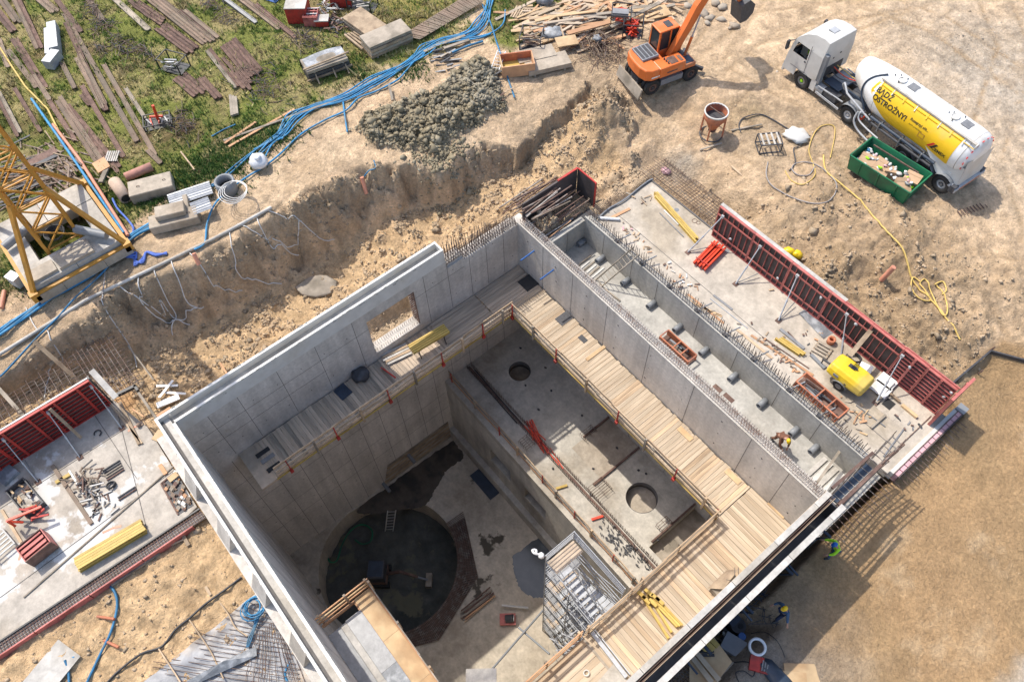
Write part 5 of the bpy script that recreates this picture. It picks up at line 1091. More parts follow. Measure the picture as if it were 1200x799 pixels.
# membrane and mesh field
M0,M1,M2,M3 = V(283,677,-2.3),V(325,672,-2.3),V(420,830,-2.3),V(100,830,-2.3)
fp = [V(283,676,-2.3),V(296,680,-2.3),V(330,722,-2.3),V(372,790,-2.3),V(400,840,-2.3),V(80,840,-2.3),V(128,799,-2.3),V(160,770,-2.3),V(190,757,-2.3),V(222,726,-2.3)]
def fieldpt(u,v):   # u across (left edge to wall), v downward
    a = V(283,676,0).lerp(V(110,812,0),v); b_ = V(305,690,0).lerp(V(405,850,0),v); q = a.lerp(b_,u); return q
mb = MB().sheet(lambda u,v: (lambda q: (q.x,q.y,gz(q.x,q.y)+.05+.02*math.sin(31*u+7*v)+.03*math.sin(17*v-9*u)))(fieldpt(u,v)),36,36)
tag(mb.build('membrane','membrane'),'grey blue plastic membrane under steel mesh at the bottom left','membrane')
b = MB()
for i in range(26):
    v = (i+.5)/26; q0,q1 = fieldpt(.04+.12*math.sin(i),v),fieldpt(.98,v); n_ = 6; b.tube([(lambda q:(q.x,q.y,gz(q.x,q.y)+.13+.02*math.sin(i*3+j)))(q0.lerp(q1,j/n_)) for j in range(n_+1)],.014,4)
for i in range(16):
    u = .5+.5*i/16; q0,q1 = fieldpt(u,.02+.3*(1-i/16)),fieldpt(u+.02*math.sin(i),1); n_ = 8; b.tube([(lambda q:(q.x,q.y,gz(q.x,q.y)+.15))(q0.lerp(q1,j/n_)) for j in range(n_+1)],.014,4)
tag(b.build('steel_mesh','rebar'),'rusty steel mesh laid over the grey blue membrane','mesh',kind='stuff')
for i,(pts,l_) in enumerate(((((222,726),(235,745),(248,765),(262,795)),'long wavy lath over the membrane, second from the left'),(((186,760),(196,775),(206,790),(215,805)),'wavy lath at the left end of the membrane'),(((258,706),(268,720),(276,735),(290,745)),'wavy lath over the membrane near the blue coil'))):
    single(MB().tube(spline([GV(*p_,.2) for p_ in pts],4),.035,5),'lath','plank',l_,'lath')
hose('membrane_roll','dark rolled edge of the plastic membrane beside the sand',((283,676),(262,692),(240,708),(222,724),(205,738),(190,757),(165,766),(140,785),(120,805)),.05,'black',dz=.08)
single(MB().add([GV(300,757,.2),GV(301,768,.2),GV(226,803,.2),GV(215,800,.2),GV(262,774,.32)],[(0,4,1),(1,4,2),(2,4,3),(3,4,0)]),'clear_sheet','tarp','crumpled strip of pale clear plastic over the mesh','plastic strip')
t = thing('hose_coil','tangled coil of blue hose lying on the mesh by the finned wall','hose coil',tuple(GV(298,712,.25)))
for k in range(5): 
    ph = random.uniform(0,6); r0 = random.uniform(.32,.5); MB().tube([(r0*math.cos(i*.45)+.06*math.sin(k*5),r0*1.1*math.sin(i*.45)+.08*math.cos(k*3),.04*k+.03*math.sin(i+ph)) for i in range(14)],.03,5,closed=True).build('loop','blueh',t)
tl = MB()
for k in range(3): tl.tube(spline([GV(300+k*2,722,.3),GV(297+k,735,.25),GV(291+k*2,748,.25),GV(289+k,758,.2)],4),.03,5)
tl.build('tail','blueh',t,world=True)
square('red_block','small red foam block on the ledge of the finned wall','block',312,699,.42,.2,.12,'redo',z=-1.33,rz=0)
hose('hose','short blue hose end at the bottom beside the finned wall',((340,775),(334,788),(338,800),(350,808)),.05,'blueh')
# ------------------------------------------------------------------ field of rusty steel, blocks, hoses (upper left)
def lay(name,label,cat,a,b,w,h,mat,dz=0.,group=None,prof='flat'):
    A,B = GV(*a),GV(*b); c=(A+B)/2; ang = math.atan2(B.y-A.y,B.x-A.x); L = (B-A).length; z0 = max(A.z,B.z,c.z)+dz
    t = thing(name,label,cat,(c.x,c.y,z0),ang,group)
    return t,L
RW = [ # photo line of each rusty member: x0,y0,x1,y1,width,mat
 (2,0,22,28,.5,'rustp'),(20,0,47,58,.55,'rustp'),(0,18,18,40,.5,'rust'),(47,0,66,16,.6,'rustp'),(18,48,54,106,.5,'rust'),(66,0,95,38,.35,'plankg'),(75,16,160,165,.34,'rustp'),(78,28,126,132,.34,'rust'),(92,68,124,128,.5,'rustp'),
 (0,114,24,160,.45,'plankg'),(10,60,44,104,.35,'rustp'),(70,118,122,198,.55,'rustp'),(80,128,140,200,.5,'rust'),(98,104,146,186,.3,'rust'),(124,80,184,186,.3,'rustp'),(150,108,172,142,.25,'plankg'),(134,0,174,36,.4,'plankg'),(160,6,192,28,.7,'rust'),
 (180,0,246,52,.9,'rustp'),(190,34,228,62,.95,'rust'),(213,14,252,46,.6,'rustp'),(246,62,280,106,.45,'plankg'),(262,70,295,108,.25,'rust'),(212,92,236,112,1.0,'rust'),(235,92,256,116,.5,'rust'),(262,0,300,28,.3,'galvd'),(282,0,330,36,.5,'rustp'),(300,8,342,42,.35,'rust'),
 (0,50,12,82,.4,'rustp'),(104,0,120,24,.4,'rustp'),(268,52,300,90,1.2,'rust'),(275,84,292,104,.8,'rust'),(174,178,190,194,.3,'rustp'),(60,122,90,168,.3,'rust'),(40,90,60,120,.3,'rustp'),(74,76,90,108,.3,'rustp'),(20,108,50,158,.25,'rust'),(98,112,108,124,.5,'rust'),(152,2,176,22,.3,'rust'),(328,30,345,45,.3,'rust')]
GR = 'rusty steel members laid out in the grass'
def whereabouts(px,py):
    hx = 'left edge' if px < 40 else 'upper left' if px < 110 else 'middle' if px < 200 else 'right part'
    return hx
lab_used = {}
near = [((62,50),'the bent grey concrete beam'),((120,30),'the round rusty cage'),((205,78),'the black frame crate'),((185,145),'the red machine part'),((112,130),'the long blue pole'),((22,170),'the yellow crane mast'),((275,160),'the grey weathered stakes'),((145,55),'the dark rusty scrap'),((240,50),'the bundle of wide plates'),((300,85),'the brown mesh tangle'),((345,60),'the red steel boxes'),((175,190),'the concrete block')]
for i,(x0,y0,x1,y1,w_,m_) in enumerate(RW):
    px,py = (x0+x1)/2,(y0+y1)/2; nr = sorted(near,key=lambda q: math.hypot(q[0][0]-px,q[0][1]-py))[0]; L_ = math.hypot(x1-x0,y1-y0)
    dx,dy = px-nr[0][0],py-nr[0][1]; side = ('below' if dy > 0 else 'above') if abs(dy) > abs(dx) else ('right of' if dx > 0 else 'left of')
    sz = 'very long' if L_ > 95 else 'long' if L_ > 55 else 'short' if L_ > 28 else 'stubby'; wd = 'broad' if w_ > .55 else 'narrow' if w_ < .35 else 'medium'
    colr = {'rustp':'pale rusty','rust':'dark rusty','plankg':'grey brown','galvd':'grey'}[m_]
    lb = f'{sz} {wd} {colr} steel member in the grass {side} {nr[1]}'
    if lb in lab_used: lb += ', the one farther right' if px > lab_used[lb] else ', the one farther left'
    lab_used[lb] = px
    t,L = lay('steel_beam',lb,'steel beam',(x0,y0),(x1,y1),w_,.2,m_,group=GR)
    n_ = max(1,int(w_/.22))
    for k in range(n_):
        y = (k-(n_-1)/2)*(w_/n_); o_ = random.uniform(-.2,.2); ww = w_/n_*.46
        MB().box(-L/2+o_,L/2+o_,y-ww,y+ww,.06,.12).box(-L/2+o_,L/2+o_,y-ww,y-ww+.03,-.05,.18).box(-L/2+o_,L/2+o_,y+ww-.03,y+ww,-.05,.18).build('profile',m_ if random.random() < .8 else 'rust',t)
def tangle(name,label,cat,px,py,sx,sy,n,mats,h=.5,r=.02,L=(.4,1.),box=False,ang=None):
    c = GV(px,py); t = thing(name,label,cat,tuple(c)); b = {m_:MB() for m_ in mats}
    for i in range(n):
        a = (ang if ang is not None else random.uniform(0,3.14))+random.gauss(0,.25); l_ = random.uniform(*L); x,y = random.gauss(0,sx),random.gauss(0,sy); z_ = random.uniform(.03,h)*math.exp(-(x*x/(sx*sx)+y*y/(sy*sy))*.35); m_ = random.choice(mats)
        p = [(x-math.cos(a)*l_/2,y-math.sin(a)*l_/2,z_),(x+random.uniform(-.1,.1),y+random.uniform(-.1,.1),z_+random.uniform(0,.15)),(x+math.cos(a)*l_/2,y+math.sin(a)*l_/2,max(.02,z_+random.uniform(-.15,.1)))]
        if box: b[m_].bar(p[0],p[2],random.uniform(.05,.12),random.uniform(.03,.06))
        else: b[m_].tube(p,r,4)
    for m_ in mats:
        if b[m_].v: b[m_].build('tangle',m_,t,stuff=True)
    return t
for (px,py,sx,sy,n_,l_) in ((120,32,.5,.4,50,'round rusty cage of wire standing in the grass'),(138,52,.6,.3,40,'dark rusty scrap lying below the round cage'),(150,62,.5,.5,40,'heap of dark brown scrap left of the black frame crate'),(250,8,.4,.35,40,'brown wire tangle near the top edge of the field'),(266,22,.6,.3,30,'low rusty tangle left of the grey steel strip'),
    (216,146,.7,.4,60,'brown tangle of wire beside the red machine part'),(308,98,1.2,.7,110,'wide rust brown mesh tangle left of the tarp covered stack'),(110,12,.5,.25,30,'dark scrap above the round rusty cage'),(118,60,.4,.15,20,'thin dark scrap under the round rusty cage'),(170,62,.6,.2,24,'flat rusty scrap right of the dark brown heap'),(355,48,.7,.5,60,'dark green brown wire pile below the red steel boxes')):
    tangle('scrap_tangle',l_,'scrap',px,py,sx,sy,n_,('rust','rustp','dark'),h=.45)
# bent grey concrete beam
t = thing('concrete_beam','bent grey concrete beam lying in the grass','concrete beam',tuple(GV(63,56))); A,B,C_ = GV(62,30,.35),GV(65,60,.35),GV(60,74,.35)
MB().bar(A,B,.55,.6).build('long_arm','galv',t,world=True); MB().bar(B+Vector((.3,0,0)),C_+Vector((.1,-.25,0)),.6,.6).build('short_arm','galv',t,world=True); MB().bar(A+Vector((0,-.45,-.1)),B+Vector((-.1,-.5,-.1)),.25,.3).build('side_lip','galv',t,world=True)
# black frame crate
def cage(label,px,py,sx,sy,sz,mat,rz=0,filln=0,fmats=('rust',),bars=True,base=None,slat=None):
    t = thing('frame_crate',label,'crate',tuple(GV(px,py)),rz)
    for x in (-sx,sx):
        for y in (-sy,sy): MB().box(x-.03,x+.03,y-.03,y+.03,0,sz).build('post',mat,t)
    for z_ in (.05,sz): MB().bar((-sx,-sy,z_),(sx,-sy,z_),.05).bar((-sx,sy,z_),(sx,sy,z_),.05).bar((-sx,-sy,z_),(-sx,sy,z_),.05).bar((sx,-sy,z_),(sx,sy,z_),.05).build('rim',mat,t)
    MB().box(-sx,sx,-sy,sy,.03,.07).build('bottom',base or mat,t)
    for i in range(filln):
        a = random.uniform(-.4,.4) if random.random() < .6 else random.uniform(0,3.14); l_ = sx*random.uniform(.7,1.5)/2
        MB().obox((random.uniform(-.2,.2)*sx,random.uniform(-.7,.7)*sy,.12+random.uniform(0,.75)*sz),(math.cos(a)*l_,math.sin(a)*l_,random.uniform(-.05,.08)),(-math.sin(a)*.035,math.cos(a)*.035,0),(0,0,.03)).build('part_inside',random.choice(fmats),t)
    return t
cage('black frame crate standing in the grass with grey tubes in it',206,80,.75,.5,.8,'black',.5,4,('galvd','galv'))
cage('black frame carrier with an upright bright red machine part',186,145,.5,.75,.35,'black',-.4,7,('redo','galvd'))
t = thing('machine_part','upright bright red machine arm standing on the black carrier','machine part',tuple(GV(185,140,.35)))
MB().bar((0,0,0),(.05,.1,1.0),.14).build('arm','redo',t); MB().bar((-.25,-.3,.2),(.2,.3,.2),.1).build('base','redo',t)
G5 = 'grey weathered stakes'
for i in range(3): single(MB().bar(GV(270+i*3,112+i,.15),GV(272+i*3,136-i,.15),.16,.14),'stake','plankg',['left grey stake of three side by side in the grass','middle grey stake of three side by side in the grass','right grey stake of three side by side in the grass'][i],'stake',group=G5)
# poles across the grass
single(MB().tube([GV(37,116,.25),GV(75,170,.3),GV(145,273,.45)],.075,7),'pole','blueh','long blue pole running from the grass to the hose knot by the crane','pole')
single(MB().tube([GV(62,146,.2),GV(92,185,.25),GV(150,276,.4)],.09,8),'pipe','pipeo','long salmon orange pipe beside the long blue pole','pipe')
single(MB().tube([GV(0,56,.12),GV(12,75,.12),GV(30,102,.12),GV(56,128,.15),GV(70,156,.2)],.06,6),'pole','yelh','thin yellow pole in the grass at the left, ending at the salmon pipe','pole')
single(MB().cyl(GV(212,178,.1),GV(228,199,.12),.05,6),'stick','plank','thin pale yellow stick in the weeds above the corrugated sheets','stick')
for i,(a,b) in enumerate((((263,168),(300,143)),((268,172),(345,128)),((262,165),(420,108)))):
    single(MB().bar(GV(*a,.12),GV(*b,.12),.14,.05),'plank',['plankr','plankr','plankg'][i],['short salmon plank at the edge of the grass','long salmon plank along the edge of the grass','weathered long plank between grass and blue hoses'][i],'plank')
single(MB().tube([GV(248,160,.06),GV(262,152,.06),GV(276,146,.1)],.04,5),'hose','blueh','thin pale blue pipe end in the weeds','pipe')
# concrete blocks and pipes
def block(label,px,py,ax,L,Wd,H,mat='block',dz=0,name='concrete_block',notch=True):
    c = GV(px,py,dz); t = thing(name,label,'concrete block',tuple(c),ax)
    b = MB().box(-L/2,L/2,-Wd/2,Wd/2,0,H)
    o = b.build('block',mat,t); m_ = o.modifiers.new('bevel','BEVEL'); m_.width = .03; m_.segments = 1
    if notch: MB().tube([(L*.3,0,H),(L*.3,0,H+.06),(L*.3+.14,0,H+.06),(L*.3+.14,0,H)],.02,5).tube([(-L*.3,0,H),(-L*.3,0,H+.06),(-L*.3+.14,0,H+.06),(-L*.3+.14,0,H)],.02,5).build('lifting_loop','rebar',t,stuff=True)
    return t
block('big pale concrete block beside the pinkish pipe at the crane',181,225,math.radians(70),2.3,1.15,.65)
block('lower of two stacked concrete blocks below the corrugated sheets',207,262,math.radians(68),2.5,.9,.55)
block('upper concrete block with a notch, on the block below the corrugated sheets',201,250,math.radians(68),1.5,.8,.35,dz=.58,notch=False)
block('thin concrete slab standing tilted between the blocks and the small sheets',222,245,math.radians(-20),1.1,.25,.6,notch=False)
for i,(a,b,r_,m_,l_) in enumerate((((147,208),(178,195),.25,'pipep','pinkish brown pipe lying behind the big pale concrete block'),((134,213),(148,233),.33,'pipec','short wide brown concrete pipe standing by the salmon pipe'))):
    A,B = GV(*a,r_),GV(*b,r_); t = thing('pipe',l_,'pipe',tuple(A)); MB().ring(A,B-A,r_*.78,r_,(B-A).length,18).build('pipe',m_,t,world=True); MB().cyl(A+(B-A)*.05,A+(B-A)*.97,r_*.77,14).build('dark_inside','hole',t,world=True)
def corrug(label,px,py,rz,L,Wd,dz):
    t = thing('corrugated_sheet',label,'metal sheet',tuple(GV(px,py,dz)),rz); n_ = int(Wd/.045)
    MB().sheet(lambda u,v:(L*(u-.5),Wd*(v-.5),.05+.03*math.sin(v*Wd*2*math.pi/.17)),1,n_,False).build('sheet','galv',t); return t
corrug('large corrugated metal sheet lying on the weeds above the stacked blocks',223,228,math.radians(75),2.3,1.0,.35)
corrug('small corrugated metal sheet on the block edge beside the large one',236,242,math.radians(78),1.0,.9,.6)
t = thing('concrete_ring','dark concrete ring tank open at the top','tank',tuple(GV(268,224))); MB().ring((0,0,0),(0,0,1),.42,.55,.8,20).build('ring','plasg',t); MB().cyl((0,0,.3),(0,0,.32),.42,16).build('dark_inside','hole',t)
t = thing('hose_coil','white hose coiled in wide loops over the dark concrete ring','hose coil',tuple(GV(276,222,.85)))
for k in range(4): MB().tube([((.62+.06*k)*math.cos(i*.35)+.05*k,(.6+.05*k)*math.sin(i*.35)-.08*k,.02*k+.03*math.sin(i)) for i in range(18)],.02,5,closed=True).build('loop','whiteh',t)
t = thing('big_bag','white bulk bag beside the blue hoses above the header pipe','bag',tuple(GV(305,195))); o = MB().blob((0,0,.38),(.55,.5,.42),11,.10,12,8).build('bag','plasw',t); MB().blob((.1,0,.78),(.2,.2,.12),4,.2).build('tied_top','plasw',t)
t = thing('big_bag','pale grey bulk bag at the top edge beside the plank pile','bag',tuple(GV(637,4))); MB().blob((0,0,.4),(.7,.55,.45),17,.1,12,8).build('bag','tarp',t); MB().box(-.3,.3,-.25,.25,.78,.84).build('top_flap','plasw',t)
# blue hose bundle
BH = 'blue hoses of the bundle above the excavation'
def bund(label,pts,off,r=.055,k=6,dz=.1,mat='blueh'):
    P_ = [GV(a,b,dz) for a,b in pts]; Q_ = []
    for i,p_ in enumerate(P_):
        d_ = (P_[min(i+1,len(P_)-1)]-P_[max(i-1,0)]); d_.z = 0; d_.normalize(); n_ = Vector((-d_.y,d_.x,0)); Q_.append(p_+n_*off*(1+.6*math.sin(i*2.1+off*9))+Vector((0,0,abs(math.sin(i*1.7+off*13))*.05)))
    p = spline(Q_,k); p = [Vector((q.x,q.y,max(q.z,gz(q.x,q.y)+r))) for q in p]
    return single(MB().tube(p,r,6),'hose',mat,label,'hose',group=BH)
main = ((575,-10),(573,10),(564,28),(548,40),(520,48),(500,58),(488,66),(470,80),(440,95),(405,113),(370,126),(345,138),(325,162))
words = ['outermost','second','third','fourth','fifth','sixth','innermost']
for i in range(7): bund(f'{words[i]} strand of the blue hose bundle sweeping down from the top edge', main if i%2 else main[:-1]+((330,156),(318,168),(305,180)), -.30+i*.10, .045)
for i in range(2): bund(['left','right'][i]+' blue hose running down past the white bag to the corrugated sheets',((335,150),(318,164),(300,176),(275,196),(255,214),(242,221)),-.05+i*.14,.05)
bund('blue hose below the bundle, running past the bag to the header pipe corner',((575,40),(560,46),(540,48),(510,55),(490,68),(476,84),(465,95),(440,108),(420,116),(405,130),(380,142),(352,158),(330,180),(310,195),(290,208),(270,222),(252,240),(243,262),(240,285),(228,293)),.0,.055)
bund('blue hose reaching right over the bare soil from the top of the bundle',((592,12),(590,28),(578,38),(560,44),(540,46)),.0,.05)
bund('blue hose crossing down past the ladder to the water box',((565,5),(575,28),(582,50),(592,80),(596,95),(603,115)),.0,.05)
bund('short blue hose branching down to the soil near the clay heap',((402,118),(404,135),(407,155)),.0,.05)
bund('short blue pipe lying above the clay heap',((530,62),(548,55),(566,49)),.0,.07)
lower = ((178,262),(160,276),(143,288),(135,300),(110,322),(80,340),(50,356),(20,378),(-10,400))
for i in range(5): bund(f'{words[i]} strand of the blue hoses from the crane knot to the left edge', lower if i < 3 else ((178,262),(160,274),(140,288),(128,300),(100,318),(75,334),(40,358),(10,384),(-10,396)), -.22+i*.11, .06)
bund('loose blue hose curving away below the bundle left of the stacked blocks',((140,292),(128,312),(110,330),(88,350),(70,370),(55,385),(40,400),(8,435),(0,442)),.0,.05)
for i in range(3): bund(['upper','middle','lower'][i]+' flattened blue ribbon hose lying in zigzags below the stacked blocks',((142,295+i*3),(152,300+i),(160,296+i*4),(158,312-i*3),(168,302+i*3),(172,296),(183,300-i),(196,296+i)),.0,.055,4,.05,'bluec')
bund('blue ribbon hose hanging from the grey pipe end to the knot',((132,233),(138,245),(150,258),(157,270),(150,285),(148,300)),.0,.06,5,.1,'bluec')
# header pipe of the dewatering wells with white hoses
hp = thing('header_pipe','long pale header pipe with thin white hoses along the crest of the excavation','pipe',tuple(GV(160,325)))
pp = [GV(a,b,.12) for a,b in ((-5,418),(40,390),(100,352),(125,340),(165,321),(205,302),(225,292),(250,280),(280,264),(318,243))]
MB().tube(pp,.09,8).build('pipe','rim',hp,world=True)
WH = 'thin white well hoses'
for i,(pts,l_) in enumerate((( ((45,388),(38,378),(30,360)),'white well hose at the far left end of the header pipe'),(((120,345),(122,360),(135,382),(150,402),(160,430)),'white well hose hanging down at the left toward the slab'),
    (((162,322),(166,345),(176,368),(195,378),(218,372),(236,362)),'white well hose in a low loop right of the mast shadow'),(((180,314),(188,335),(198,355),(206,370),(202,392)),'white well hose hanging steeply in the middle of the bank'),
    (((200,304),(208,325),(214,345),(225,358),(240,362)),'white well hose swinging right under the header pipe'),(((222,296),(238,315),(250,335),(262,345),(285,342)),'white well hose looping right to the bank toe'),
    (((268,268),(272,290),(276,315),(300,328),(330,332)),'white well hose hanging from the right part of the header pipe'),(((278,262),(300,272),(325,275),(350,278),(362,282)),'white well hose running far right down the bank'),
    (((300,252),(305,265),(320,290),(336,300),(350,298)),'white well hose in an open loop on the bank'),(((312,246),(330,252),(345,262),(370,280),(392,281)),'white well hose from the end of the header pipe'),
    (((140,335),(160,350),(180,352),(195,362),(203,372),(222,380)),'white well hose winding flat along the bank'),(((55,385),(62,408),(62,430),(55,448),(52,465)),'white well hose dropping to the red panels'))):
    P_ = spline([GV(*p_,.1) for p_ in pts],5); P_ = [Vector((q.x,q.y,gz(q.x,q.y)+.06)) for q in P_]
    single(MB().tube(P_,.03,5),'well_hose','whiteh',l_,'hose',group=WH)
for i,(a,b,l_) in enumerate((((227,297),(233,310),'orange pipe stub on the bank under the header pipe'),((424,208),(429,226),'orange pipe stub on the bank near the middle of the photo'))):
    single(MB().cyl(GV(*a,.35),GV(*b,.0),.11,10),'pipe_stub','pipeo',l_,'pipe')
single(MB().tube(spline([GV(427,207,.3),GV(433,202,.3),GV(440,196,.3),GV(438,188,.2)],4),.04,5),'hose','blueh','thin blue hose at the upper end of the orange stub in mid photo','hose')
single(MB().bar(GV(456,100,.35),GV(460,118,.3),.14,.1),'timber_post','plankg','short grey post lying below the blue hoses near the clay heap','post')
hose('hose','grey hose hanging down the bank left of the shaded bank face',((118,300),(123,318),(120,345)),.035,'greyh')
for i,(a,b,w_,m_,l_) in enumerate((((40,400),(94,448),.2,'oldwood','long board bridging from the crest down to the red panel end'),((0,455),(30,490),.18,'plankg','grey board at the left edge leading down to the red panels'),((258,425),(270,445),.1,'plankr','thin reddish stick on the trench floor'),((150,405),(180,445),.07,'plankg','thin stick lying down the bank above the bar grid'))):
    single(MB().bar(GV(*a,.25),GV(*b,.9 if i < 2 else .25),w_,.06),'plank',m_,l_,'plank')
for i,(px,py,rz,l_) in enumerate(((196,452,.9,'upper white plank crossing another in the trench by the gutter corner'),(195,456,2.0,'white plank crossed under another in the trench by the gutter corner'),(206,461,.8,'lone white plank right of the crossed white planks'))):
    c = GV(px,py,.15); single(MB().obox((0,0,.03*i),(math.cos(rz)*.55,math.sin(rz)*.55,0),(-math.sin(rz)*.06,math.cos(rz)*.06,0),(0,0,.02)),'plank','white',l_,'plank',tuple(c))
c = GV(197,470,.2); single(MB().obox((0,0,0),(.12,.55,0),(.16,-.03,0),(0,0,.04)),'foam_sheet','plasw','wider white panel with bluish end by the crossed white planks','panel',tuple(c))
q_ = GV(372,336,.0); t = thing('concrete_spill','flat grey oval of spilled concrete on the trench floor','spill',tuple(q_),.9); MB().blob((0,0,.03),(1.15,.75,.14),3,.10,16,6).build('crust','plankg',t)
# ------------------------------------------------------------------ tower crane foot
t = thing('tower_crane','foot and lowest mast of a yellow lattice tower crane on concrete ballast','crane',(-35.5,-1.9,-.2))
cx0,cy0 = -35.5,-1.9; zb = .15
base = MB()
for (x0,x1,y0,y1) in ((-38.2,-32.9,-4.3,.6),): pass
for i,(y0,y1) in enumerate(((-4.35,-3.0),(-2.98,-.82),(-.8,.62))):
    MB().box(-33.6,-32.6,y0,y1,-.1,.42).build('lower_ballast','block',t,world=True)
for i,(x0,x1) in enumerate(((-38.1,-36.6),(-34.4,-32.95))):
    for k,(y0,y1) in enumerate(((-4.3,-1.95),(-1.92,.45))):
        MB().box(x0,x1,y0,y1,.1,.75).build('ballast_block','rim',t,world=True)
MB().box(-36.58,-34.42,-4.3,-3.3,.1,.72).box(-36.58,-34.42,-.4,.45,.1,.72).build('ballast_block','rim',t,world=True,stuff=True)
MB().box(-34.0,-33.02,-2.7,-.9,.75,.95).box(-33.9,-33.1,-4.2,-2.8,.75,.93).build('top_ballast','block',t,world=True,stuff=True)
for (x,y,l_) in ((-32.93,-2.6,.5),(-32.93,-.6,.5)): MB().box(x,x+.02,y-l_/2,y+l_/2,.2,.4).build('slot','hole',t,world=True)
for a,b in (((-32.75,-4.4),(-32.75,.6)),((-38.2,-4.4),(-38.2,.6)),((-38.2,-4.4),(-32.75,-4.4)),((-38.2,.6),(-32.75,.6))):
    MB().bar((*a,.35),(*b,.35),.2,.3).build('base_beam','crane',t,world=True)
hw = .85
for sx in (-1,1):
    for sy in (-1,1):
        MB().bar((cx0+sx*2.7,cy0+sy*2.45,.45),(cx0+sx*hw,cy0+sy*hw,4.2),.2).build('raking_strut','crane',t,world=True)
        MB().box(cx0+sx*2.7-.2,cx0+sx*2.7+.2,cy0+sy*2.45-.2,cy0+sy*2.45+.2,.1,.62).build('corner_block','crane',t,world=True)
        MB().box(cx0+sx*hw-.08,cx0+sx*hw+.08,cy0+sy*hw-.08,cy0+sy*hw+.08,.3,44).build('mast_chord','crane',t,world=True)
z_ = .8
k = 0
while z_ < 44:
    b = MB(); d = 1.5
    for (ax,ay,bx,by) in ((-1,-1,1,-1),(1,-1,1,1),(1,1,-1,1),(-1,1,-1,-1)):
        b.bar((cx0+ax*hw,cy0+ay*hw,z_),(cx0+bx*hw,cy0+by*hw,z_),.07); b.bar((cx0+ax*hw,cy0+ay*hw,z_),(cx0+bx*hw,cy0+by*hw,z_+d),.07).bar((cx0+ax*hw,cy0+ay*hw,z_+d),(cx0+bx*hw,cy0+by*hw,z_),.07)
    b.build('lattice','crane',t,world=True,stuff=True); z_ += d; k += 1
MB().bar((cx0-.3,cy0-hw,1.),(cx0-.3,cy0-hw,20),.05).bar((cx0+.1,cy0-hw,1.),(cx0+.1,cy0-hw,20),.05).build('mast_ladder','crane',t,world=True,stuff=True)
for a,b in (((cx0+hw,cy0+hw,1.2),(cx0+2.2,cy0+1.9,1.1)),((cx0-hw,cy0-hw,1.2),(cx0-.5,cy0-2.4,1.1))): MB().cyl(a,b,.22,10).build('grey_tube','plasg',t,world=True)
c = thing('cable_coil','black cable coiled on the concrete ballast of the crane','cable',tuple(V(66,276,.98)))
for k in range(6): MB().tube([((.36+.03*k)*math.cos(i*.45),(.36+.03*k)*math.sin(i*.45),.03+.04*k) for i in range(14)],.03,5,closed=True).build('loop','black',c)
for i in range(5):
    q = GV(17+i*5,300+i*9,.1); s_ = single(MB().blob((0,0,.15),(.28,.24,.2),i,.25,9,6),'sandbag','plasw',['white plastic bag at the left end of the row beside the crane base','second white plastic bag in the row beside the crane base','third white plastic bag in the row beside the crane base','fourth white plastic bag in the row beside the crane base','white plastic bag at the corner foot of the crane'][i],'bag',tuple(q),i,'white bags by the crane base')
t2 = thing('junction_box','small white electric box in front of the crane corner','box',tuple(GV(24,334)),.4); MB().box(-.3,.3,-.22,.22,.1,.75).build('case','offw',t2); MB().box(-.32,.32,-.24,.24,.75,.8).build('lid','white',t2)
single(MB().cyl((-.5,-.1,.12),(.55,.1,.12),.11,9),'pipe','pipeo','short pink orange pipe at the left edge below the crane','pipe',tuple(GV(5,352)),.2-.9)
# planking and mesh round the crane
for k in range(6):
    A,B = GV(2+k*2,285+k*4.5,.1),GV(2+k*2+6,289+k*4.5,.1)
for i in range(8): single(MB().bar(GV(-5+i*3.6,277+i*6.5,.1),GV(9+i*3.3,270+i*6.5,.12),.2,.06),'board','plankg',f'{["topmost","second","third","fourth","fifth","sixth","seventh","lowest"][i]} of the grey boards lying in a row left of the crane base','board',group='grey boards beside the crane base')
tangle('mesh_stack','stack of rusty mesh and bars lying behind the crane mast','scrap',80,204,1.5,.8,110,('rustp','rebar','oldwood'),h=.4,L=(.6,1.6),box=True,ang=.2)
tangle('mesh_stack','rusty bars under the yellow mast at the left edge','scrap',35,210,1.4,1.0,80,('rustp','rebar','dark'),h=.4,L=(.8,2.0),box=True,ang=1.4)
for i,(a,b,w_,m_,l_) in enumerate((((28,196),(66,176),.55,'rust','broad rusty beam lying beside the mast, upper one'),((30,200),(68,182),.25,'dark','dark beam lying against the broad rusty beam'),((28,222),(64,203),.3,'rustp','rusty beam lying lower beside the mast'),((112,198),(126,190),.9,'plankr','reddish board under the salmon pipe end'),((126,196),(118,214),.25,'plankg','pale board below the salmon pipe end'),
    ((99,235),(134,286),.3,'plank','long brown board along the crane base toward the hose knot'),((108,228),(146,280),.25,'oldwood','second board between crane base and salmon pipe'))):
    single(MB().bar(GV(*a,.15),GV(*b,.2),w_,.12),'beam' if 'beam' in l_ else 'board',m_,l_,'beam' if 'beam' in l_ else 'board')
t = thing('slatted_board','small white slatted panel lying in the grass near the salmon pipe','panel',tuple(GV(132,184,.1)),.9)
for i in range(6): MB().box(-.35+i*.12,-.27+i*.12,-.4,.4,.04,.08).build('slat','rim',t)
MB().box(-.38,.38,-.35,-.28,0,.04).box(-.38,.38,.28,.35,0,.04).build('runner','rim',t,stuff=True)
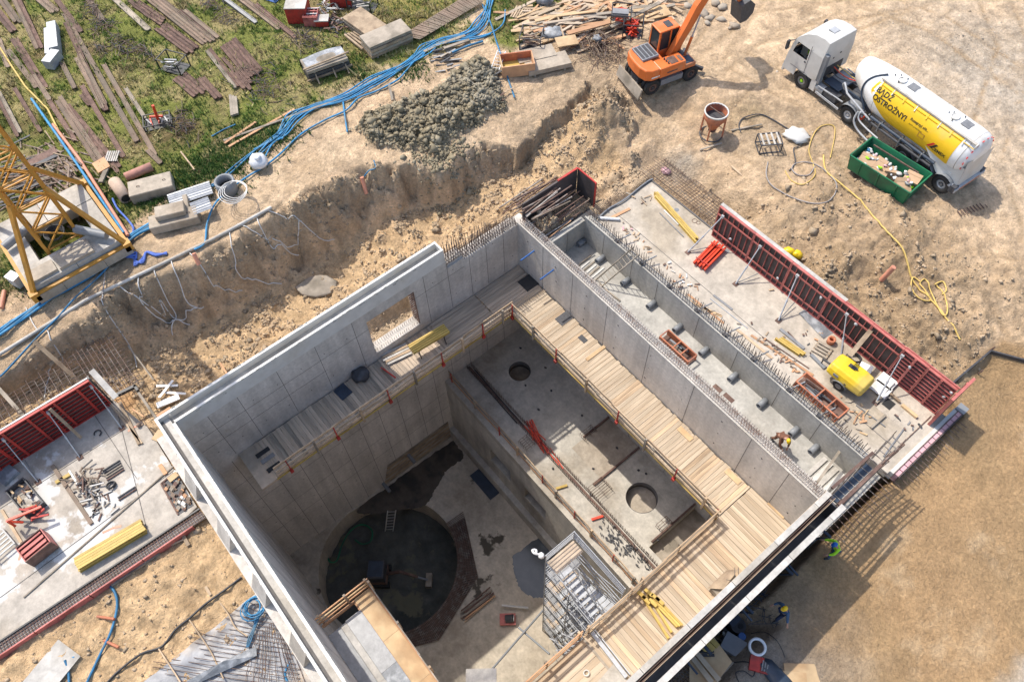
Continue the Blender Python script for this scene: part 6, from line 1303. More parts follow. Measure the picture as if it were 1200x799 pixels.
# ------------------------------------------------------------------ stacks, boxes, plank pile along the top
def stack(label,px,py,rz,L,Wd,n,th,mats,name='board_stack',gap=.03,piece='panel',skew=0.,dz=0):
    t = thing(name,label,'stack',tuple(GV(px,py,dz)),rz)
    for i in range(n):
        z0 = .08+i*(th+gap); o_ = random.uniform(-.06,.06)+skew*i; o2 = random.uniform(-.05,.05)
        MB().box(-L/2+o_,L/2+o_,-Wd/2+o2,Wd/2+o2,z0,z0+th).build(piece,mats[i%len(mats)],t)
        if gap > .02 and i < n-1:
            for x in (-L*.35,L*.35): MB().box(x-.05,x+.05,-Wd/2+.02,Wd/2-.02,z0+th,z0+th+gap).build('spacer','plankg',t)
    for x in (-L*.35,L*.35): MB().box(x-.05,x+.05,-Wd/2,Wd/2,-.1,.08).build('bearer','plankg',t)
    return t
stack('front stack of thick brown timber panels beside the blue hoses',454,54,math.radians(84),2.9,1.35,4,.17,('oldwood','plankg'),gap=.05)
stack('back stack of brown timber panels with clods of earth on top',429,36,math.radians(5),2.6,1.5,3,.16,('oldwood','plankg'),gap=.06)
q_ = GV(427,30,.75); tangle('earth_clods','clods of earth and bark on the back stack of brown panels','earth',427,30,.7,.5,1,('oldwood',))
for i in range(4): single(MB().bar(GV(404+i*3.5,41-i*1,.2),GV(425+i*4,58-i*2,.2),.13,.12),'timber','oldwood',['first','second','third','fourth'][i]+' grey timber lying at the foot of the back stack, counted from the left','timber',group='timbers at the foot of the back stack')
t = stack('tarp covered stack of grey boards with black skirt in the grass',384,82,math.radians(78),2.6,1.3,3,.2,('plankg','dark'),gap=.08)
MB().sheet(lambda u,v:(-1.25+2.5*u,-.3+.95*v,.86+.06*math.sin(5*u+2)*math.sin(4*v)),14,8).build('grey_tarp','tarp',t); MB().sheet(lambda u,v:(-1.4+2.8*u,.62+.25*v,.86-.7*v),8,4).sheet(lambda u,v:(-1.4+.2*v,-.6+1.2*u,.8-.6*(1-v)),6,4).build('black_skirt','black',t)
MB().bar((-1.5,-.5,.95),(1.45,-.35,1.0),.09,.07).bar((-1.5,-.75,.3),(1.4,-.7,.32),.09,.07).build('top_lath','oldwood',t)
for x in (-.9,.2,1.0): MB().bar((x,-1.1,.12),(x,-.6,.5),.08,.06).build('prop_lath','oldwood',t)
# red boxes
def redbox(label,px,py,rz,L,Wd,H,mat='red',top='tarp',lat=False):
    t = thing('steel_box',label,'box',tuple(GV(px,py)),rz)
    for (x0,x1,y0,y1) in ((-L/2,L/2,-Wd/2,-Wd/2+.05),(-L/2,L/2,Wd/2-.05,Wd/2),(-L/2,-L/2+.05,-Wd/2+.05,Wd/2-.05),(L/2-.05,L/2,-Wd/2+.05,Wd/2-.05)): MB().box(x0,x1,y0,y1,.08,H).build('side',mat,t)
    if lat:
        for i in range(4): MB().bar((-L/2,-Wd/2+.1+i*(Wd-.2)/3,H),(L/2,-Wd/2+.1+i*(Wd-.2)/3,H),.06,.06).build('bar','offw' if i%2 else mat,t)
        for x in (-L*.2,L*.2): MB().bar((x,-Wd/2,H-.07),(x,Wd/2,H-.07),.06,.06).build('cross_bar',mat,t)
        MB().box(-L/2+.05,L/2-.05,-Wd/2+.05,Wd/2-.05,.1,.5*H).build('contents','dark',t)
    else:
        MB().box(-L/2-.02,L/2+.02,-Wd/2-.02,0,H,H+.05).box(-L/2-.02,L/2+.02,.01,Wd/2+.02,H,H+.04).build('lid',top,t)
    return t
redbox('tall red steel box with two grey lids near the top edge',352,22,math.radians(50),1.3,1.3,1.15,top='rim')
redbox('lower red lattice crate in front of the tall red box',367,27,math.radians(50),.9,1.0,.75,mat='redp',lat=True)
redbox('red crate with pale bars on top at the top edge',400,2,math.radians(60),1.3,1.6,.9,lat=True)
t = thing('tool_box','small red machine with a grey flat top beside the lattice crate','machine',tuple(GV(379,30)),.9); MB().box(-.4,.4,-.3,.3,.1,.5).build('case','red',t); MB().box(-.45,.45,-.35,.35,.5,.56).build('top','rim',t)
tangle('parts_heap','heap of black and pale machine parts between the red boxes','scrap',385,18,.6,.5,60,('dark','offw','galvd','rust'),h=.8,L=(.2,.7),box=True)
tangle('parts_heap','dark metal parts at the end of the grey timbers','scrap',398,32,.45,.45,50,('dark','rust','black'),h=.6,L=(.2,.6),box=True)
cage('black frame bench with a pale panel near the top edge',426,10,.8,.6,.9,'black',.6,3,('rim','dark'))
cage('black wire pallet box leaning among the brown panels at top',320,-2,.5,.4,.8,'blue',.4,3,('offw','navy'))
# rusty mesh sheet
t = thing('mesh_bundle','wide stack of rusty reinforcing mesh lying in the dry grass','mesh',tuple(GV(520,20,.1)))
A,B,C_,D = GV(472,42,.25),GV(552,-8,.25),GV(566,2,.25),GV(492,46,.25); b = MB()
for i in range(34): u = i/33; b.bar(A.lerp(B,u)+Vector((0,0,.02*(i%3))),D.lerp(C_,u)+Vector((0,0,.02*(i%3))),.06,.03)
for i in range(12): v = i/11; b.bar(A.lerp(D,v),B.lerp(C_,v),.07,.03)
b.build('bars','rustp',t,world=True,stuff=True)
for i,(a,b) in enumerate((((508,55),(545,42)),((520,57),(550,47)),((497,61),(515,52)))): single(MB().bar(GV(*a,.15),GV(*b,.15),.2,.08),'board','plankg',['long grey board beside the blue hoses above the clay heap','second grey board beside the blue hoses above the clay heap','short grey board at the left of the two long ones'][i],'board')
tangle('scrap_tangle','dark grey scrap wood above the clay heap','scrap',520,70,.9,.5,50,('plankg','dark','galvd'),h=.3,L=(.4,1.1),box=True,ang=1.3)
ladder('small silver ladder lying by the open water box',tuple(GV(580,82,.2)),tuple(GV(588,60,.35)),.5,6,'plasw',side=(.8,.6,0))
tangle('scrap_tangle','dark rags and timber under the small silver ladder','scrap',582,93,.5,.4,22,('dark','rust','plank'),h=.25,L=(.3,.8),box=True)
t = thing('water_box','open brown timber box with yellow muddy water','box',tuple(GV(606,82)),math.radians(60))
for (x0,x1,y0,y1,m_) in ((-1.0,1.0,-.62,-.55,'plankr'),(-1.0,1.0,.55,.62,'orand'),(-1.0,-.93,-.55,.55,'ply'),(.93,1.0,-.55,.55,'plankr')): MB().box(x0,x1,y0,y1,0,.8).build('side',m_,t)
MB().box(-.93,.93,-.55,.55,.1,.25).build('water','beamy',t)
stack('front one of two thick tan slabs lying by the open water box',641,78,math.radians(68),2.7,1.2,1,.3,('block',),name='timber_slab',gap=.0)
stack('back one of two thick tan slabs, nearer the plank pile',628,69,math.radians(68),2.4,1.1,1,.28,('block',),name='timber_slab',gap=.0)
# plank pile: each plank an object
t = thing('plank_pile','large loose pile of planks and boards at the top of the photo','planks',tuple(GV(680,30)))
for i in range(130):
    px,py = random.gauss(668,30),random.gauss(24,11)
    if py < -6: py = random.uniform(-6,30)
    c = GV(px,py,.12+.35*random.random()*math.exp(-((px-665)/35)**2-((py-22)/14)**2)); a = math.radians(random.gauss(70,15) if random.random() < .8 else random.uniform(0,180)); l_ = random.uniform(.8,3.4); w_ = random.uniform(.09,.24)
    unit_piece('plank',None,BM[random.choice(('plank','plank','plankg','plankr','ply','board','boardg'))],t,c-Vector(t.location),(random.uniform(-.05,.05),random.uniform(-.06,.06),a),(l_,w_,random.uniform(.03,.09)))
t = thing('plank_pile','scattered planks behind the orange digger at the top edge','planks',tuple(GV(770,10)))
for i in range(60):
    px,py = random.gauss(752,26),random.gauss(8,6); 
    if px > 800: continue
    c = GV(px,py,.12+.2*random.random()); a = math.radians(random.uniform(0,180)); l_ = random.uniform(.4,1.9)
    unit_piece('plank',None,BM[random.choice(('plank','plankg','plankr','ply','board'))],t,c-Vector(t.location),(0,0,a),(l_,random.uniform(.1,.3),.05))
for i,(px,py,rz,l_,w_,m_,lb) in enumerate(((664,49,1.1,1.3,.9,'ply','pale yellow plywood piece in front of the plank pile'),(766,16,1.2,2.0,1.1,'ply','wide plywood sheet behind the cab of the orange digger'),(690,33,1.25,2.9,.35,'plankr','long salmon plank along the front of the plank pile'),
    (712,29,1.25,2.2,.12,'plank','thin plank in front of the pile'),(745,18,1.5,4.0,.25,'plankg','long dark timber lying behind the wire crates'))):
    single(MB().box(-l_/2,l_/2,-w_/2,w_/2,0,.07),'board',m_,lb,'board',tuple(GV(px,py,.45 if i != 1 else .15)),rz)
t = thing('pallet','small pale slatted pallet on the grass left of the plank pile','pallet',tuple(GV(610,17)),math.radians(30))
for i in range(7): MB().box(-.5+i*.155,-.4+i*.155,-.6,.6,.1,.13).build('slat','plank',t)
for y in (-.5,0,.5): MB().box(-.5,.55,y-.05,y+.05,0,.1).build('runner','plankg',t)
cage('rusty open cage with wood scraps beside the plank pile',623,52,.65,.65,.85,'dark',.7,18,('plankg','plank','rust'))
single(MB().blob((0,0,.15),(.75,.5,.3),21,.3,12,7),'tarp_bundle','tarp','crumpled grey tarp between the cage and the plank pile','tarp',tuple(GV(650,42)),.9)
cage('left wire crate with bright red clamps behind the digger',727,28,.6,.65,1.0,'black',.75,26,('redo','redo','red'))
cage('right wire crate with bright red clamps against the digger',741,39,.6,.65,1.0,'black',.75,26,('redo','redo','red'))
t = thing('stacked_lids','grey stacked lids on the far end of the wire crates','lids',tuple(GV(727,18,.9)),.75)
for i in range(3): MB().box(-.5,.5,-.25+i*.05,.25+i*.05,i*.08,i*.08+.06).build('lid','galvd',t)
tangle('brushwood','round heap of brown brushwood and wire in front of the plank pile','brushwood',703,56,.95,.8,260,('rust','rebar','oldwood','rustp'),h=.6,r=.018,L=(.5,1.3))
single(MB().blob((0,0,.3),(.3,.25,.15),5,.4,10,6),'rag','tarp','grey rag lying on the heap of brushwood','rag',tuple(GV(699,50,.2)))
GB = 'broken concrete pieces right of the digger arm'
for i,(px,py,s_) in enumerate(((824,17,.35),(832,22,.28),(829,28,.2),(845,24,.25),(818,12,.3),(860,31,.3),(846,9,.3),(838,5,.35),(855,34,.12),(806,8,.3))):
    single(MB().blob((0,0,.05),(s_*1.3,s_,s_*.5),i,.3,7,4),'rubble_block','block',['largest flat piece of broken concrete below the digger boom','flat broken piece just right of the largest','small broken piece under the flat ones','lone broken piece right of the flat ones','broken piece close beside the boom','round broken piece farthest right','broken piece near the top edge, right one','broken piece at the top edge, left one','tiny chip by the round piece','broken piece behind the boom'][i],'rubble',tuple(GV(px,py)),i*1.3,GB)
# concrete bucket
t = thing('concrete_bucket','orange concrete skip bucket with conical body on a round frame','bucket',tuple(GV(833,158)))
MB().lathe([(.62,1.75),(.66,1.75),(.66,1.35),(.5,1.1),(.22,.5),(.18,.5),(.46,1.1),(.60,1.38),(.62,1.75)],(0,0,0),22).build('cone','orand',t)
MB().cyl((0,0,1.3),(0,0,1.33),.58,20).build('inside','dark',t); MB().ring((0,0,1.7),(0,0,1),.62,.69,.08,22).build('rim','offw',t)
MB().ring((0,0,.03),(0,0,1),.62,.68,.06,22).build('base_ring','dark',t)
for i in range(4): a = math.pi/2*i+.4; MB().bar((.65*math.cos(a),.65*math.sin(a),.05),(.62*math.cos(a),.62*math.sin(a),1.4),.07).build('leg','orand',t)
MB().blob((0,0,.4),(.25,.25,.15),3,.1).build('gate','rust',t); MB().bar((-.5,0,1.76),(.5,0,1.76),.05).build('lifting_bar','rust',t)
for i,(a,b) in enumerate((((820,176),(846,168)),((857,153),(893,146)))): single(MB().bar(GV(*a,.12),GV(*b,.12),.1,.06),'board','plankg',['board lying in front of the concrete bucket','thin board lying right of the concrete bucket'][i],'board')
# trestle frame, bag, hoses
t = thing('steel_trestle','grey steel trestle frame with slats lying on the bare soil','trestle',tuple(GV(899,174)),math.radians(55))
for y in (-.45,.45):
    for z0 in (.1,.7): MB().bar((-.6,y,z0),(.6,y,z0+.02),.06).build('long_rail','dark',t)
for x in (-.6,.6): MB().bar((x,-.45,.1),(x,.45,.1),.05).bar((x,-.45,.7),(x,.45,.7),.05).bar((x,-.45,.1),(x,-.45,.7),.05).bar((x,.45,.1),(x,.45,.7),.05).build('end_frame','dark',t)
for i in range(4): MB().bar((-.45+i*.3,-.45,.74),(-.45+i*.3,.45,.74),.1,.03).build('slat','rim',t)
single(MB().blob((0,0,.1),(.75,.6,.22),8,.2,14,6),'plastic_bag','offw','crumpled white plastic sheet on the soil beside the steel trestle','plastic bag',tuple(GV(933,160)),.4)
hose('hose','black hose in a wide arc round the trestle and bag',((868,155),(866,146),(872,138),(890,134),(905,140),(925,152),(937,158),(943,166),(935,172),(930,175),(932,190),(925,200)),.035,'dark')
hose('hose','dark hose in a long loop below the trestle',((900,190),(898,205),(905,218),(925,230),(950,238),(968,237),(978,228),(980,215),(972,205),(960,195),(945,190),(932,192),(928,198),(935,205),(948,205),(955,195)),.035,'greyh')
hose('hose','yellow hose looping by the truck and green skip',((920,200),(928,212),(942,216),(955,205),(952,190),(948,175),(955,155),(965,147),(977,148),(978,160),(973,185)),.03,'yelh')
hose('hose','long yellow hose running diagonally down the sand to a loose coil',((965,182),(968,200),(985,215),(1005,232),(1022,252),(1040,272),(1057,290),(1064,310),(1068,325),(1078,340),(1095,355),(1108,372),(1125,398)),.045,'yelh')
hose('hose','loose yellow coil at the end of the long yellow hose',((1078,330),(1070,325),(1068,338),(1078,350),(1090,352),(1084,340),(1078,332),(1085,328),(1092,345),(1104,368),(1110,366),(1108,350),(1098,335),(1096,333),(1105,330),(1109,340),(1104,345)),.035,'yelh')
single(MB().cyl((0,0,0),(.12,.22,1.0),.13,12),'pipe_stub','pipeo','orange brown pipe standing out of the sand near the yellow hose','pipe',tuple(GV(1033,328)))
t = thing('yellow_bag','bright yellow crumpled bag behind the pinkish red panels','bag',tuple(GV(927,300)),.5); MB().blob((-.2,0,.2),(.3,.25,.22),3,.2,10,6).build('left_lobe','helmy',t); MB().blob((.25,.0,.18),(.28,.25,.2),9,.2,10,6).build('right_lobe','helmy',t)
single(MB().bar((-.5,0,.06),(.5,0,.06),.12,.05),'plank','plank','short plank on the soil above the reinforcement mat','plank',tuple(GV(864,202)),-.1)
single(MB().blob((0,0,.08),(.35,.25,.12),3,.25),'foam_scrap','cyan','pink foam scrap on the soil at the head of the slab','foam',tuple(GV(780,202)))
# ground pipes edge timber at the right
t = thing('edge_board','dark board on edge round the corner of the levelled brown soil','board',tuple(GV(1160,412)))
MB().bar(GV(1115,450,.1),GV(1160,412,.12),.08,.25).bar(GV(1160,412,.1),GV(1215,427,.12),.08,.25).build('board','dark',t,world=True,stuff=True)
for i,(px,py) in enumerate(((1146,438),(1160,411))): single(MB().cyl((0,0,0),(.05,.1,.3),.04,6),'peg','rust',['short peg in the brown soil below the edge board','peg at the corner of the edge board'][i],'peg',tuple(GV(px,py)))
t = thing('mesh_mat','small rusty grating lying on the ground behind the trailer','grating',tuple(GV(1141,245,.05)),math.radians(72))
for i in range(9): MB().bar((-.9+i*.2,-.2,.03),(-.9+i*.2,.2,.03),.04).build('bar','rust',t)
# green skip with boxes
t = thing('waste_skip','green steel skip filled with cardboard boxes and rubbish','skip',(-11.0,34.15,gz(-11,34)),math.radians(2))
L,Wd,H = 2.05,1.0,1.15
for s_ in (-1,1):
    MB().add([(-L*.86,s_*.8,.1),(L*.86,s_*.8,.1),(L*.9,s_*Wd,H),(-L*.9,s_*Wd,H),(-L*.86,s_*.76,.1),(L*.86,s_*.76,.1),(L*.9,s_*(Wd-.04),H),(-L*.9,s_*(Wd-.04),H)],[(0,1,2,3),(7,6,5,4),(0,3,7,4),(1,5,6,2),(3,2,6,7),(0,4,5,1)]).build('side','green',t)
    MB().add([(s_*L*.86,-.8,.1),(s_*L*.86,.8,.1),(s_*L*.9,Wd,H),(s_*L*.9,-Wd,H),(s_*(L*.86-.04),-.8,.1),(s_*(L*.86-.04),.8,.1),(s_*(L*.9-.04),Wd,H),(s_*(L*.9-.04),-Wd,H)],[(0,1,2,3),(7,6,5,4),(0,3,7,4),(1,5,6,2),(3,2,6,7),(0,4,5,1)]).build('end','green',t)
    MB().bar((-L*.9,s_*Wd,H),(L*.9,s_*Wd,H),.07,.07).bar((s_*L*.9,-Wd,H),(s_*L*.9,Wd,H),.07,.07).build('top_rim','green',t)
    for x in (-1.1,0,1.1): MB().bar((x,s_*.83,.15),(x,s_*(Wd+.03),H-.05),.06,.05).build('rib','green',t)
MB().box(-L*.86,L*.86,-.8,.8,.08,.12).build('floor','dark',t)
MB().bar((-1.5,.72,1.0),(1.3,.72,1.0),.07,.06).build('inner_bar','rust',t)
bx_lab = ['open cardboard box at the left end of the green skip','cardboard box beside the open one at the left','flat cardboard box in the middle of the green skip','cardboard box propped in the middle right of the skip','tall cardboard box at the far right corner of the skip','cardboard box tipped on its edge at the right end']
for i,(x,y,z_,sx,sy,sz,rz,rx) in enumerate(((-1.15,-.2,.55,.42,.33,.3,.2,.1),(-.55,.05,.6,.33,.3,.28,-.1,.3),(-.3,-.45,.6,.5,.28,.2,.25,.1),(.15,.0,.62,.3,.26,.26,.5,-.2),(1.25,.35,.65,.4,.3,.3,.15,.1),(1.15,-.35,.6,.36,.36,.28,.8,.3))):
    q = wm(t) @ Vector((x,y,z_)); o = thing('cardboard_box',bx_lab[i],'box',tuple(q),rot=(rx,0,rz+.04),group='cardboard boxes in the skip')
    MB().box(-sx,sx,-sy,sy,-sz,sz*.98).build('carton','card',o); MB().box(-sx,sx,-sy-.05,-sy+.18,sz,sz+.012).box(-sx,sx,sy-.18,sy+.05,sz,sz+.012).build('flap','card',o,stuff=True)
rb = {m_:MB() for m_ in ('plasw','offw','blueh','hiv','galvd','cyan')}
for i in range(110): m_ = random.choice(list(rb)+['plasw','offw','offw','plasw','offw']); rb[m_].blob((random.uniform(-1.6,1.6),random.gauss(.05,.3),random.uniform(.5,.95)),(random.uniform(.06,.18),random.uniform(.05,.15),.07),i,.35,6,4)
for m_,b in rb.items():
    if b.v: o = b.build('rubbish',m_); o.location = t.location; o.rotation_euler = t.rotation_euler; tag(o,'loose rubbish among the cardboard boxes in the green skip','rubbish',kind='stuff')
# ------------------------------------------------------------------ vehicles
def wheel(parent, x, y, z, r, w, side=1, n=26, rimmat='galv', hub='plasg', name='wheel'):
    """tyre with tread, rim and hub; side = +1 when its outer face looks to +y"""
    prof = [(r*.55,-w/2),(r*.9,-w/2),(r*.985,-w*.40),(r,-w*.25),(r,w*.25),(r*.985,w*.40),(r*.9,w/2),(r*.55,w/2),(r*.52,w*.3),(r*.52,-w*.3)]
    mb = MB(); vs = [(x+a*math.cos(2*math.pi*i/n), y+b, z+a*math.sin(2*math.pi*i/n)) for a,b in prof for i in range(n)]; m_ = len(prof)
    mb.add(vs, [(j*n+i, j*n+(i+1)%n, ((j+1)%m_)*n+(i+1)%n, ((j+1)%m_)*n+i) for j in range(m_) for i in range(n)], True)
    for i in range(n): a = 2*math.pi*(i+.5)/n; mb.obox((x+r*math.cos(a),y,z+r*math.sin(a)),(math.cos(a)*.012,0,math.sin(a)*.012),(0,w*.42,0),(-math.sin(a)*r*.055,0,math.cos(a)*r*.055))
    t_ = mb.build(name,'rubber',parent)
    s = side; yo = y+s*w*.28
    MB().ring((x,yo-s*.06,z),(0,s,0),r*.30,r*.53,.10,20).cyl((x,y-s*w*.2,z),(x,y+s*w*.12,z),r*.5,18).build('rim',rimmat,t_)
    h = MB().cyl((x,y,z),(x,y+s*w*.42,z),r*.17,12)
    for i in range(8): a = i*math.pi/4; h.cyl((x+r*.23*math.cos(a),y+s*w*.12,z+r*.23*math.sin(a)),(x+r*.23*math.cos(a),y+s*w*.2,z+r*.23*math.sin(a)),.02,5)
    h.build('hub',hub,t_); return t_
def loft(sections, closed_ends=True, smooth=False):
    mb = MB(); n = len(sections[0]); vs = [p for s in sections for p in s]
    fs = [(j*n+i, j*n+(i+1)%n, (j+1)*n+(i+1)%n, (j+1)*n+i) for j in range(len(sections)-1) for i in range(n)]
    mb.add(vs, fs, smooth)
    if closed_ends: mb.add(sections[0], [tuple(range(n))[::-1]]); mb.add(sections[-1], [tuple(range(n))])
    return mb
TG = wm  # world matrix helper
truck = thing('lorry_tractor','white tractor unit with tall cab, driver in green at the open side window','lorry',(-18.47,37.40,gz(-18.4,37)-.02),math.radians(-4.6))
# cab shell: side outline x,z ; half width by height
def hw_(z): return 1.24 if z < 2.55 else 1.24-.20*((z-2.55)/1.0)**1.3
out = [(-1.40,.42),(-1.47,.55),(-1.48,1.15),(-1.42,1.75),(-1.30,2.35),(-1.14,2.78),(-1.02,2.92),(-.62,3.28),(-.1,3.50),(.45,3.56),(.86,3.50),(.88,1.15),(.60,1.05),(.56,.98)]
cabm = MB()
for s in (-1,1):
    def pt(x,z): return (x, s*hw_(z), z)
    win = [(-1.16,1.9),(-.10,1.9),(-.10,2.62),(-.98,2.62)]
    # faces round the window
    polys = [[(-1.47,.55),(-1.48,1.15),(-1.42,1.75),(-1.36,1.9),(-1.16,1.9),(-.10,1.9),(.88,1.9),(.88,1.15),(.60,1.05),(.56,1.05),(-.55,1.05),(-.62,.55)],
             [(-1.36,1.9),(-1.30,2.35),(-1.2,2.62),(-.98,2.62),(-1.16,1.9)], [(-.10,1.9),(-.10,2.62),(.88,2.62),(.88,1.9)],
             [(-1.2,2.62),(-1.14,2.78),(-1.02,2.92),(-.62,3.28),(-.1,3.50),(.45,3.56),(.86,3.50),(.88,2.62),(-.10,2.62),(-.98,2.62)]]
    for p_ in polys: cabm.add([pt(x,z) for x,z in p_], [tuple(range(len(p_)))[::(1 if s < 0 else -1)]])
ol = [(-1.47,.55),(-1.48,1.15),(-1.42,1.75),(-1.36,1.9),(-1.30,2.35),(-1.2,2.62),(-1.14,2.78),(-1.02,2.92),(-.62,3.28),(-.1,3.50),(.45,3.56),(.86,3.50),(.88,2.62),(.88,1.9),(.88,1.15),(.60,1.05)]
for i in range(len(ol)-1):
    if 3 <= i <= 4: continue      # windscreen opening
    a,b = ol[i],ol[i+1]; cabm.add([(a[0],-hw_(a[1]),a[1]),(a[0],hw_(a[1]),a[1]),(b[0],hw_(b[1]),b[1]),(b[0],-hw_(b[1]),b[1])],[(0,1,2,3)])
cabm.add([(-1.36,-1.24,2.02),(-1.36,1.24,2.02),(-.62,-1.2,.9),(-.62,1.2,.9)],[])
cab = cabm.build('cab','offw',truck); m_ = cab.modifiers.new('weld','WELD'); m_.merge_threshold = .001; m_ = cab.modifiers.new('bevel','BEVEL'); m_.width = .035; m_.segments = 2; m_.limit_method = 'ANGLE'; m_.angle_limit = .5
MB().add([(-1.36,-1.2,1.92),(-1.36,1.2,1.92),(-1.2,1.18,2.61),(-1.2,-1.18,2.61)],[(0,3,2,1)]).build('windscreen','glass',truck)
MB().add([(-1.10,1.235,2.02),(-.20,1.235,2.02),(-.20,1.225,2.62),(-.98,1.225,2.62)],[(0,1,2,3)]).build('side_window','glass',truck)
MB().add([(-.62,-1.235,2.02),(-.20,-1.235,2.02),(-.20,-1.225,2.62),(-.62,-1.225,2.62)],[(0,1,2,3)]).build('side_window','glass',truck)
MB().box(-1.25,.8,-1.15,1.15,1.25,1.35).box(.7,.8,-1.15,1.15,1.35,2.9).box(-1.2,-.95,-1.1,1.1,1.35,1.95).build('cab_interior','dark',truck)
MB().box(-.6,.0,-.85,-.35,1.35,1.75).box(-.1,.08,-.85,-.35,1.75,2.5).build('seat','plasg',truck)
st_ = MB().tube([(-.98+.02*math.cos(a),-.6+.21*math.cos(a),2.02+.14*math.sin(a)) for a in [i*math.pi/6 for i in range(12)]],.018,5,closed=True).build('steering_wheel','dark',truck)
MB().box(-.02,.42,-.28,.22,3.54,3.57).build('roof_hatch','plasg',truck)
MB().box(-.0,.40,-.26,.20,3.57,3.585).build('roof_hatch_lid','galv',truck)
for (x0,x1,y0,y1,z0,z1,m_) in ((.885,.90,-.7,-.62,2.15,2.25,'hole'),(.885,.90,-.3,-.2,2.2,2.28,'hole'),(.885,.90,.2,.32,2.35,2.43,'hole'),(.885,.91,-.6,.75,1.1,1.75,'dark')): MB().box(x0,x1,y0,y1,z0,z1).build('rear_vent',m_,truck)
MB().box(.885,1.10,-1.2,-.95,1.0,2.85).build('air_intake','plasg',truck)
MB().box(-.02,-.0,-1.252,-1.238,1.1,2.9).box(-1.05,-.0,-1.25,-1.242,1.08,1.10).build('door_seam','joint',truck,stuff=True); MB().box(-.22,-.10,-1.27,-1.24,1.72,1.80).build('door_handle','dark',truck)
MB().box(-1.56,-1.44,-1.2,1.2,.35,.75).build('bumper','offw',truck)
for i in range(4): MB().box(-1.505,-1.47,-.85,.85,.85+i*.2,.95+i*.2).build('grille_bar','dark',truck)
MB().tube(spline([(-1.2,-1.16,2.6),(-1.15,0,2.68),(-1.2,1.16,2.6)],4),.07,6).build('sun_visor','dark',truck)
for s in (-1,1):
    MB().box(-1.52,-1.40,s*1.05-.17,s*1.05+.17,.78,1.0).build('headlight','galv',truck)
    mrr = MB().bar((-1.2,s*1.2,2.6),(-1.42,s*1.5,2.55),.04).box(-1.50,-1.38,s*1.5-.1,s*1.5+.1,2.0,2.55).build('mirror','dark',truck)
# front wheel arch lining, wheels, rear
for s in (-1,1):
    wheel(truck,0,s*1.08,.52,.52,.32,s,rimmat='galvd' if s < 0 else 'galv',hub='hiv' if s < 0 else 'plasg')
    MB().add([(.62*math.cos(a),s*.9,.52+.62*math.sin(a)) for a in [math.pi*i/10 for i in range(11)]]+[(.62*math.cos(a),s*1.26,.52+.62*math.sin(a)) for a in [math.pi*i/10 for i in range(11)]],[(i,i+1,12+i,11+i) for i in range(10)]).build('front_arch','dark',truck)
    wheel(truck,3.55,s*1.06,.52,.52,.34,s,rimmat='galv',hub='galv'); wheel(truck,3.55,s*.72,.52,.52,.3,s)
    MB().add([(3.55+.66*math.cos(a),s*.5,.52+.66*math.sin(a)) for a in [math.pi*(i/12)*1.1-.15 for i in range(13)]]+[(3.55+.66*math.cos(a),s*1.27,.52+.66*math.sin(a)) for a in [math.pi*(i/12)*1.1-.15 for i in range(13)]],[(i,i+1,14+i,13+i) for i in range(12)]).build('rear_mudguard','plasg',truck)
    MB().bar((.6,s*.42,.95),(4.4,s*.42,.95),.08,.26).build('chassis_rail','dark',truck)
    MB().cyl((1.0,s*.95,.68),(1.55,s*.95,.68),.3,14).build('tank_drum','galvd',truck); MB().box(1.6,2.5,s*.92-.26,s*.92+.26,.42,.95).build('fuel_tank','dark',truck)
    MB().bar((1.15,s*1.26,.55),(2.9,s*1.26,.5),.05,.12).bar((1.15,s*1.22,.95),(2.9,s*1.1,.95),.06,.06).build('side_rail','galv',truck)
    MB().box(4.28,4.33,s*.95-.22,s*.95+.22,.62,.78).build('tail_light','redo',truck)
MB().box(.62,.98,-1.22,-.7,.42,1.12).build('side_skirt','offw',truck)
MB().box(1.15,2.25,-.8,.75,1.05,1.09).build('deck_plate','navy',truck); MB().box(1.2,2.2,-.15,.7,1.09,1.12).build('deck_plate','galvd',truck)
fw_ = MB().box(2.9,3.9,-.45,.45,1.06,1.16).lathe([(0,1.22),(.5,1.2),(.55,1.1)],(3.2,0,0),18).build('fifth_wheel','dark',truck)
for i in range(3): MB().tube(spline([(1.0,-.3+i*.25,1.6),(1.6,-.25+i*.25,1.35+.1*i),(2.3,-.2+i*.2,1.55),(3.0,-.2+i*.15,1.9)],5),.03,5).build('air_line',('dark','redo','yelh')[i] if i else 'dark',truck)
# silo trailer
tr = thing('silo_trailer','white and yellow tanker trailer with warning lettering behind the green skip','trailer',tuple(wm(truck) @ Vector((-.42,0,0))),math.radians(-4.6))
R_,ZC = 1.22,2.22
def tsec(x, r, zc, n=40): return [(x, r*math.cos(2*math.pi*i/n), zc+r*math.sin(2*math.pi*i/n)) for i in range(n)]
secs = [tsec(2.95,.30,2.75),tsec(3.0,.52,2.72),tsec(3.25,.74,2.62),tsec(4.0,.98,2.45),tsec(4.75,1.18,2.27),tsec(5.0,R_,ZC),tsec(7.5,R_,ZC),tsec(10.0,R_,ZC),tsec(10.5,1.19,ZC),tsec(10.78,1.08,ZC),tsec(10.93,.86,ZC),tsec(11.0,.5,ZC)]
loft(secs,True,True).build('tank','white',tr)
for x in (5.02,6.5,8.0,9.5,10.48): MB().ring((x,0,ZC),(1,0,0),R_*.98 if x < 10.4 else 1.17,R_+.004 if x < 10.4 else 1.196,.03,40).build('weld_seam','rim',tr)
loft([[(6.2,y,1.45) for y in (-.9,.9)]+[(6.6,.35,1.0),(6.6,-.35,1.0)],[(10.6,y,1.35) for y in (-1.1,1.1)]+[(10.4,.5,.95),(10.4,-.5,.95)]],True).build('lower_hull','offw',tr)
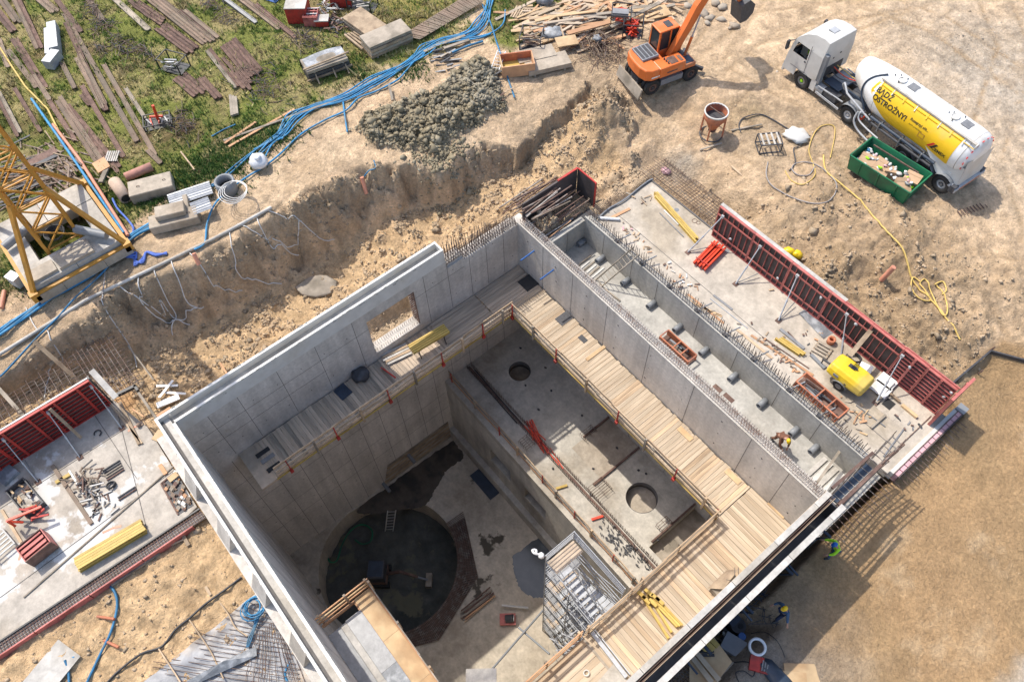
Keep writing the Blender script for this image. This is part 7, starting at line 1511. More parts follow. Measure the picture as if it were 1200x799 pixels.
MB().add([(8.6,-1.19,2.0),(11.0,-.98,2.0),(11.12,-1.0,.8),(9.9,-1.19,.95)],[(0,3,2,1)]).add([(8.6,1.19,2.0),(11.0,.98,2.0),(11.12,1.0,.8),(9.9,1.19,.95)],[(0,1,2,3)]).add([(10.98,-1.0,2.4),(11.0,1.0,2.4),(11.12,1.0,.8),(11.12,-1.0,.8)],[(0,1,2,3)]).build('rear_fairing','offw',tr)
def onT(x, th, off=.008):      # a spot on the near flank: th degrees above the horizontal
    a = math.radians(th); r = R_; zc = ZC
    if x < 5.0: k = (x-4.0)/1.0; r = .98+(R_-.98)*max(k,0) if x > 4.75 else .98+(1.18-.98)*(x-4.0)/.75; zc = 2.45-(2.45-2.27)*(x-4.0)/.75 if x < 4.75 else 2.27-.05*(x-4.75)/.25
    r += off; return (x, -r*math.cos(a), zc+r*math.sin(a))
def patch(x0f, x1f, th0, th1, nx_, nt_, off):     # x range given as functions of angle
    return MB().sheet(lambda u,v: (lambda th: onT(x0f(th)+(x1f(th)-x0f(th))*u, th, off))(th0+(th1-th0)*v), nx_, nt_)
def yx0(th): return 4.55+max(0,(20-th))*.030 if th < 20 else 4.55+(th-20)*.004
def yx1(th): return 10.1 if th > -25 else 10.1+(th+25)*.03
patch(yx0,yx1,-34,55,60,22,.007).build('yellow_band','tanky',tr)
MB().sheet(lambda u,v: onT(5.6+u*4.2, -40-3*v, .02), 20, 1).build('orange_line','yelh',tr)
# lettering wrapped on the flank
def wrap_text(body, size, x, th, mat, name='lettering', shear=0., bold=.0):
    cu = bpy.data.curves.new(name,'FONT'); cu.body = body; cu.size = size; cu.shear = shear; cu.offset = bold; cu.space_line = .95
    o = bpy.data.objects.new(name, cu); C.objects.link(o); bpy.context.view_layer.update()
    me_ = bpy.data.meshes.new_from_object(o.evaluated_get(bpy.context.evaluated_depsgraph_get())); C.objects.unlink(o); bpy.data.objects.remove(o)
    for v in me_.vertices:
        p = onT(x+v.co.x, th+math.degrees(v.co.y/R_), .018); v.co = Vector(p)
    me_.materials.clear(); me_.materials.append(MT[mat]); ob = bpy.data.objects.new(name, me_); C.objects.link(ob); ob.parent = tr; return ob
wrap_text('BĄDŹ', .40, 4.85, 28, 'text', bold=.012)
wrap_text('OSTROŻNY!', .40, 4.88, 9, 'text', bold=.012)
wrap_text('Rozejrzyj się...', .20, 7.3, 20, 'text', bold=.004)
wrap_text('zanim przejdziesz', .12, 7.35, 10, 'text')
wrap_text('CEMEX', .26, 9.05, -10, 'text', bold=.008)
for k,(m_,x) in enumerate((('redt',8.72),('text',8.90))):
    MB().sheet(lambda u,v: onT(x+.14*u+.28*v, -9+17*v, .018), 2, 6).build('logo_stroke',m_,tr)
MB().add([onT(8.05,10,.02),onT(8.45,10,.02),onT(8.45,-4,.02),onT(8.05,-4,.02),onT(8.1,8,.02),onT(8.4,8,.02),onT(8.4,-2,.02),onT(8.1,-2,.02)],[(0,1,5,4),(1,2,6,5),(2,3,7,6),(3,0,4,7)]).build('outline_mark','crane',tr)
# walkway beam, folded rail posts, hatches
MB().bar((4.7,-.66,3.34),(10.75,-.68,3.30),.15,.07).build('walkway_beam','rim',tr); MB().ring((10.78,-.68,3.2),(1,0,.0),.1,.17,.05,14).build('rail_eye','offw',tr)
for i in range(8):
    x = 4.9+i*.75; MB().bar(onT(x,60,.02),onT(x+.05,40,.05),.05,.04).build('rail_post','offw' if i%2 else 'tanky',tr); MB().bar(onT(x,47,.03),onT(x+.65,47,.03),.05,.03).build('folded_rail','tanky',tr)
for x in (5.95,9.35): MB().box(x,x+.5,-.28,.22,ZC+R_-.02,ZC+R_+.02).build('hatch_grate','galvd',tr); MB().ring((x-.45,-.1,ZC+R_-.03),(0,0,1),.18,.24,.08,16).cyl((x-.45,-.1,ZC+R_-.03),(x-.45,-.1,ZC+R_+.03),.18,14).build('manhole_cover','offw',tr)
for x,y in ((5.0,-.1),(5.2,.15),(5.45,-.35),(5.6,.2),(5.35,.0),(8.5,-.1),(8.65,.1),(8.95,-.4),(9.2,.3)): MB().cyl((x,y,ZC+R_-.06),(x,y,ZC+R_+.05),.035,7).build('fitting','dark',tr)
# hose tubes along the side, legs, chassis, axles, rear
for (y,z_,r_,x0,x1) in ((-1.26,1.42,.09,5.3,9.6),(-1.33,1.18,.075,5.5,9.5),(-1.15,1.0,.06,5.0,8.8)): MB().cyl((x0,y,z_),(x1,y,z_),r_,10).build('hose_tube','navy' if r_ > .08 else 'dark',tr)
for x in (6.0,7.4,8.8): MB().box(x-.03,x+.03,-1.4,-1.0,.95,1.5).build('bracket','galvd',tr)
MB().tube(spline([(4.75,-.35,3.45),(4.3,-.7,3.2),(4.05,-.95,2.75),(4.1,-1.05,2.2),(4.45,-1.12,1.75),(4.7,-1.15,1.45)],6),.055,7).build('loading_hose','navy',tr)
MB().tube([(2.9,-.9,1.9),(3.4,-1.15,1.65),(4.6,-1.2,1.35),(5.3,-1.2,1.15)],.06,7).tube([(2.9,-.9,1.9),(2.75,-.75,1.6),(2.85,-.6,1.3)],.06,7).build('delivery_pipe','galv',tr)
MB().tube(spline([(4.5,-1.25,1.2),(4.55,-1.4,.7),(5.0,-1.45,.35),(5.9,-1.5,.2)],5),.06,7).tube(spline([(4.6,-1.2,1.3),(4.75,-1.35,.9),(5.4,-1.4,.75),(6.3,-1.45,.7)],5),.05,7).build('outlet_pipe','galv',tr)
for k in range(14): MB().blob((4.6+random.uniform(0,.9),-1.2+random.uniform(-.1,.1),1.0+random.uniform(0,.4)),random.uniform(.04,.09),k,.3,6,4).build('valve',random.choice(('galv','dark','galvd')),tr)
for s in (-1,1):
    MB().bar((3.0,s*.5,1.22),(11.0,s*.5,1.12),.1,.16).build('chassis_rail','navy',tr); MB().box(5.3,5.45,s*.95-.08,s*.95+.08,.1,1.2).build('landing_leg','dark',tr)
    for x in (7.87,9.17,10.44):
        wheel(tr,x,s*1.05,.53,.53,.38,s,rimmat='galv',hub='galvd'); MB().add([(x+.64*math.cos(a),s*.8,.53+.64*math.sin(a)) for a in [math.pi*i/10 for i in range(11)]]+[(x+.64*math.cos(a),s*1.28,.53+.64*math.sin(a)) for a in [math.pi*i/10 for i in range(11)]],[(i,i+1,12+i,11+i) for i in range(10)]).build('mudguard','plasg',tr)
MB().box(11.05,11.25,-1.22,1.22,.55,.78).build('rear_bar','galv',tr); MB().box(11.255,11.27,-.8,.8,.60,.70).build('reflector','pipeo',tr)
MB().box(10.9,11.2,-1.25,-.9,.5,.9).box(10.9,11.2,.9,1.25,.5,.9).build('lamp_box','dark',tr,stuff=True); MB().cyl((10.75,-1.1,.8),(10.95,-1.1,.8),.15,10).build('end_drum','galv',tr)
for i in range(9): a = math.radians(150+i*15 if i < 9 else 0); pass
rd = MB()
for i in range(12): a = math.radians(-35+i*19); rd.obox((10.80,-1.09*math.cos(a),ZC+1.09*math.sin(a)),(.02,0,0),(0,.06*math.sin(a),.06*math.cos(a)),(.012,-.02*math.cos(a),.02*math.sin(a)))
rd.build('red_dash','redt',tr,stuff=True)
# ------------------------------------------------------------------ wheeled digger
ex = thing('wheeled_digger','orange wheeled excavator with grey engine cover and arm raised out of the photo','excavator',(-24.72,30.95,gz(-24.7,31)-.02),math.radians(77))
for s in (-1,1):
    for x in (-1.32,1.32):
        wheel(ex,x,s*1.05,.50,.50,.26,s,rimmat='rust',hub='dark'); wheel(ex,x,s*.74,.50,.50,.24,s,rimmat='rust',hub='dark')
MB().box(-1.9,1.9,-.42,.42,.42,.85).box(-1.45,-1.2,-1.0,1.0,.38,.62).box(1.2,1.45,-1.0,1.0,.38,.62).build('undercarriage','dark',ex,stuff=True)
MB().box(-.75,.75,-1.12,-.42,.40,.78).box(-.75,.75,.42,1.12,.40,.78).build('step_box','plasg',ex,stuff=True)
MB().cyl((0,0,.85),(0,0,1.05),.62,22).build('slew_ring','dark',ex)
MB().add([(-2.25,-1.25,.12),(-2.25,1.25,.12),(-2.08,1.25,.72),(-2.08,-1.25,.72),(-2.35,-1.25,.10),(-2.35,1.25,.10),(-2.18,1.25,.74),(-2.18,-1.25,.74)],[(0,1,2,3),(7,6,5,4),(0,4,5,1),(3,2,6,7),(0,3,7,4),(1,5,6,2)]).build('dozer_blade','plankg',ex)
MB().bar((-2.1,-.3,.4),(-1.6,-.3,.55),.12).bar((-2.1,.3,.4),(-1.6,.3,.55),.12).build('blade_arm','dark',ex,stuff=True)
for s in (-1,1): MB().bar((1.75,s*.5,.5),(2.3,s*1.0,.35),.16,.2).box(2.15,2.5,s*1.05-.2,s*1.05+.2,.02,.10).build('outrigger','dark',ex,stuff=True)
o_ = MB()   # deck
def rbox(x0,x1,y0,y1,z0,z1,mat,name,bev=.06,seg=2):
    o = MB().box(x0,x1,y0,y1,z0,z1).build(name,mat,ex); m_ = o.modifiers.new('bevel','BEVEL'); m_.width = bev; m_.segments = seg; return o
cw = [(-1.0,-1.22),(-1.5,-1.20),(-1.85,-1.0),(-2.0,-.55),(-2.03,0),(-2.0,.55),(-1.85,1.0),(-1.5,1.2),(-1.0,1.22)]
o = MB().prism(cw,1.05,1.78).build('counterweight','orange',ex); m_ = o.modifiers.new('bevel','BEVEL'); m_.width = .09; m_.segments = 3; m_.limit_method = 'ANGLE'; m_.angle_limit = 1.
rbox(-1.0,.75,-1.22,-.35,1.05,1.72,'orange','right_body',.06); rbox(-1.0,-.3,-.35,1.22,1.05,1.68,'orange','engine_body',.06); rbox(.75,1.5,-1.2,-.4,1.05,1.35,'orange','front_step',.04)
MB().box(-.3,1.5,-.4,1.2,1.05,1.12).build('deck','dark',ex)
b_ = rbox(-1.62,-.52,-.25,1.0,1.76,1.92,'plasg','engine_cover',.04)
for i in range(4): MB().box(-1.58+i*.26,-1.40+i*.26,-.15,.9,1.92,1.935).build('cover_slat','dark',ex)
for i in range(3): MB().cyl((-.35+i*.02,-.55-i*.2,1.7),(-.35+i*.02,-.55-i*.2,1.83),.05,8).build('cap','dark',ex)
MB().box(-.2,.3,-1.1,-.5,1.725,1.74).box(.42,.62,-1.1,-.6,1.725,1.74).build('tread_plate','rust',ex,stuff=True)
MB().box(.85,1.4,-1.1,-.5,1.355,1.38).build('tool_lid','navy',ex)
# cab with pillars
def cbar(a,b,w=.09): return MB().bar(a,b,w,w).build('cab_pillar','orange',ex)
cx_0,cx_1,cy_0,cy_1 = -.25,1.35,.32,1.22
for (x,y,xt) in ((cx_0,cy_0,cx_0+.05),(cx_0,cy_1,cx_0+.05),(cx_1,cy_0,cx_1-.3),(cx_1,cy_1,cx_1-.3),(.5,cy_0,.5),(.5,cy_1,.5)): cbar((x,y,1.1),(xt,y,2.85))
rbox(cx_0-.02,cx_1-.28,cy_0-.04,cy_1+.04,2.83,2.93,'orange','cab_roof',.04); MB().box(.35,.75,.5,1.05,2.935,2.95).build('roof_window','dark',ex)
for (y) in (cy_0,cy_1): MB().box(cx_0,cx_1-.02,y-.03,y+.03,1.1,1.65).build('cab_door','orange',ex); MB().add([(cx_0+.05,y,1.65),(cx_1-.05,y,1.65),(cx_1-.3,y,2.82),(cx_0+.08,y,2.82)],[(0,1,2,3)]).build('cab_glass','glass',ex)
MB().add([(cx_1-.02,cy_0,1.2),(cx_1-.02,cy_1,1.2),(cx_1-.32,cy_1,2.82),(cx_1-.32,cy_0,2.82)],[(0,1,2,3)]).add([(cx_0,cy_0,1.65),(cx_0,cy_1,1.65),(cx_0+.05,cy_1,2.82),(cx_0+.05,cy_0,2.82)],[(3,2,1,0)]).build('cab_glass','glass',ex)
MB().box(.1,.6,.55,1.0,1.15,1.6).box(.05,.18,.55,1.0,1.6,2.3).build('seat','dark',ex,stuff=True)
# boom, stick, bucket
def beamy_(pts, w, h0, h1, mat, name):
    n = len(pts); b = MB(); L_ = []; 
    for i,(x,z_,h) in enumerate(pts):
        d = Vector((pts[min(i+1,n-1)][0]-pts[max(i-1,0)][0],0,pts[min(i+1,n-1)][1]-pts[max(i-1,0)][1])).normalized(); nn_ = Vector((-d.z,0,d.x)); c_ = Vector((x,0,z_))
        L_.append([tuple(c_+nn_*h/2+Vector((0,-w/2,0))),tuple(c_+nn_*h/2+Vector((0,w/2,0))),tuple(c_-nn_*h/2+Vector((0,w/2,0))),tuple(c_-nn_*h/2+Vector((0,-w/2,0)))])
    o = loft(L_).build(name,mat,ex); o.location = (0,-.06,0); return o
bm_ = beamy_([(.35,1.35,.35),(.8,2.1,.46),(1.35,3.2,.50),(1.8,4.2,.55),(2.35,5.05,.48),(3.1,5.55,.36),(3.7,5.75,.28)],.36,0,0,'orange','boom')
for y in (-.34,.26): c_ = MB().cyl((1.25,y,1.25),(1.55,y,2.45),.085,9).build('boom_cylinder','orange',ex); MB().cyl((1.55,y,2.45),(1.85,y,3.75),.05,8).build('piston','galv',c_)
beamy_([(3.4,5.95,.3),(3.75,5.6,.36),(4.3,4.5,.3),(4.75,3.55,.24)],.26,0,0,'orange','stick')
MB().cyl((2.0,-.06,5.05),(2.9,-.06,6.15),.08,8).cyl((2.9,-.06,6.15),(3.5,-.06,6.15),.05,8).build('stick_cylinder','orange',ex,stuff=True)
bk = MB(); pr = [(4.55,3.55),(5.1,3.75),(5.55,3.35),(5.55,2.8),(5.2,2.4),(4.75,2.35)]; bk.extr(pr,(0,-.56,0),(1,0,0),(0,0,1),(0,1.0,0)); bk.build('bucket','dark',ex)
for k in range(5): MB().tube(spline([(.95,-.02+k*.05,1.5),(.7+.06*k,.1,2.2),(.95+.05*k,.05,2.9),(1.5,.1,3.9)],5),.025,5).build('hydraulic_line','dark',ex)
wrap = None
for (x,y,w_,h_) in ((-.15,-1.226,.7,.10),): MB().box(x-w_/2,x+w_/2,y-.004,y,1.28,1.36).build('marking','dark',ex)
MB().box(-1.55,-1.0,-1.215,-1.21,1.25,1.34).build('marking','white',ex)
# ------------------------------------------------------------------ small digger in the shaft
md = thing('mini_digger','dark mini excavator with a dull red arm stretched over the shaft floor','excavator',tuple(V(445,676,-21.9)),math.radians(50))
MB().box(-.75,.75,-.75,-.4,0,.4).build('track','rubber',md); MB().box(-.75,.75,.4,.75,0,.4).build('track','rubber',md)
MB().box(-.65,.65,-.62,.62,.45,.9).build('body','rust',md); o = MB().box(-.55,.6,-.62,.62,.9,1.95).build('cab','dark',md); m_ = o.modifiers.new('bevel','BEVEL'); m_.width = .1; m_.segments = 2
MB().box(-.45,.5,-.5,.5,1.96,2.0).build('roof_panel','navy',md)
MB().bar((.6,0,.8),(1.6,-.1,1.7),.16,.2).bar((1.6,-.1,1.7),(2.7,-.25,1.0),.14,.18).build('boom','rust',md); MB().bar((2.6,-.25,1.05),(3.3,-.3,.5),.12,.14).build('stick','plasg',md)
MB().box(3.2,3.6,-.75,.15,.15,.55).build('bucket','plankg',md)
# ------------------------------------------------------------------ things down in the pit
ladder('small white ladder standing in the round shaft', tuple(V(456,622,-22.0)), tuple(V(459,598,-19.3)), .55, 7, 'offw', side=(.6,.8,0))
def pithose(label,pts,z,r,mat,name='hose'): return single(MB().tube(spline([V(a,b,z+.05*(i%2)) for i,(a,b) in enumerate(pts)],6),r,6),name,mat,label,'hose')
pithose('dark green hose curled on the shaft floor',((383,650),(387,658),(395,656),(400,640),(408,625),(418,616),(428,615),(436,622),(434,634),(424,637),(416,632)),-21.75,.06,'green')
single(MB().box(-1.15,1.15,-.72,.72,0,.05),'blue_sheet','navy','dark blue sheet lying on the pit floor by the wall opening','sheet',tuple(V(572,564,-19.9)),math.radians(0))
for k,(pts,w_) in enumerate((([(531,516),(543,535),(523,552),(511,572),(498,592),(470,597),(440,602),(418,598),(458,567),(500,537)],0),([(600,652),(640,628),(655,665),(650,690),(632,700),(612,692),(603,672)],1))):
    q = [V(a,b,-19.95) for a,b in pts]; q = spline(q+[q[0]],10)[:-1]; q = [p_+Vector((random.gauss(0,.03),random.gauss(0,.03),0)) for i,p_ in enumerate(q)]; tag(MB().add([(p.x,p.y,-19.945+k*.001) for p in q],[tuple(range(len(q)))]).build('puddle','waterd' if k else 'wets'),kind='structure')
t = thing('timber_bundle','bundle of brown timbers lying on the pit floor right of the shaft','timber',tuple(V(560,708,-19.85)),math.radians(88))
for i in range(12): MB().bar((-1.2+random.uniform(-.2,.3),-.35+i*.06,.05+.03*(i%3)),(1.1+random.uniform(-.3,.3),-.3+i*.055+random.uniform(-.1,.1),.08+.04*(i%3)),.08,.06).build('timber',random.choice(('plank','plankg','plankr','rust')),t)
t = thing('pump_cart','small pinkish red cart with a dark motor on the pit floor','machine',tuple(V(595,726,-19.9)),.9); MB().box(-.5,.5,-.35,.35,.1,.25).build('tray','redp',t); MB().cyl((-.1,0,.25),(.35,0,.4),.25,12).build('motor','dark',t); MB().ring((.36,0,.4),(1,0,0),.08,.18,.05,12).build('cap','offw',t)
single(MB().cyl(V(588,709,-19.6),V(619,712,-19.6),.08,8),'white_tube','offw','white tube lying on the pit floor left of the scaffold','tube')
single(MB().cyl(V(572,789,-14),V(637,714,-15),.06,8),'steel_prop','plasg','long dark raking tube crossing the lit pit floor','tube')
single(MB().cyl(V(608,735,-15),V(644,766,-14),.06,8),'steel_prop','plasg','short dark raking tube meeting the foot of the scaffold','tube')
q = V(564,797,-7); single(MB().box(-.7,.7,-.5,.5,0,.1),'white_panel_top','rim','pale square slab top at the bottom edge of the photo','slab',tuple(q),.9)
tangle2 = thing('red_props','heap of bright red steel props lying on the platform','steel props',tuple(V(628,513,ZP)),math.radians(-8))
for i in range(26):
    a = random.gauss(0,.22); l_ = random.uniform(.5,1.5); MB().bar((random.uniform(-.7,.6)-math.cos(a)*l_/2,random.gauss(0,.16),.06+random.uniform(0,.3)),(random.uniform(-.5,.8)+math.cos(a)*l_/2,random.gauss(0,.16),.06+random.uniform(0,.3)),.05).build('prop','redo' if i%3 else 'red',tangle2)
for i,(a,b) in enumerate((((635,520),(655,545)),((645,525),(660,549)))): single(MB().bar(V(*a,ZP+.06),V(*b,ZP+.06),.05),'red_prop','redo',['longer red bar lying loose beyond the red heap','shorter red bar lying loose beyond the red heap'][i],'prop')
for (px,py,sx,sy,n_,l_) in ((720,632,.55,.25,70,'cluster of dark steel clamps on the platform by the timber rail'),(740,641,.2,.15,16,'small brown cluster of clamps beside the dark cluster'),(752,655,.3,.2,26,'loose black clamps with long pins near the end of the platform')):
    c = V(px,py,ZP); t = thing('clamp_heap',l_,'clamps',tuple(c)); b = MB()
    for i in range(n_): b.obox((random.gauss(0,sx),random.gauss(0,sy),.05+random.uniform(0,.08)),(random.uniform(.03,.1),random.uniform(-.05,.05),0),(-.02,.03,0),(0,0,.025))
    b.build('clamp','dark',t,stuff=True)
for i,(px,py) in enumerate(((700,607),(658,571))): single(MB().bar((-.35,0,.08),(.35,.0,.08),.14,.1),'short_block',['redo','beamy'][i],['short red block under the timber rail on the platform','short yellow block beside the timber rail on the platform'][i],'block',tuple(V(px,py,ZP)),math.radians(68))
tg = thing('tie_tubes','two dark tubes lying along the platform slot','tubes',tuple(V(580,465,ZP))); MB().bar(V(548,430,ZP+.1),V(606,496,ZP+.1),.06).bar(V(556,433,ZP+.1),V(612,497,ZP+.1),.05).build('tube','black',tg,world=True,stuff=True)
for i,x in enumerate((-20.0,-18.3)): 
    q = V(478+i*40-8,405,0); 
t = thing('beam_trestle','short yellow beams on a black trestle in the wall opening','beams',(-21.0,10.4,ZD+.75),math.radians(86))
for i in range(5): MB().box(-1.15,1.15,-.3+i*.13,-.2+i*.13,0,.18).build('beam','beamy',t)
for x in (-.8,.8): MB().bar((x,-.35,-.72),(x,-.1,0),.05).bar((x,.35,-.72),(x,.1,0),.05).bar((x,-.3,-.03),(x,.3,-.03),.06).build('trestle','black',t)
t = thing('plank_stack','loose stack of pale planks in the foot of the wall opening','planks',(-21.9,8.7,ZD+.05),math.radians(80))
for i in range(6): MB().box(-.75+random.uniform(-.15,.1),.75,-.5+i*.17,-.37+i*.17,.02+.02*(i%2),.08+.02*(i%2)).build('plank','plank' if i%2 else 'rim',t)
single(MB().bar((-21.6,7.55,ZD+.1),(-20.9,7.3,ZD+1.35),.08,.06).bar((-21.55,7.6,ZD+.05),(-20.4,7.7,ZD+.5),.08,.05),'red_post','red','leaning red post at the left side of the wall opening','post')
single(MB().blob((0,0,.25),(.5,.45,.35),4,.3,10,6),'dark_bag','dark','dark crumpled bag at the wall left of the opening','bag',(-21.9,6.4,ZD))
single(MB().box(-.4,.4,-.35,.35,0,.03),'blue_mat','navy','small dark blue mat on the shaded walkway','mat',tuple(V(402,459,ZD+.03)),.1)
# yellow beams and the tilted panel on the end deck
t = hbeam_pack('timber_beams','yellow beams fanned out on the boards where the railing shadows end','beams',(762,698),(797,735),3,ZD+.02)
t = hbeam_pack('timber_beams','second row of yellow beams under the fanned ones, reaching the double form','beams',(757,700),(785,745),2,ZD+.02,gap=.16)
for i in range(6): q = V((752,760,768,757,765,773)[i],(697,694,700,703,706,704)[i],ZD+.25); single(MB().bar((-.22,0,0),(.22,0,0),.16,.16),'beam_end','beamy',['first','second','third','fourth','fifth','sixth'][i]+' short yellow beam end of the little cluster by the guard rail','beam',tuple(q),.1,'short yellow beam ends')
tb = thing('tilted_panel','brown plywood panel tilted against the double form over the boards','panel',tuple(V(848,680,ZD)))
MB().add([V(829,689,-4.9),V(851,668,-4.9),V(866,666,-4.6),V(848,690,-4.6)],[(0,1,2,3)]).add([V(829,689,-4.94),V(851,668,-4.94),V(866,666,-4.64),V(848,690,-4.64)],[(3,2,1,0)]).build('panel','oldwood',tb,world=True)
MB().box(-2.15,-1.75,12.4,13.7,ZD,ZD+.45).build('frame','plankg',tb,world=True)
t = thing('white_plate','pale slab plate at the bottom edge by the narrow steel beams','plate',tuple(V(712,780,-5.)))
MB().add([V(700,799,-5.25),V(720,776,-5.25),V(735,796,-5.25),V(728,812,-5.25),V(705,812,-5.25)],[(0,1,2,3,4)]).build('plate','rim',t,world=True)
single(MB().bar(V(694,741,-5.2),V(734,793,-5.2),.18,.16).bar(V(697,738,-5.2),V(738,790,-5.2),.05,.18),'steel_beam','galv','narrow steel beams lying beside the pale plate','beam')
tangle3 = None
for (px,py,l_) in ((668,755,'tangle of scaffold couplers at the foot of the stair tower'),(690,775,'dark scrap under the scaffold beside the pale plate')):
    c = V(px,py,-5.6); t = thing('coupler_heap',l_,'scrap',tuple(c)); b = MB()
    for i in range(70): a = random.uniform(0,3.14); l2 = random.uniform(.05,.5); b.obox((random.gauss(0,.4),random.gauss(0,.4),random.uniform(-.1,.2)),(math.cos(a)*l2/2,math.sin(a)*l2/2,.02),(-.02,.02,0),(0,0,.02))
    b.build('coupler','galvd' if px < 680 else 'rust',t,stuff=True)
t = thing('platform_sheet','dark grey sheet under the scaffold foot with a small tin on it','sheet',tuple(V(665,785,-5.5))); MB().add([V(640,799,-5.5),V(660,770,-5.5),V(688,790,-5.5),V(695,815,-5.5),V(640,815,-5.5)],[(0,1,2,3,4)]).build('sheet','galvd',t,world=True)
single(MB().ring((0,0,0),(0,0,1),.1,.14,.2,14),'small_tin','offw','small pale tin on the dark grey sheet at the bottom','tin',tuple(V(687,789,-5.45)))
# ------------------------------------------------------------------ clutter outside the double form
zs = -2.6
t = thing('washing_drum','black round drum half under the bracket by the double form','drum',tuple(GV(861,737))); MB().cyl((0,0,0),(0,0,.75),.33,18).build('drum','black',t); MB().cyl((.08,.05,.75),(.08,.05,.78),.12,12).build('opening','hole',t); MB().box(-.5,-.1,-.25,.3,.3,.8).build('motor','navy',t)
single(MB().cyl((0,0,0),(0,0,.32),.16,14),'blue_tub','blue','small bright blue tub beside the violet crate','tub',tuple(GV(868,747,.1)))
single(MB().box(-.45,.45,-.38,.38,0,.5),'violet_crate','plasg','dull violet crate near the white ring','crate',tuple(GV(857,758)),.3)
o = bpy.context.scene.objects.get('violet_crate')
single(MB().ring((0,0,0),(0,0,1),.27,.37,.12,24),'white_ring','plasw','white plastic ring lying on the dark soil','ring',tuple(GV(887,758,.3)))
t = thing('tool_case','open red tool case with dark tools on the dark soil','tool case',tuple(GV(890,779)),.6); MB().box(-.42,.0,-.3,.3,0,.16).build('case','red',t); MB().box(.02,.42,-.3,.3,0,.12).build('tray','red',t); 
for i in range(6): MB().bar((.08+.05*i,-.22,.14),(.1+.05*i,.2-.03*i,.16),.04).build('tool','dark' if i%2 else 'galvd',t)
t = thing('heap_of_tools','cluttered heap of dark buckets and tools at the double form','tools',tuple(GV(845,750)))
for i in range(24): MB().blob((random.gauss(0,.45),random.gauss(0,.4),random.uniform(.1,.5)),(random.uniform(.06,.2),random.uniform(.06,.18),random.uniform(.08,.2)),i,.25,8,5).build('item',random.choice(('dark','navy','plasg','black','offw','tarp')),t)
for i,(px,py) in enumerate(((838,741),(852,735),(849,762))): t = thing('bucket',['pale bucket in the heap of tools','dark bucket at the upper side of the heap of tools','grey bucket at the lower side of the heap of tools'][i],'bucket',tuple(GV(px,py))); MB().lathe([(0,.02),(.13,.02),(.17,.32),(.155,.32),(.12,.05),(0,.05)],(0,0,0),16).build('pail',('offw','black','plasg')[i],t)
t = thing('ply_platform','low plywood platform at the bottom by the double form','platform',tuple(GV(835,790)),0)
MB().add([V(808,760,-1.9),V(832,740,-1.9),V(858,775,-1.9),V(838,802,-1.9),V(808,806,-1.9)],[(0,1,2,3,4)]).add([V(808,760,-1.98),V(832,740,-1.98),V(858,775,-1.98),V(838,802,-1.98),V(808,806,-1.98)],[(4,3,2,1,0)]).build('ply_sheet','ply',t,world=True); MB().bar(V(838,799,-2.05),V(859,776,-2.05),.06,.2).build('edge','plankg',t,world=True)
for i in range(3): single(MB().box(-.6,.6,-.1,.1,0,.06),'beam_end','beamy','plain'[:0]+['left yellow board end on the plywood platform','middle yellow board end on the plywood platform','right yellow board end on the plywood platform'][i],'board',tuple(V(818+i*5,752-i*4,-1.85)),.05)
t = thing('black_clamps','two black clamp plates on the plywood platform','clamps',tuple(V(829,763,-1.85)),.9); 
for i in range(3): MB().box(-.25,.25,-.2+i*.15,-.09+i*.15,0,.05).build('plate','black',t)
for i,(a,b) in enumerate((((800,755),(834,799)),((806,752),(843,797)))): single(MB().bar(V(*a,-1.8),V(*b,-1.8),.2,.07),'plank','board',['left of two pale planks crossing the plywood platform','right of two pale planks crossing the plywood platform'][i],'plank')
t = thing('mesh_patch','dark steel mesh patch between the double form and the plywood platform','mesh',tuple(V(800,785,-2.2))); b = MB()
for i in range(14): b.bar(V(775+i*3,800-i*2.3,-2.2),V(792+i*3,815-i*2.3,-2.2),.03)
for i in range(6): b.bar(V(776+i*4,801+i*3,-2.2),V(815+i*4,765+i*3,-2.2),.03)
b.build('bar','rebar',t,world=True,stuff=True)
hose('hose','thin dark cable winding round the red tool case',((858,776),(875,775),(884,783),(882,792),(872,786),(862,788),(866,799)),.02,'black')
hose('hose','thin dark cable curving over the dark soil past the white ring',((880,742),(895,740),(908,748),(915,758),(920,770)),.015,'black')
t = thing('blue_net','crumpled dark blue net at the lower right bottom edge','net',tuple(GV(912,796))); MB().blob((0,0,.06),(1.0,.4,.12),7,.35,14,6).build('net','navy',t)
for i,(px,py,rz,l_) in enumerate(((940,788,.85,'upper pale plywood sheet lying on the brown soil at the bottom edge'),(925,797,.8,'lower pale plywood sheet at the bottom edge'))): single(MB().box(-.7,.7,-.35,.35,0,.03),'ply_sheet','ply',l_,'plywood',tuple(GV(px,py,.03+.02*i)),rz)
tangle('rope_pile','dark tangle of cable and rope on the soil left of the yellow helmet worker','cable',890,708,.8,.4,60,('navy','dark'),h=.1,r=.012,L=(.3,.9))
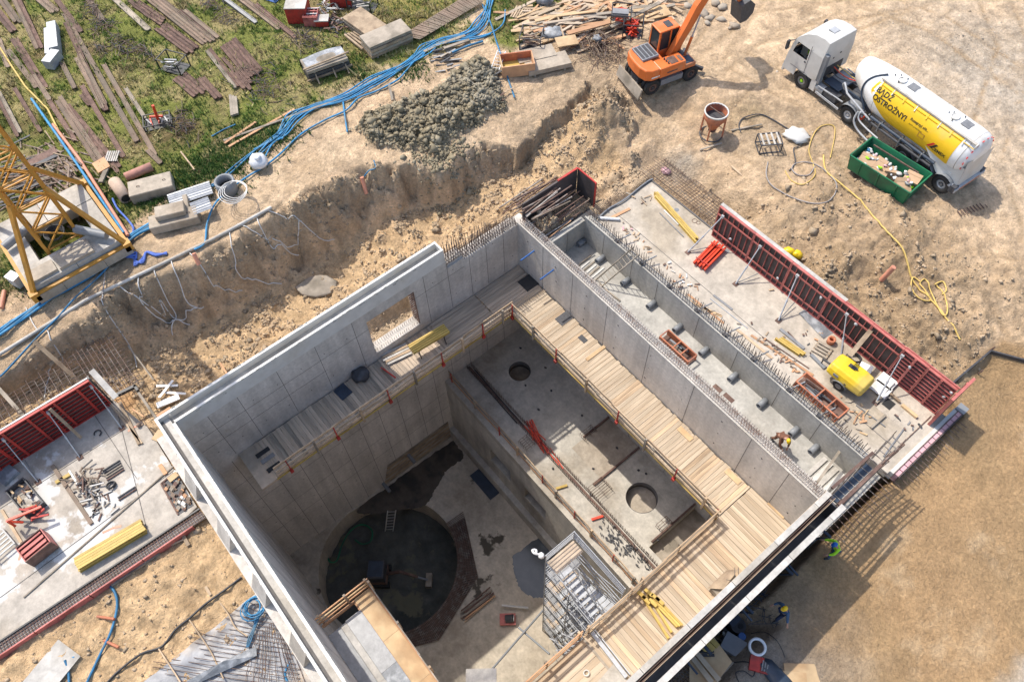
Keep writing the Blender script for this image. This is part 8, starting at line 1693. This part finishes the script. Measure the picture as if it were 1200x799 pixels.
# ------------------------------------------------------------------ people
def skin_obj(name, mat, parent, verts, edges, radii, sub=1):
    me_ = bpy.data.meshes.new(name); me_.from_pydata(verts, edges, []); me_.materials.append(MT[mat]); o = bpy.data.objects.new(name, me_); C.objects.link(o); o.parent = parent
    m_ = o.modifiers.new('skin','SKIN'); m_.use_smooth_shade = True; me_.skin_vertices.data
    sv = me_.skin_vertices[0].data if len(me_.skin_vertices) else None
    for i,r in enumerate(radii): sv[i].radius = (r,r) if not isinstance(r,tuple) else r
    sv[0].use_root = True; s = o.modifiers.new('sub','SUBSURF'); s.levels = sub; s.render_levels = sub; return o
def person(label, loc, rz, J, top, trousers, helmet, group=None, vest=None, hair='dark', skip_legs=False):
    """J: joints in metres - pelvis, chest, neck, head, then (shoulder, elbow, wrist) x2, (hip, knee, ankle, toe) x2"""
    t = thing('person', label, 'person', loc, rz, group)
    v, e, r = [], [], []
    def add(p, rad, link=None):
        v.append(tuple(p)); r.append(rad)
        if link is not None: e.append((link, len(v)-1))
        return len(v)-1
    pel = add(J['pelvis'], .13); bel = add(Vector(J['pelvis']).lerp(Vector(J['chest']),.5), .125, pel); ch_ = add(J['chest'], .15, bel); nk = add(J['neck'], .06, ch_); hd = add(Vector(J['neck']).lerp(Vector(J['head']),.5), .055, nk)
    for s in ('L','R'):
        sh, el, wr = [Vector(q) for q in J['arm'+s]]
        a = add(sh, .062, ch_); b = add(el, .045, a); c = add(wr, .032, b); d = (wr-el).normalized(); side = d.cross(Vector((0,0,1))); side = side.normalized() if side.length > .1 else Vector((1,0,0)); dn = side.cross(d)
        pm = add(wr+d*.055, .034, c)
        for k,(o_,l_) in enumerate(((-.032,.070),(-.011,.085),(.011,.078),(.031,.060))):
            f1 = add(wr+d*.095+side*o_, .010, pm); f2 = add(wr+d*(.095+l_*.5)+side*o_-dn*.012, .009, f1); add(wr+d*(.095+l_)+side*o_*.9-dn*.038, .008, f2)
        th = add(wr+d*.045+side*.045*(1 if s == 'L' else -1), .011, pm); add(wr+d*.09+side*.062*(1 if s == 'L' else -1)-dn*.015, .010, th)
        if not skip_legs:
            hp_, kn, an, toe = [Vector(q) for q in J['leg'+s]]
            a = add(hp_, .085, pel); b = add(kn, .06, a); c = add(an, .042, b); add(toe, .035, c)
    skin_obj('body','skin',t,v,e,r)
    # clothes: jacket over trunk and arms, trousers over legs, boots
    v, e, r = [], [], []
    pel = add(Vector(J['pelvis'])+Vector((0,0,.02)), .155); bel = add(Vector(J['pelvis']).lerp(Vector(J['chest']),.5), .15, pel); ch_ = add(J['chest'], (.19,.15), bel); add(Vector(J['chest']).lerp(Vector(J['neck']),.7), .085, ch_)
    for s in ('L','R'):
        sh, el, wr = [Vector(q) for q in J['arm'+s]]
        a = add(sh, .085, ch_); b = add(sh.lerp(el,.55) if vest else el, .066, a)
        if not vest: add(el.lerp(wr,.88), .047, b)
    skin_obj('jacket',top,t,v,e,r)
    if vest: pass
    if not skip_legs:
        v, e, r = [], [], []
        pel = add(J['pelvis'], .145)
        for s in ('L','R'):
            hp_, kn, an, toe = [Vector(q) for q in J['leg'+s]]; a = add(hp_, .105, pel); b = add(kn, .078, a); add(an.lerp(kn,.08), .06, b)
        skin_obj('trousers',trousers,t,v,e,r)
        for s in ('L','R'):
            hp_, kn, an, toe = [Vector(q) for q in J['leg'+s]]; d = (toe-an); d.z = 0; d.normalize(); MB().blob(an+d*.07+Vector((0,0,-.02)),(.15 if abs(d.x) > abs(d.y) else .07,.15 if abs(d.y) >= abs(d.x) else .07,.06),3,.04,10,6).build('boot','black',t)
    H_ = Vector(J['head']); f = Vector(J['face']).normalized(); sd = f.cross(Vector((0,0,1))).normalized(); up = sd.cross(f)
    hd_ = MB(); n = 14
    def hp(u,vv,w_): return H_+sd*u+f*vv+up*w_
    vs = []; rings = [(-.115,.035,.045),(-.095,.055,.065),(-.05,.066,.082),(0,.074,.094),(.05,.074,.095),(.09,.06,.078),(.115,.03,.04)]
    for (zz,a_,b_) in rings: vs += [hp(a_*math.cos(2*math.pi*i/n), b_*math.sin(2*math.pi*i/n)*(1.0), zz) for i in range(n)]
    hd_.add(vs,[(j*n+i,j*n+(i+1)%n,(j+1)*n+(i+1)%n,(j+1)*n+i) for j in range(len(rings)-1) for i in range(n)]+[tuple(range(n))[::-1],tuple(range(len(rings)*n-n,len(rings)*n))],True)
    head = hd_.build('head','skin',t)
    MB().add([hp(-.012,.088,.01),hp(.012,.088,.01),hp(.016,.098,-.035),hp(-.016,.098,-.035),hp(0,.122,-.03)],[(0,1,4),(1,2,4),(2,3,4),(3,0,4)]).build('nose','skin',head)
    for s in (-1,1): MB().blob(hp(.03*s,.086,.008),.012,1,.0,8,5).build('eye','offw',head); MB().blob(hp(.076*s,.0,-.01),(.014,.022,.032),1,.05,8,5).build('ear','skin',head)
    MB().blob(hp(0,.088,-.062),(.026,.012,.007),1,0,8,4).build('mouth','redp',head); MB().add([hp(.076*math.cos(a)*1.03,.097*math.sin(a)*1.02,zz) for zz in (-.03,.075) for a in [math.pi+math.pi*i/10 for i in range(11)]],[(i,i+1,12+i,11+i) for i in range(10)],True).build('hair',hair,head)
    if helmet:
        hm = MB(); vs = []; R2 = [(.040,1.0),(.075,.97),(.115,.80),(.142,.50),(.155,.12)]
        for zz,k_ in R2: vs += [hp(.098*k_*math.cos(2*math.pi*i/n)*1.05,.122*k_*math.sin(2*math.pi*i/n),zz) for i in range(n)]
        hm.add(vs,[(j*n+i,j*n+(i+1)%n,(j+1)*n+(i+1)%n,(j+1)*n+i) for j in range(4) for i in range(n)]+[tuple(range(4*n,5*n))],True)
        hm.add([hp(.10*math.cos(a),.12*math.sin(a),.045) for a in [math.pi*.15+math.pi*.7*i/8 for i in range(9)]]+[hp(.11*math.cos(a),.175*math.sin(a),.04) for a in [math.pi*.15+math.pi*.7*i/8 for i in range(9)]],[(i,i+1,10+i,9+i) for i in range(8)])
        hm.build('helmet',helmet,t)
    return t
def pose(lean=(0,0), step=.2, armL=None, armR=None, h=1.78, face=(0,1,-.3)):
    lx, ly = lean; k = h/1.78
    pel = (0,0,.95*k); ch_ = (lx*.6,ly*.6,1.33*k-abs(ly)*.15); nk = (lx*.9,ly*.9,1.50*k-abs(ly)*.25); hd = (lx*1.05+face[0]*.05,ly*1.1+.03*face[1],1.66*k-abs(ly)*.33)
    shL = Vector((ch_[0]-.19,ch_[1],1.42*k-abs(ly)*.2)); shR = Vector((ch_[0]+.19,ch_[1],1.42*k-abs(ly)*.2))
    aL = armL or ((-.28,.05,-.28),(-.22,.22,-.45)); aR = armR or ((.28,.05,-.28),(.22,.22,-.45))
    c0 = Vector((ch_[0],ch_[1],1.42*k-abs(ly)*.2))
    return dict(pelvis=pel,chest=ch_,neck=nk,head=hd,face=face,armL=(shL,c0+Vector(aL[0]),c0+Vector(aL[1])),armR=(shR,c0+Vector(aR[0]),c0+Vector(aR[1])),
        legL=((-.10,0,.88*k),(-.13,step*.6,.48*k),(-.14,step*.6-.08,.09),(-.14,step*.6+.12,.05)),legR=((.10,0,.88*k),(.13,-step*.2,.48*k),(.14,-step*.9,.09),(.14,-step*.9+.2,.05)))
q = GV(972,650); person('worker in a hi vis green top and blue helmet by the double form','' or tuple(q),math.radians(150),pose((0,.22),.35,((-.3,.2,-.15),(-.25,.42,-.25)),((.32,.1,-.2),(.42,.32,-.3)),face=(0,1,-.5)),'hiv','jacket','helmb')
q = GV(911,722); person('worker in blue jacket and yellow helmet walking on the dark soil',tuple(q),math.radians(165),pose((0,.10),.45,((-.33,.05,-.22),(-.52,.15,-.32)),((.33,.0,-.25),(.38,.2,-.42)),face=(0,1,-.4)),'jacket','trous','helmy')
q = V(909,519,-3.62); person('stooping worker in brown clothes and yellow helmet in the channel',tuple(q),math.radians(-120),pose((0,.48),.3,((-.25,.2,-.3),(-.15,.35,-.55)),((.25,.2,-.3),(.15,.38,-.5)),face=(0,1,-.9)),'brownc','brownc','helmy')
J = dict(pelvis=(0,0,.0),chest=(0,.06,.40),neck=(0,.08,.56),head=(0,.10,.74),face=(0,1,-.1),armL=((-.19,.06,.50),(-.26,.22,.26),(-.14,.42,.32)),armR=((.19,.06,.50),(.28,.18,.30),(.18,.42,.34)),legL=((-.1,.1,-.02),(-.13,.5,.02),(-.13,.6,-.36),(-.13,.75,-.40)),legR=((.1,.1,-.02),(.13,.5,.02),(.13,.6,-.36),(.13,.75,-.40)))
q = wm(truck) @ Vector((-.42,-.66,1.78)); person('lorry driver in hi vis green seated behind the open cab window',tuple(q),math.radians(90-4.6),J,'hiv','trous',None)
# ------------------------------------------------------------------ loose earth, grass, weeds: what nobody could count
def scatter(name, label, mat, pts, size, tv, tf, jit=.35, zoff=0., flat=.7, lean=0.):
    n = len(pts)
    if not n: return
    tv = np.array(tv, float); a = np.random.rand(n)*6.283; s = size*np.random.lognormal(0,.45,n) if np.isscalar(size) else size
    V_ = tv[None]*(1+jit*(np.random.rand(n,len(tv),1)-.5)*2); ca, sa = np.cos(a)[:,None], np.sin(a)[:,None]
    X = (V_[...,0]*ca-V_[...,1]*sa)*s[:,None]; Y = (V_[...,0]*sa+V_[...,1]*ca)*s[:,None]; Z = V_[...,2]*s[:,None]*flat
    co = np.stack([X+pts[:,0:1],Y+pts[:,1:2],Z+pts[:,2:3]+zoff],-1).reshape(-1,3)
    tf = np.array(tf); fs = (tf[None]+np.arange(n)[:,None,None]*len(tv)).reshape(-1,tf.shape[1])
    me = bpy.data.meshes.new(name); me.vertices.add(len(co)); me.vertices.foreach_set('co', co.astype(np.float32).ravel()); me.loops.add(fs.size); me.loops.foreach_set('vertex_index', fs.astype(np.int32).ravel())
    me.polygons.add(len(fs)); me.polygons.foreach_set('loop_start', np.arange(0,fs.size,fs.shape[1],dtype=np.int32)); me.update(calc_edges=True); me.materials.append(MT[mat] if isinstance(mat,str) else mat)
    o = bpy.data.objects.new(name, me); C.objects.link(o); tag(o, label, kind='stuff'); return o
OCT = ([(1,0,.1),(.3,.95,0),(-.8,.6,.1),(-.9,-.5,0),(.2,-1,.1),(.1,.1,.95),(.5,.3,.75),(0,0,-.6)], [(0,1,6),(1,5,6),(0,6,5),(1,2,5),(2,3,5),(3,4,5),(4,0,5),(1,0,7),(2,1,7),(3,2,7),(4,3,7),(0,4,7)])
t = SOIL_T; z = SOIL_Z; g = SOIL_G
vis = (np.abs(GX1*UV[0,0]+GY1*UV[0,1]) < 36) & (GX1*UV[1,0]+GY1*UV[1,1] > 2.2) & (GX1*UV[1,0]+GY1*UV[1,1] < 51.5)
inb = (GX1 > -23.2) & (GX1 < -.3) & (GY1 > -3.6) & (GY1 < 26.3) & ~((GX1 < -20.6) & (GY1 > 18.5)); ins = (GX1 > -28.4) & (GX1 < -18.6) & (GY1 < -3.4)
ok = vis & ~inb & ~ins
def pick(weight, n):
    w_ = np.where(ok, weight, 0); w_ = w_/w_.sum(); i = np.random.choice(len(w_), n, p=w_); p = np.stack([GX1[i],GY1[i],z[i]],-1); p[:,:2] += (np.random.rand(n,2)-.5)*.12; return p
sp = M('clod_soil', (.44,.33,.215), .95, .3, 1.2, 0, col2=(.33,.255,.17), amt=.6, rand=0); sd = M('clay_clod', (.27,.225,.145), .95, .3, 1.2, 0, col2=(.34,.30,.22), amt=.4, rand=0)
sg = M('pebble', (.58,.50,.40), .9, .3, .8, 0, col2=(.30,.26,.21), amt=.5, rand=0)
scatter('earth_clods','clods of brown earth strewn on the excavation slopes and mounds',sp,pick(np.clip(slope*1.8+(t > .9)*1.5+np.clip(soilz-.35,0,1)*1.3+pile*2+.001*(1-och),0,4)*(1-gg)*(1-och)*np.clip(.3+f4*3+f2*2,0,3),13000),.05,*OCT,jit=.7)
scatter('clay_clods','grey brown clay clods heaped above the excavation',sd,pick(heap*3,12000),.062,*OCT,jit=.8,flat=.9)
scatter('clay_clods','clay lumps fallen down the bank below the heap',sd,pick(np.exp(-((GX1-P(515,172,0)[0])**2+(GY1-P(515,172,0)[1])**2)/1.6),700),.08,*OCT,flat=.9)
scatter('pebbles','pale pebbles and gravel over the bare ground',sg,pick((.03+2.2*np.exp(-((GX1-P(1170,90,0)[0])**2+(GY1-P(1170,90,0)[1])**2)/60))*(1-gg)*(1-och*.8)*np.clip(.4+2*f3,0,2),3500),.017,*OCT)
BL = ([(-.12,0,0),(.12,0,0),(.05,.5,1),(.0,-.12,0),(0,.12,0),(-.6,.1,.8),(.1,-.1,0),(-.1,-.1,0),(.3,-.6,.9),(-.1,.1,0),(.1,.1,0),(.0,.05,1.15)], [(0,1,2),(3,4,5),(6,7,8),(9,10,11)])
g1 = M('grass_blades', (.16,.235,.045), .8, .35, 1.1, 0, rand=0, col2=(.20,.22,.06), amt=.6); g2 = M('dry_grass', (.46,.39,.18), .85, .3, 1.3, 0, rand=0, col2=(.24,.19,.09), amt=.5)
scatter('grass','short green grass and weeds between the rusty steel',g1,pick(gg*np.clip(1.2-dry*.9,0.05,2)*np.clip(.35+f4*3,0.05,2),30000),.13,*BL,jit=.5,flat=.8)
scatter('dry_grass','tufts of dry yellow grass in the steel yard',g2,pick(gg*(np.clip(dry,.05,1)+k_*1.5)*np.clip(.5+f2*3,0.05,2),20000),.14,*BL,jit=.5,flat=.6)
def near(px, py, s): c = P(px,py,-.2); return np.exp(-((GX1-c[0])**2+(GY1-c[1])**2)/(2*s*s))
scatter('weeds','bright green weeds round the concrete blocks and beside the hoses',MT['leaf'],pick(near(178,232,.7)*1.4+near(225,205,.9)+near(250,190,.8)+near(290,165,1.)*.8+near(130,225,.8)*.8+near(330,160,.6)+near(485,85,.5)+near(420,85,.5)*.7+near(270,200,.8)*.7+near(20,320,.8)*.7+near(30,300,.6),9000),.12,*BL,jit=.5,flat=.8)
# wheel ruts pressed by the digger and lorry are in the ground sheet; a few flat stones by the bank
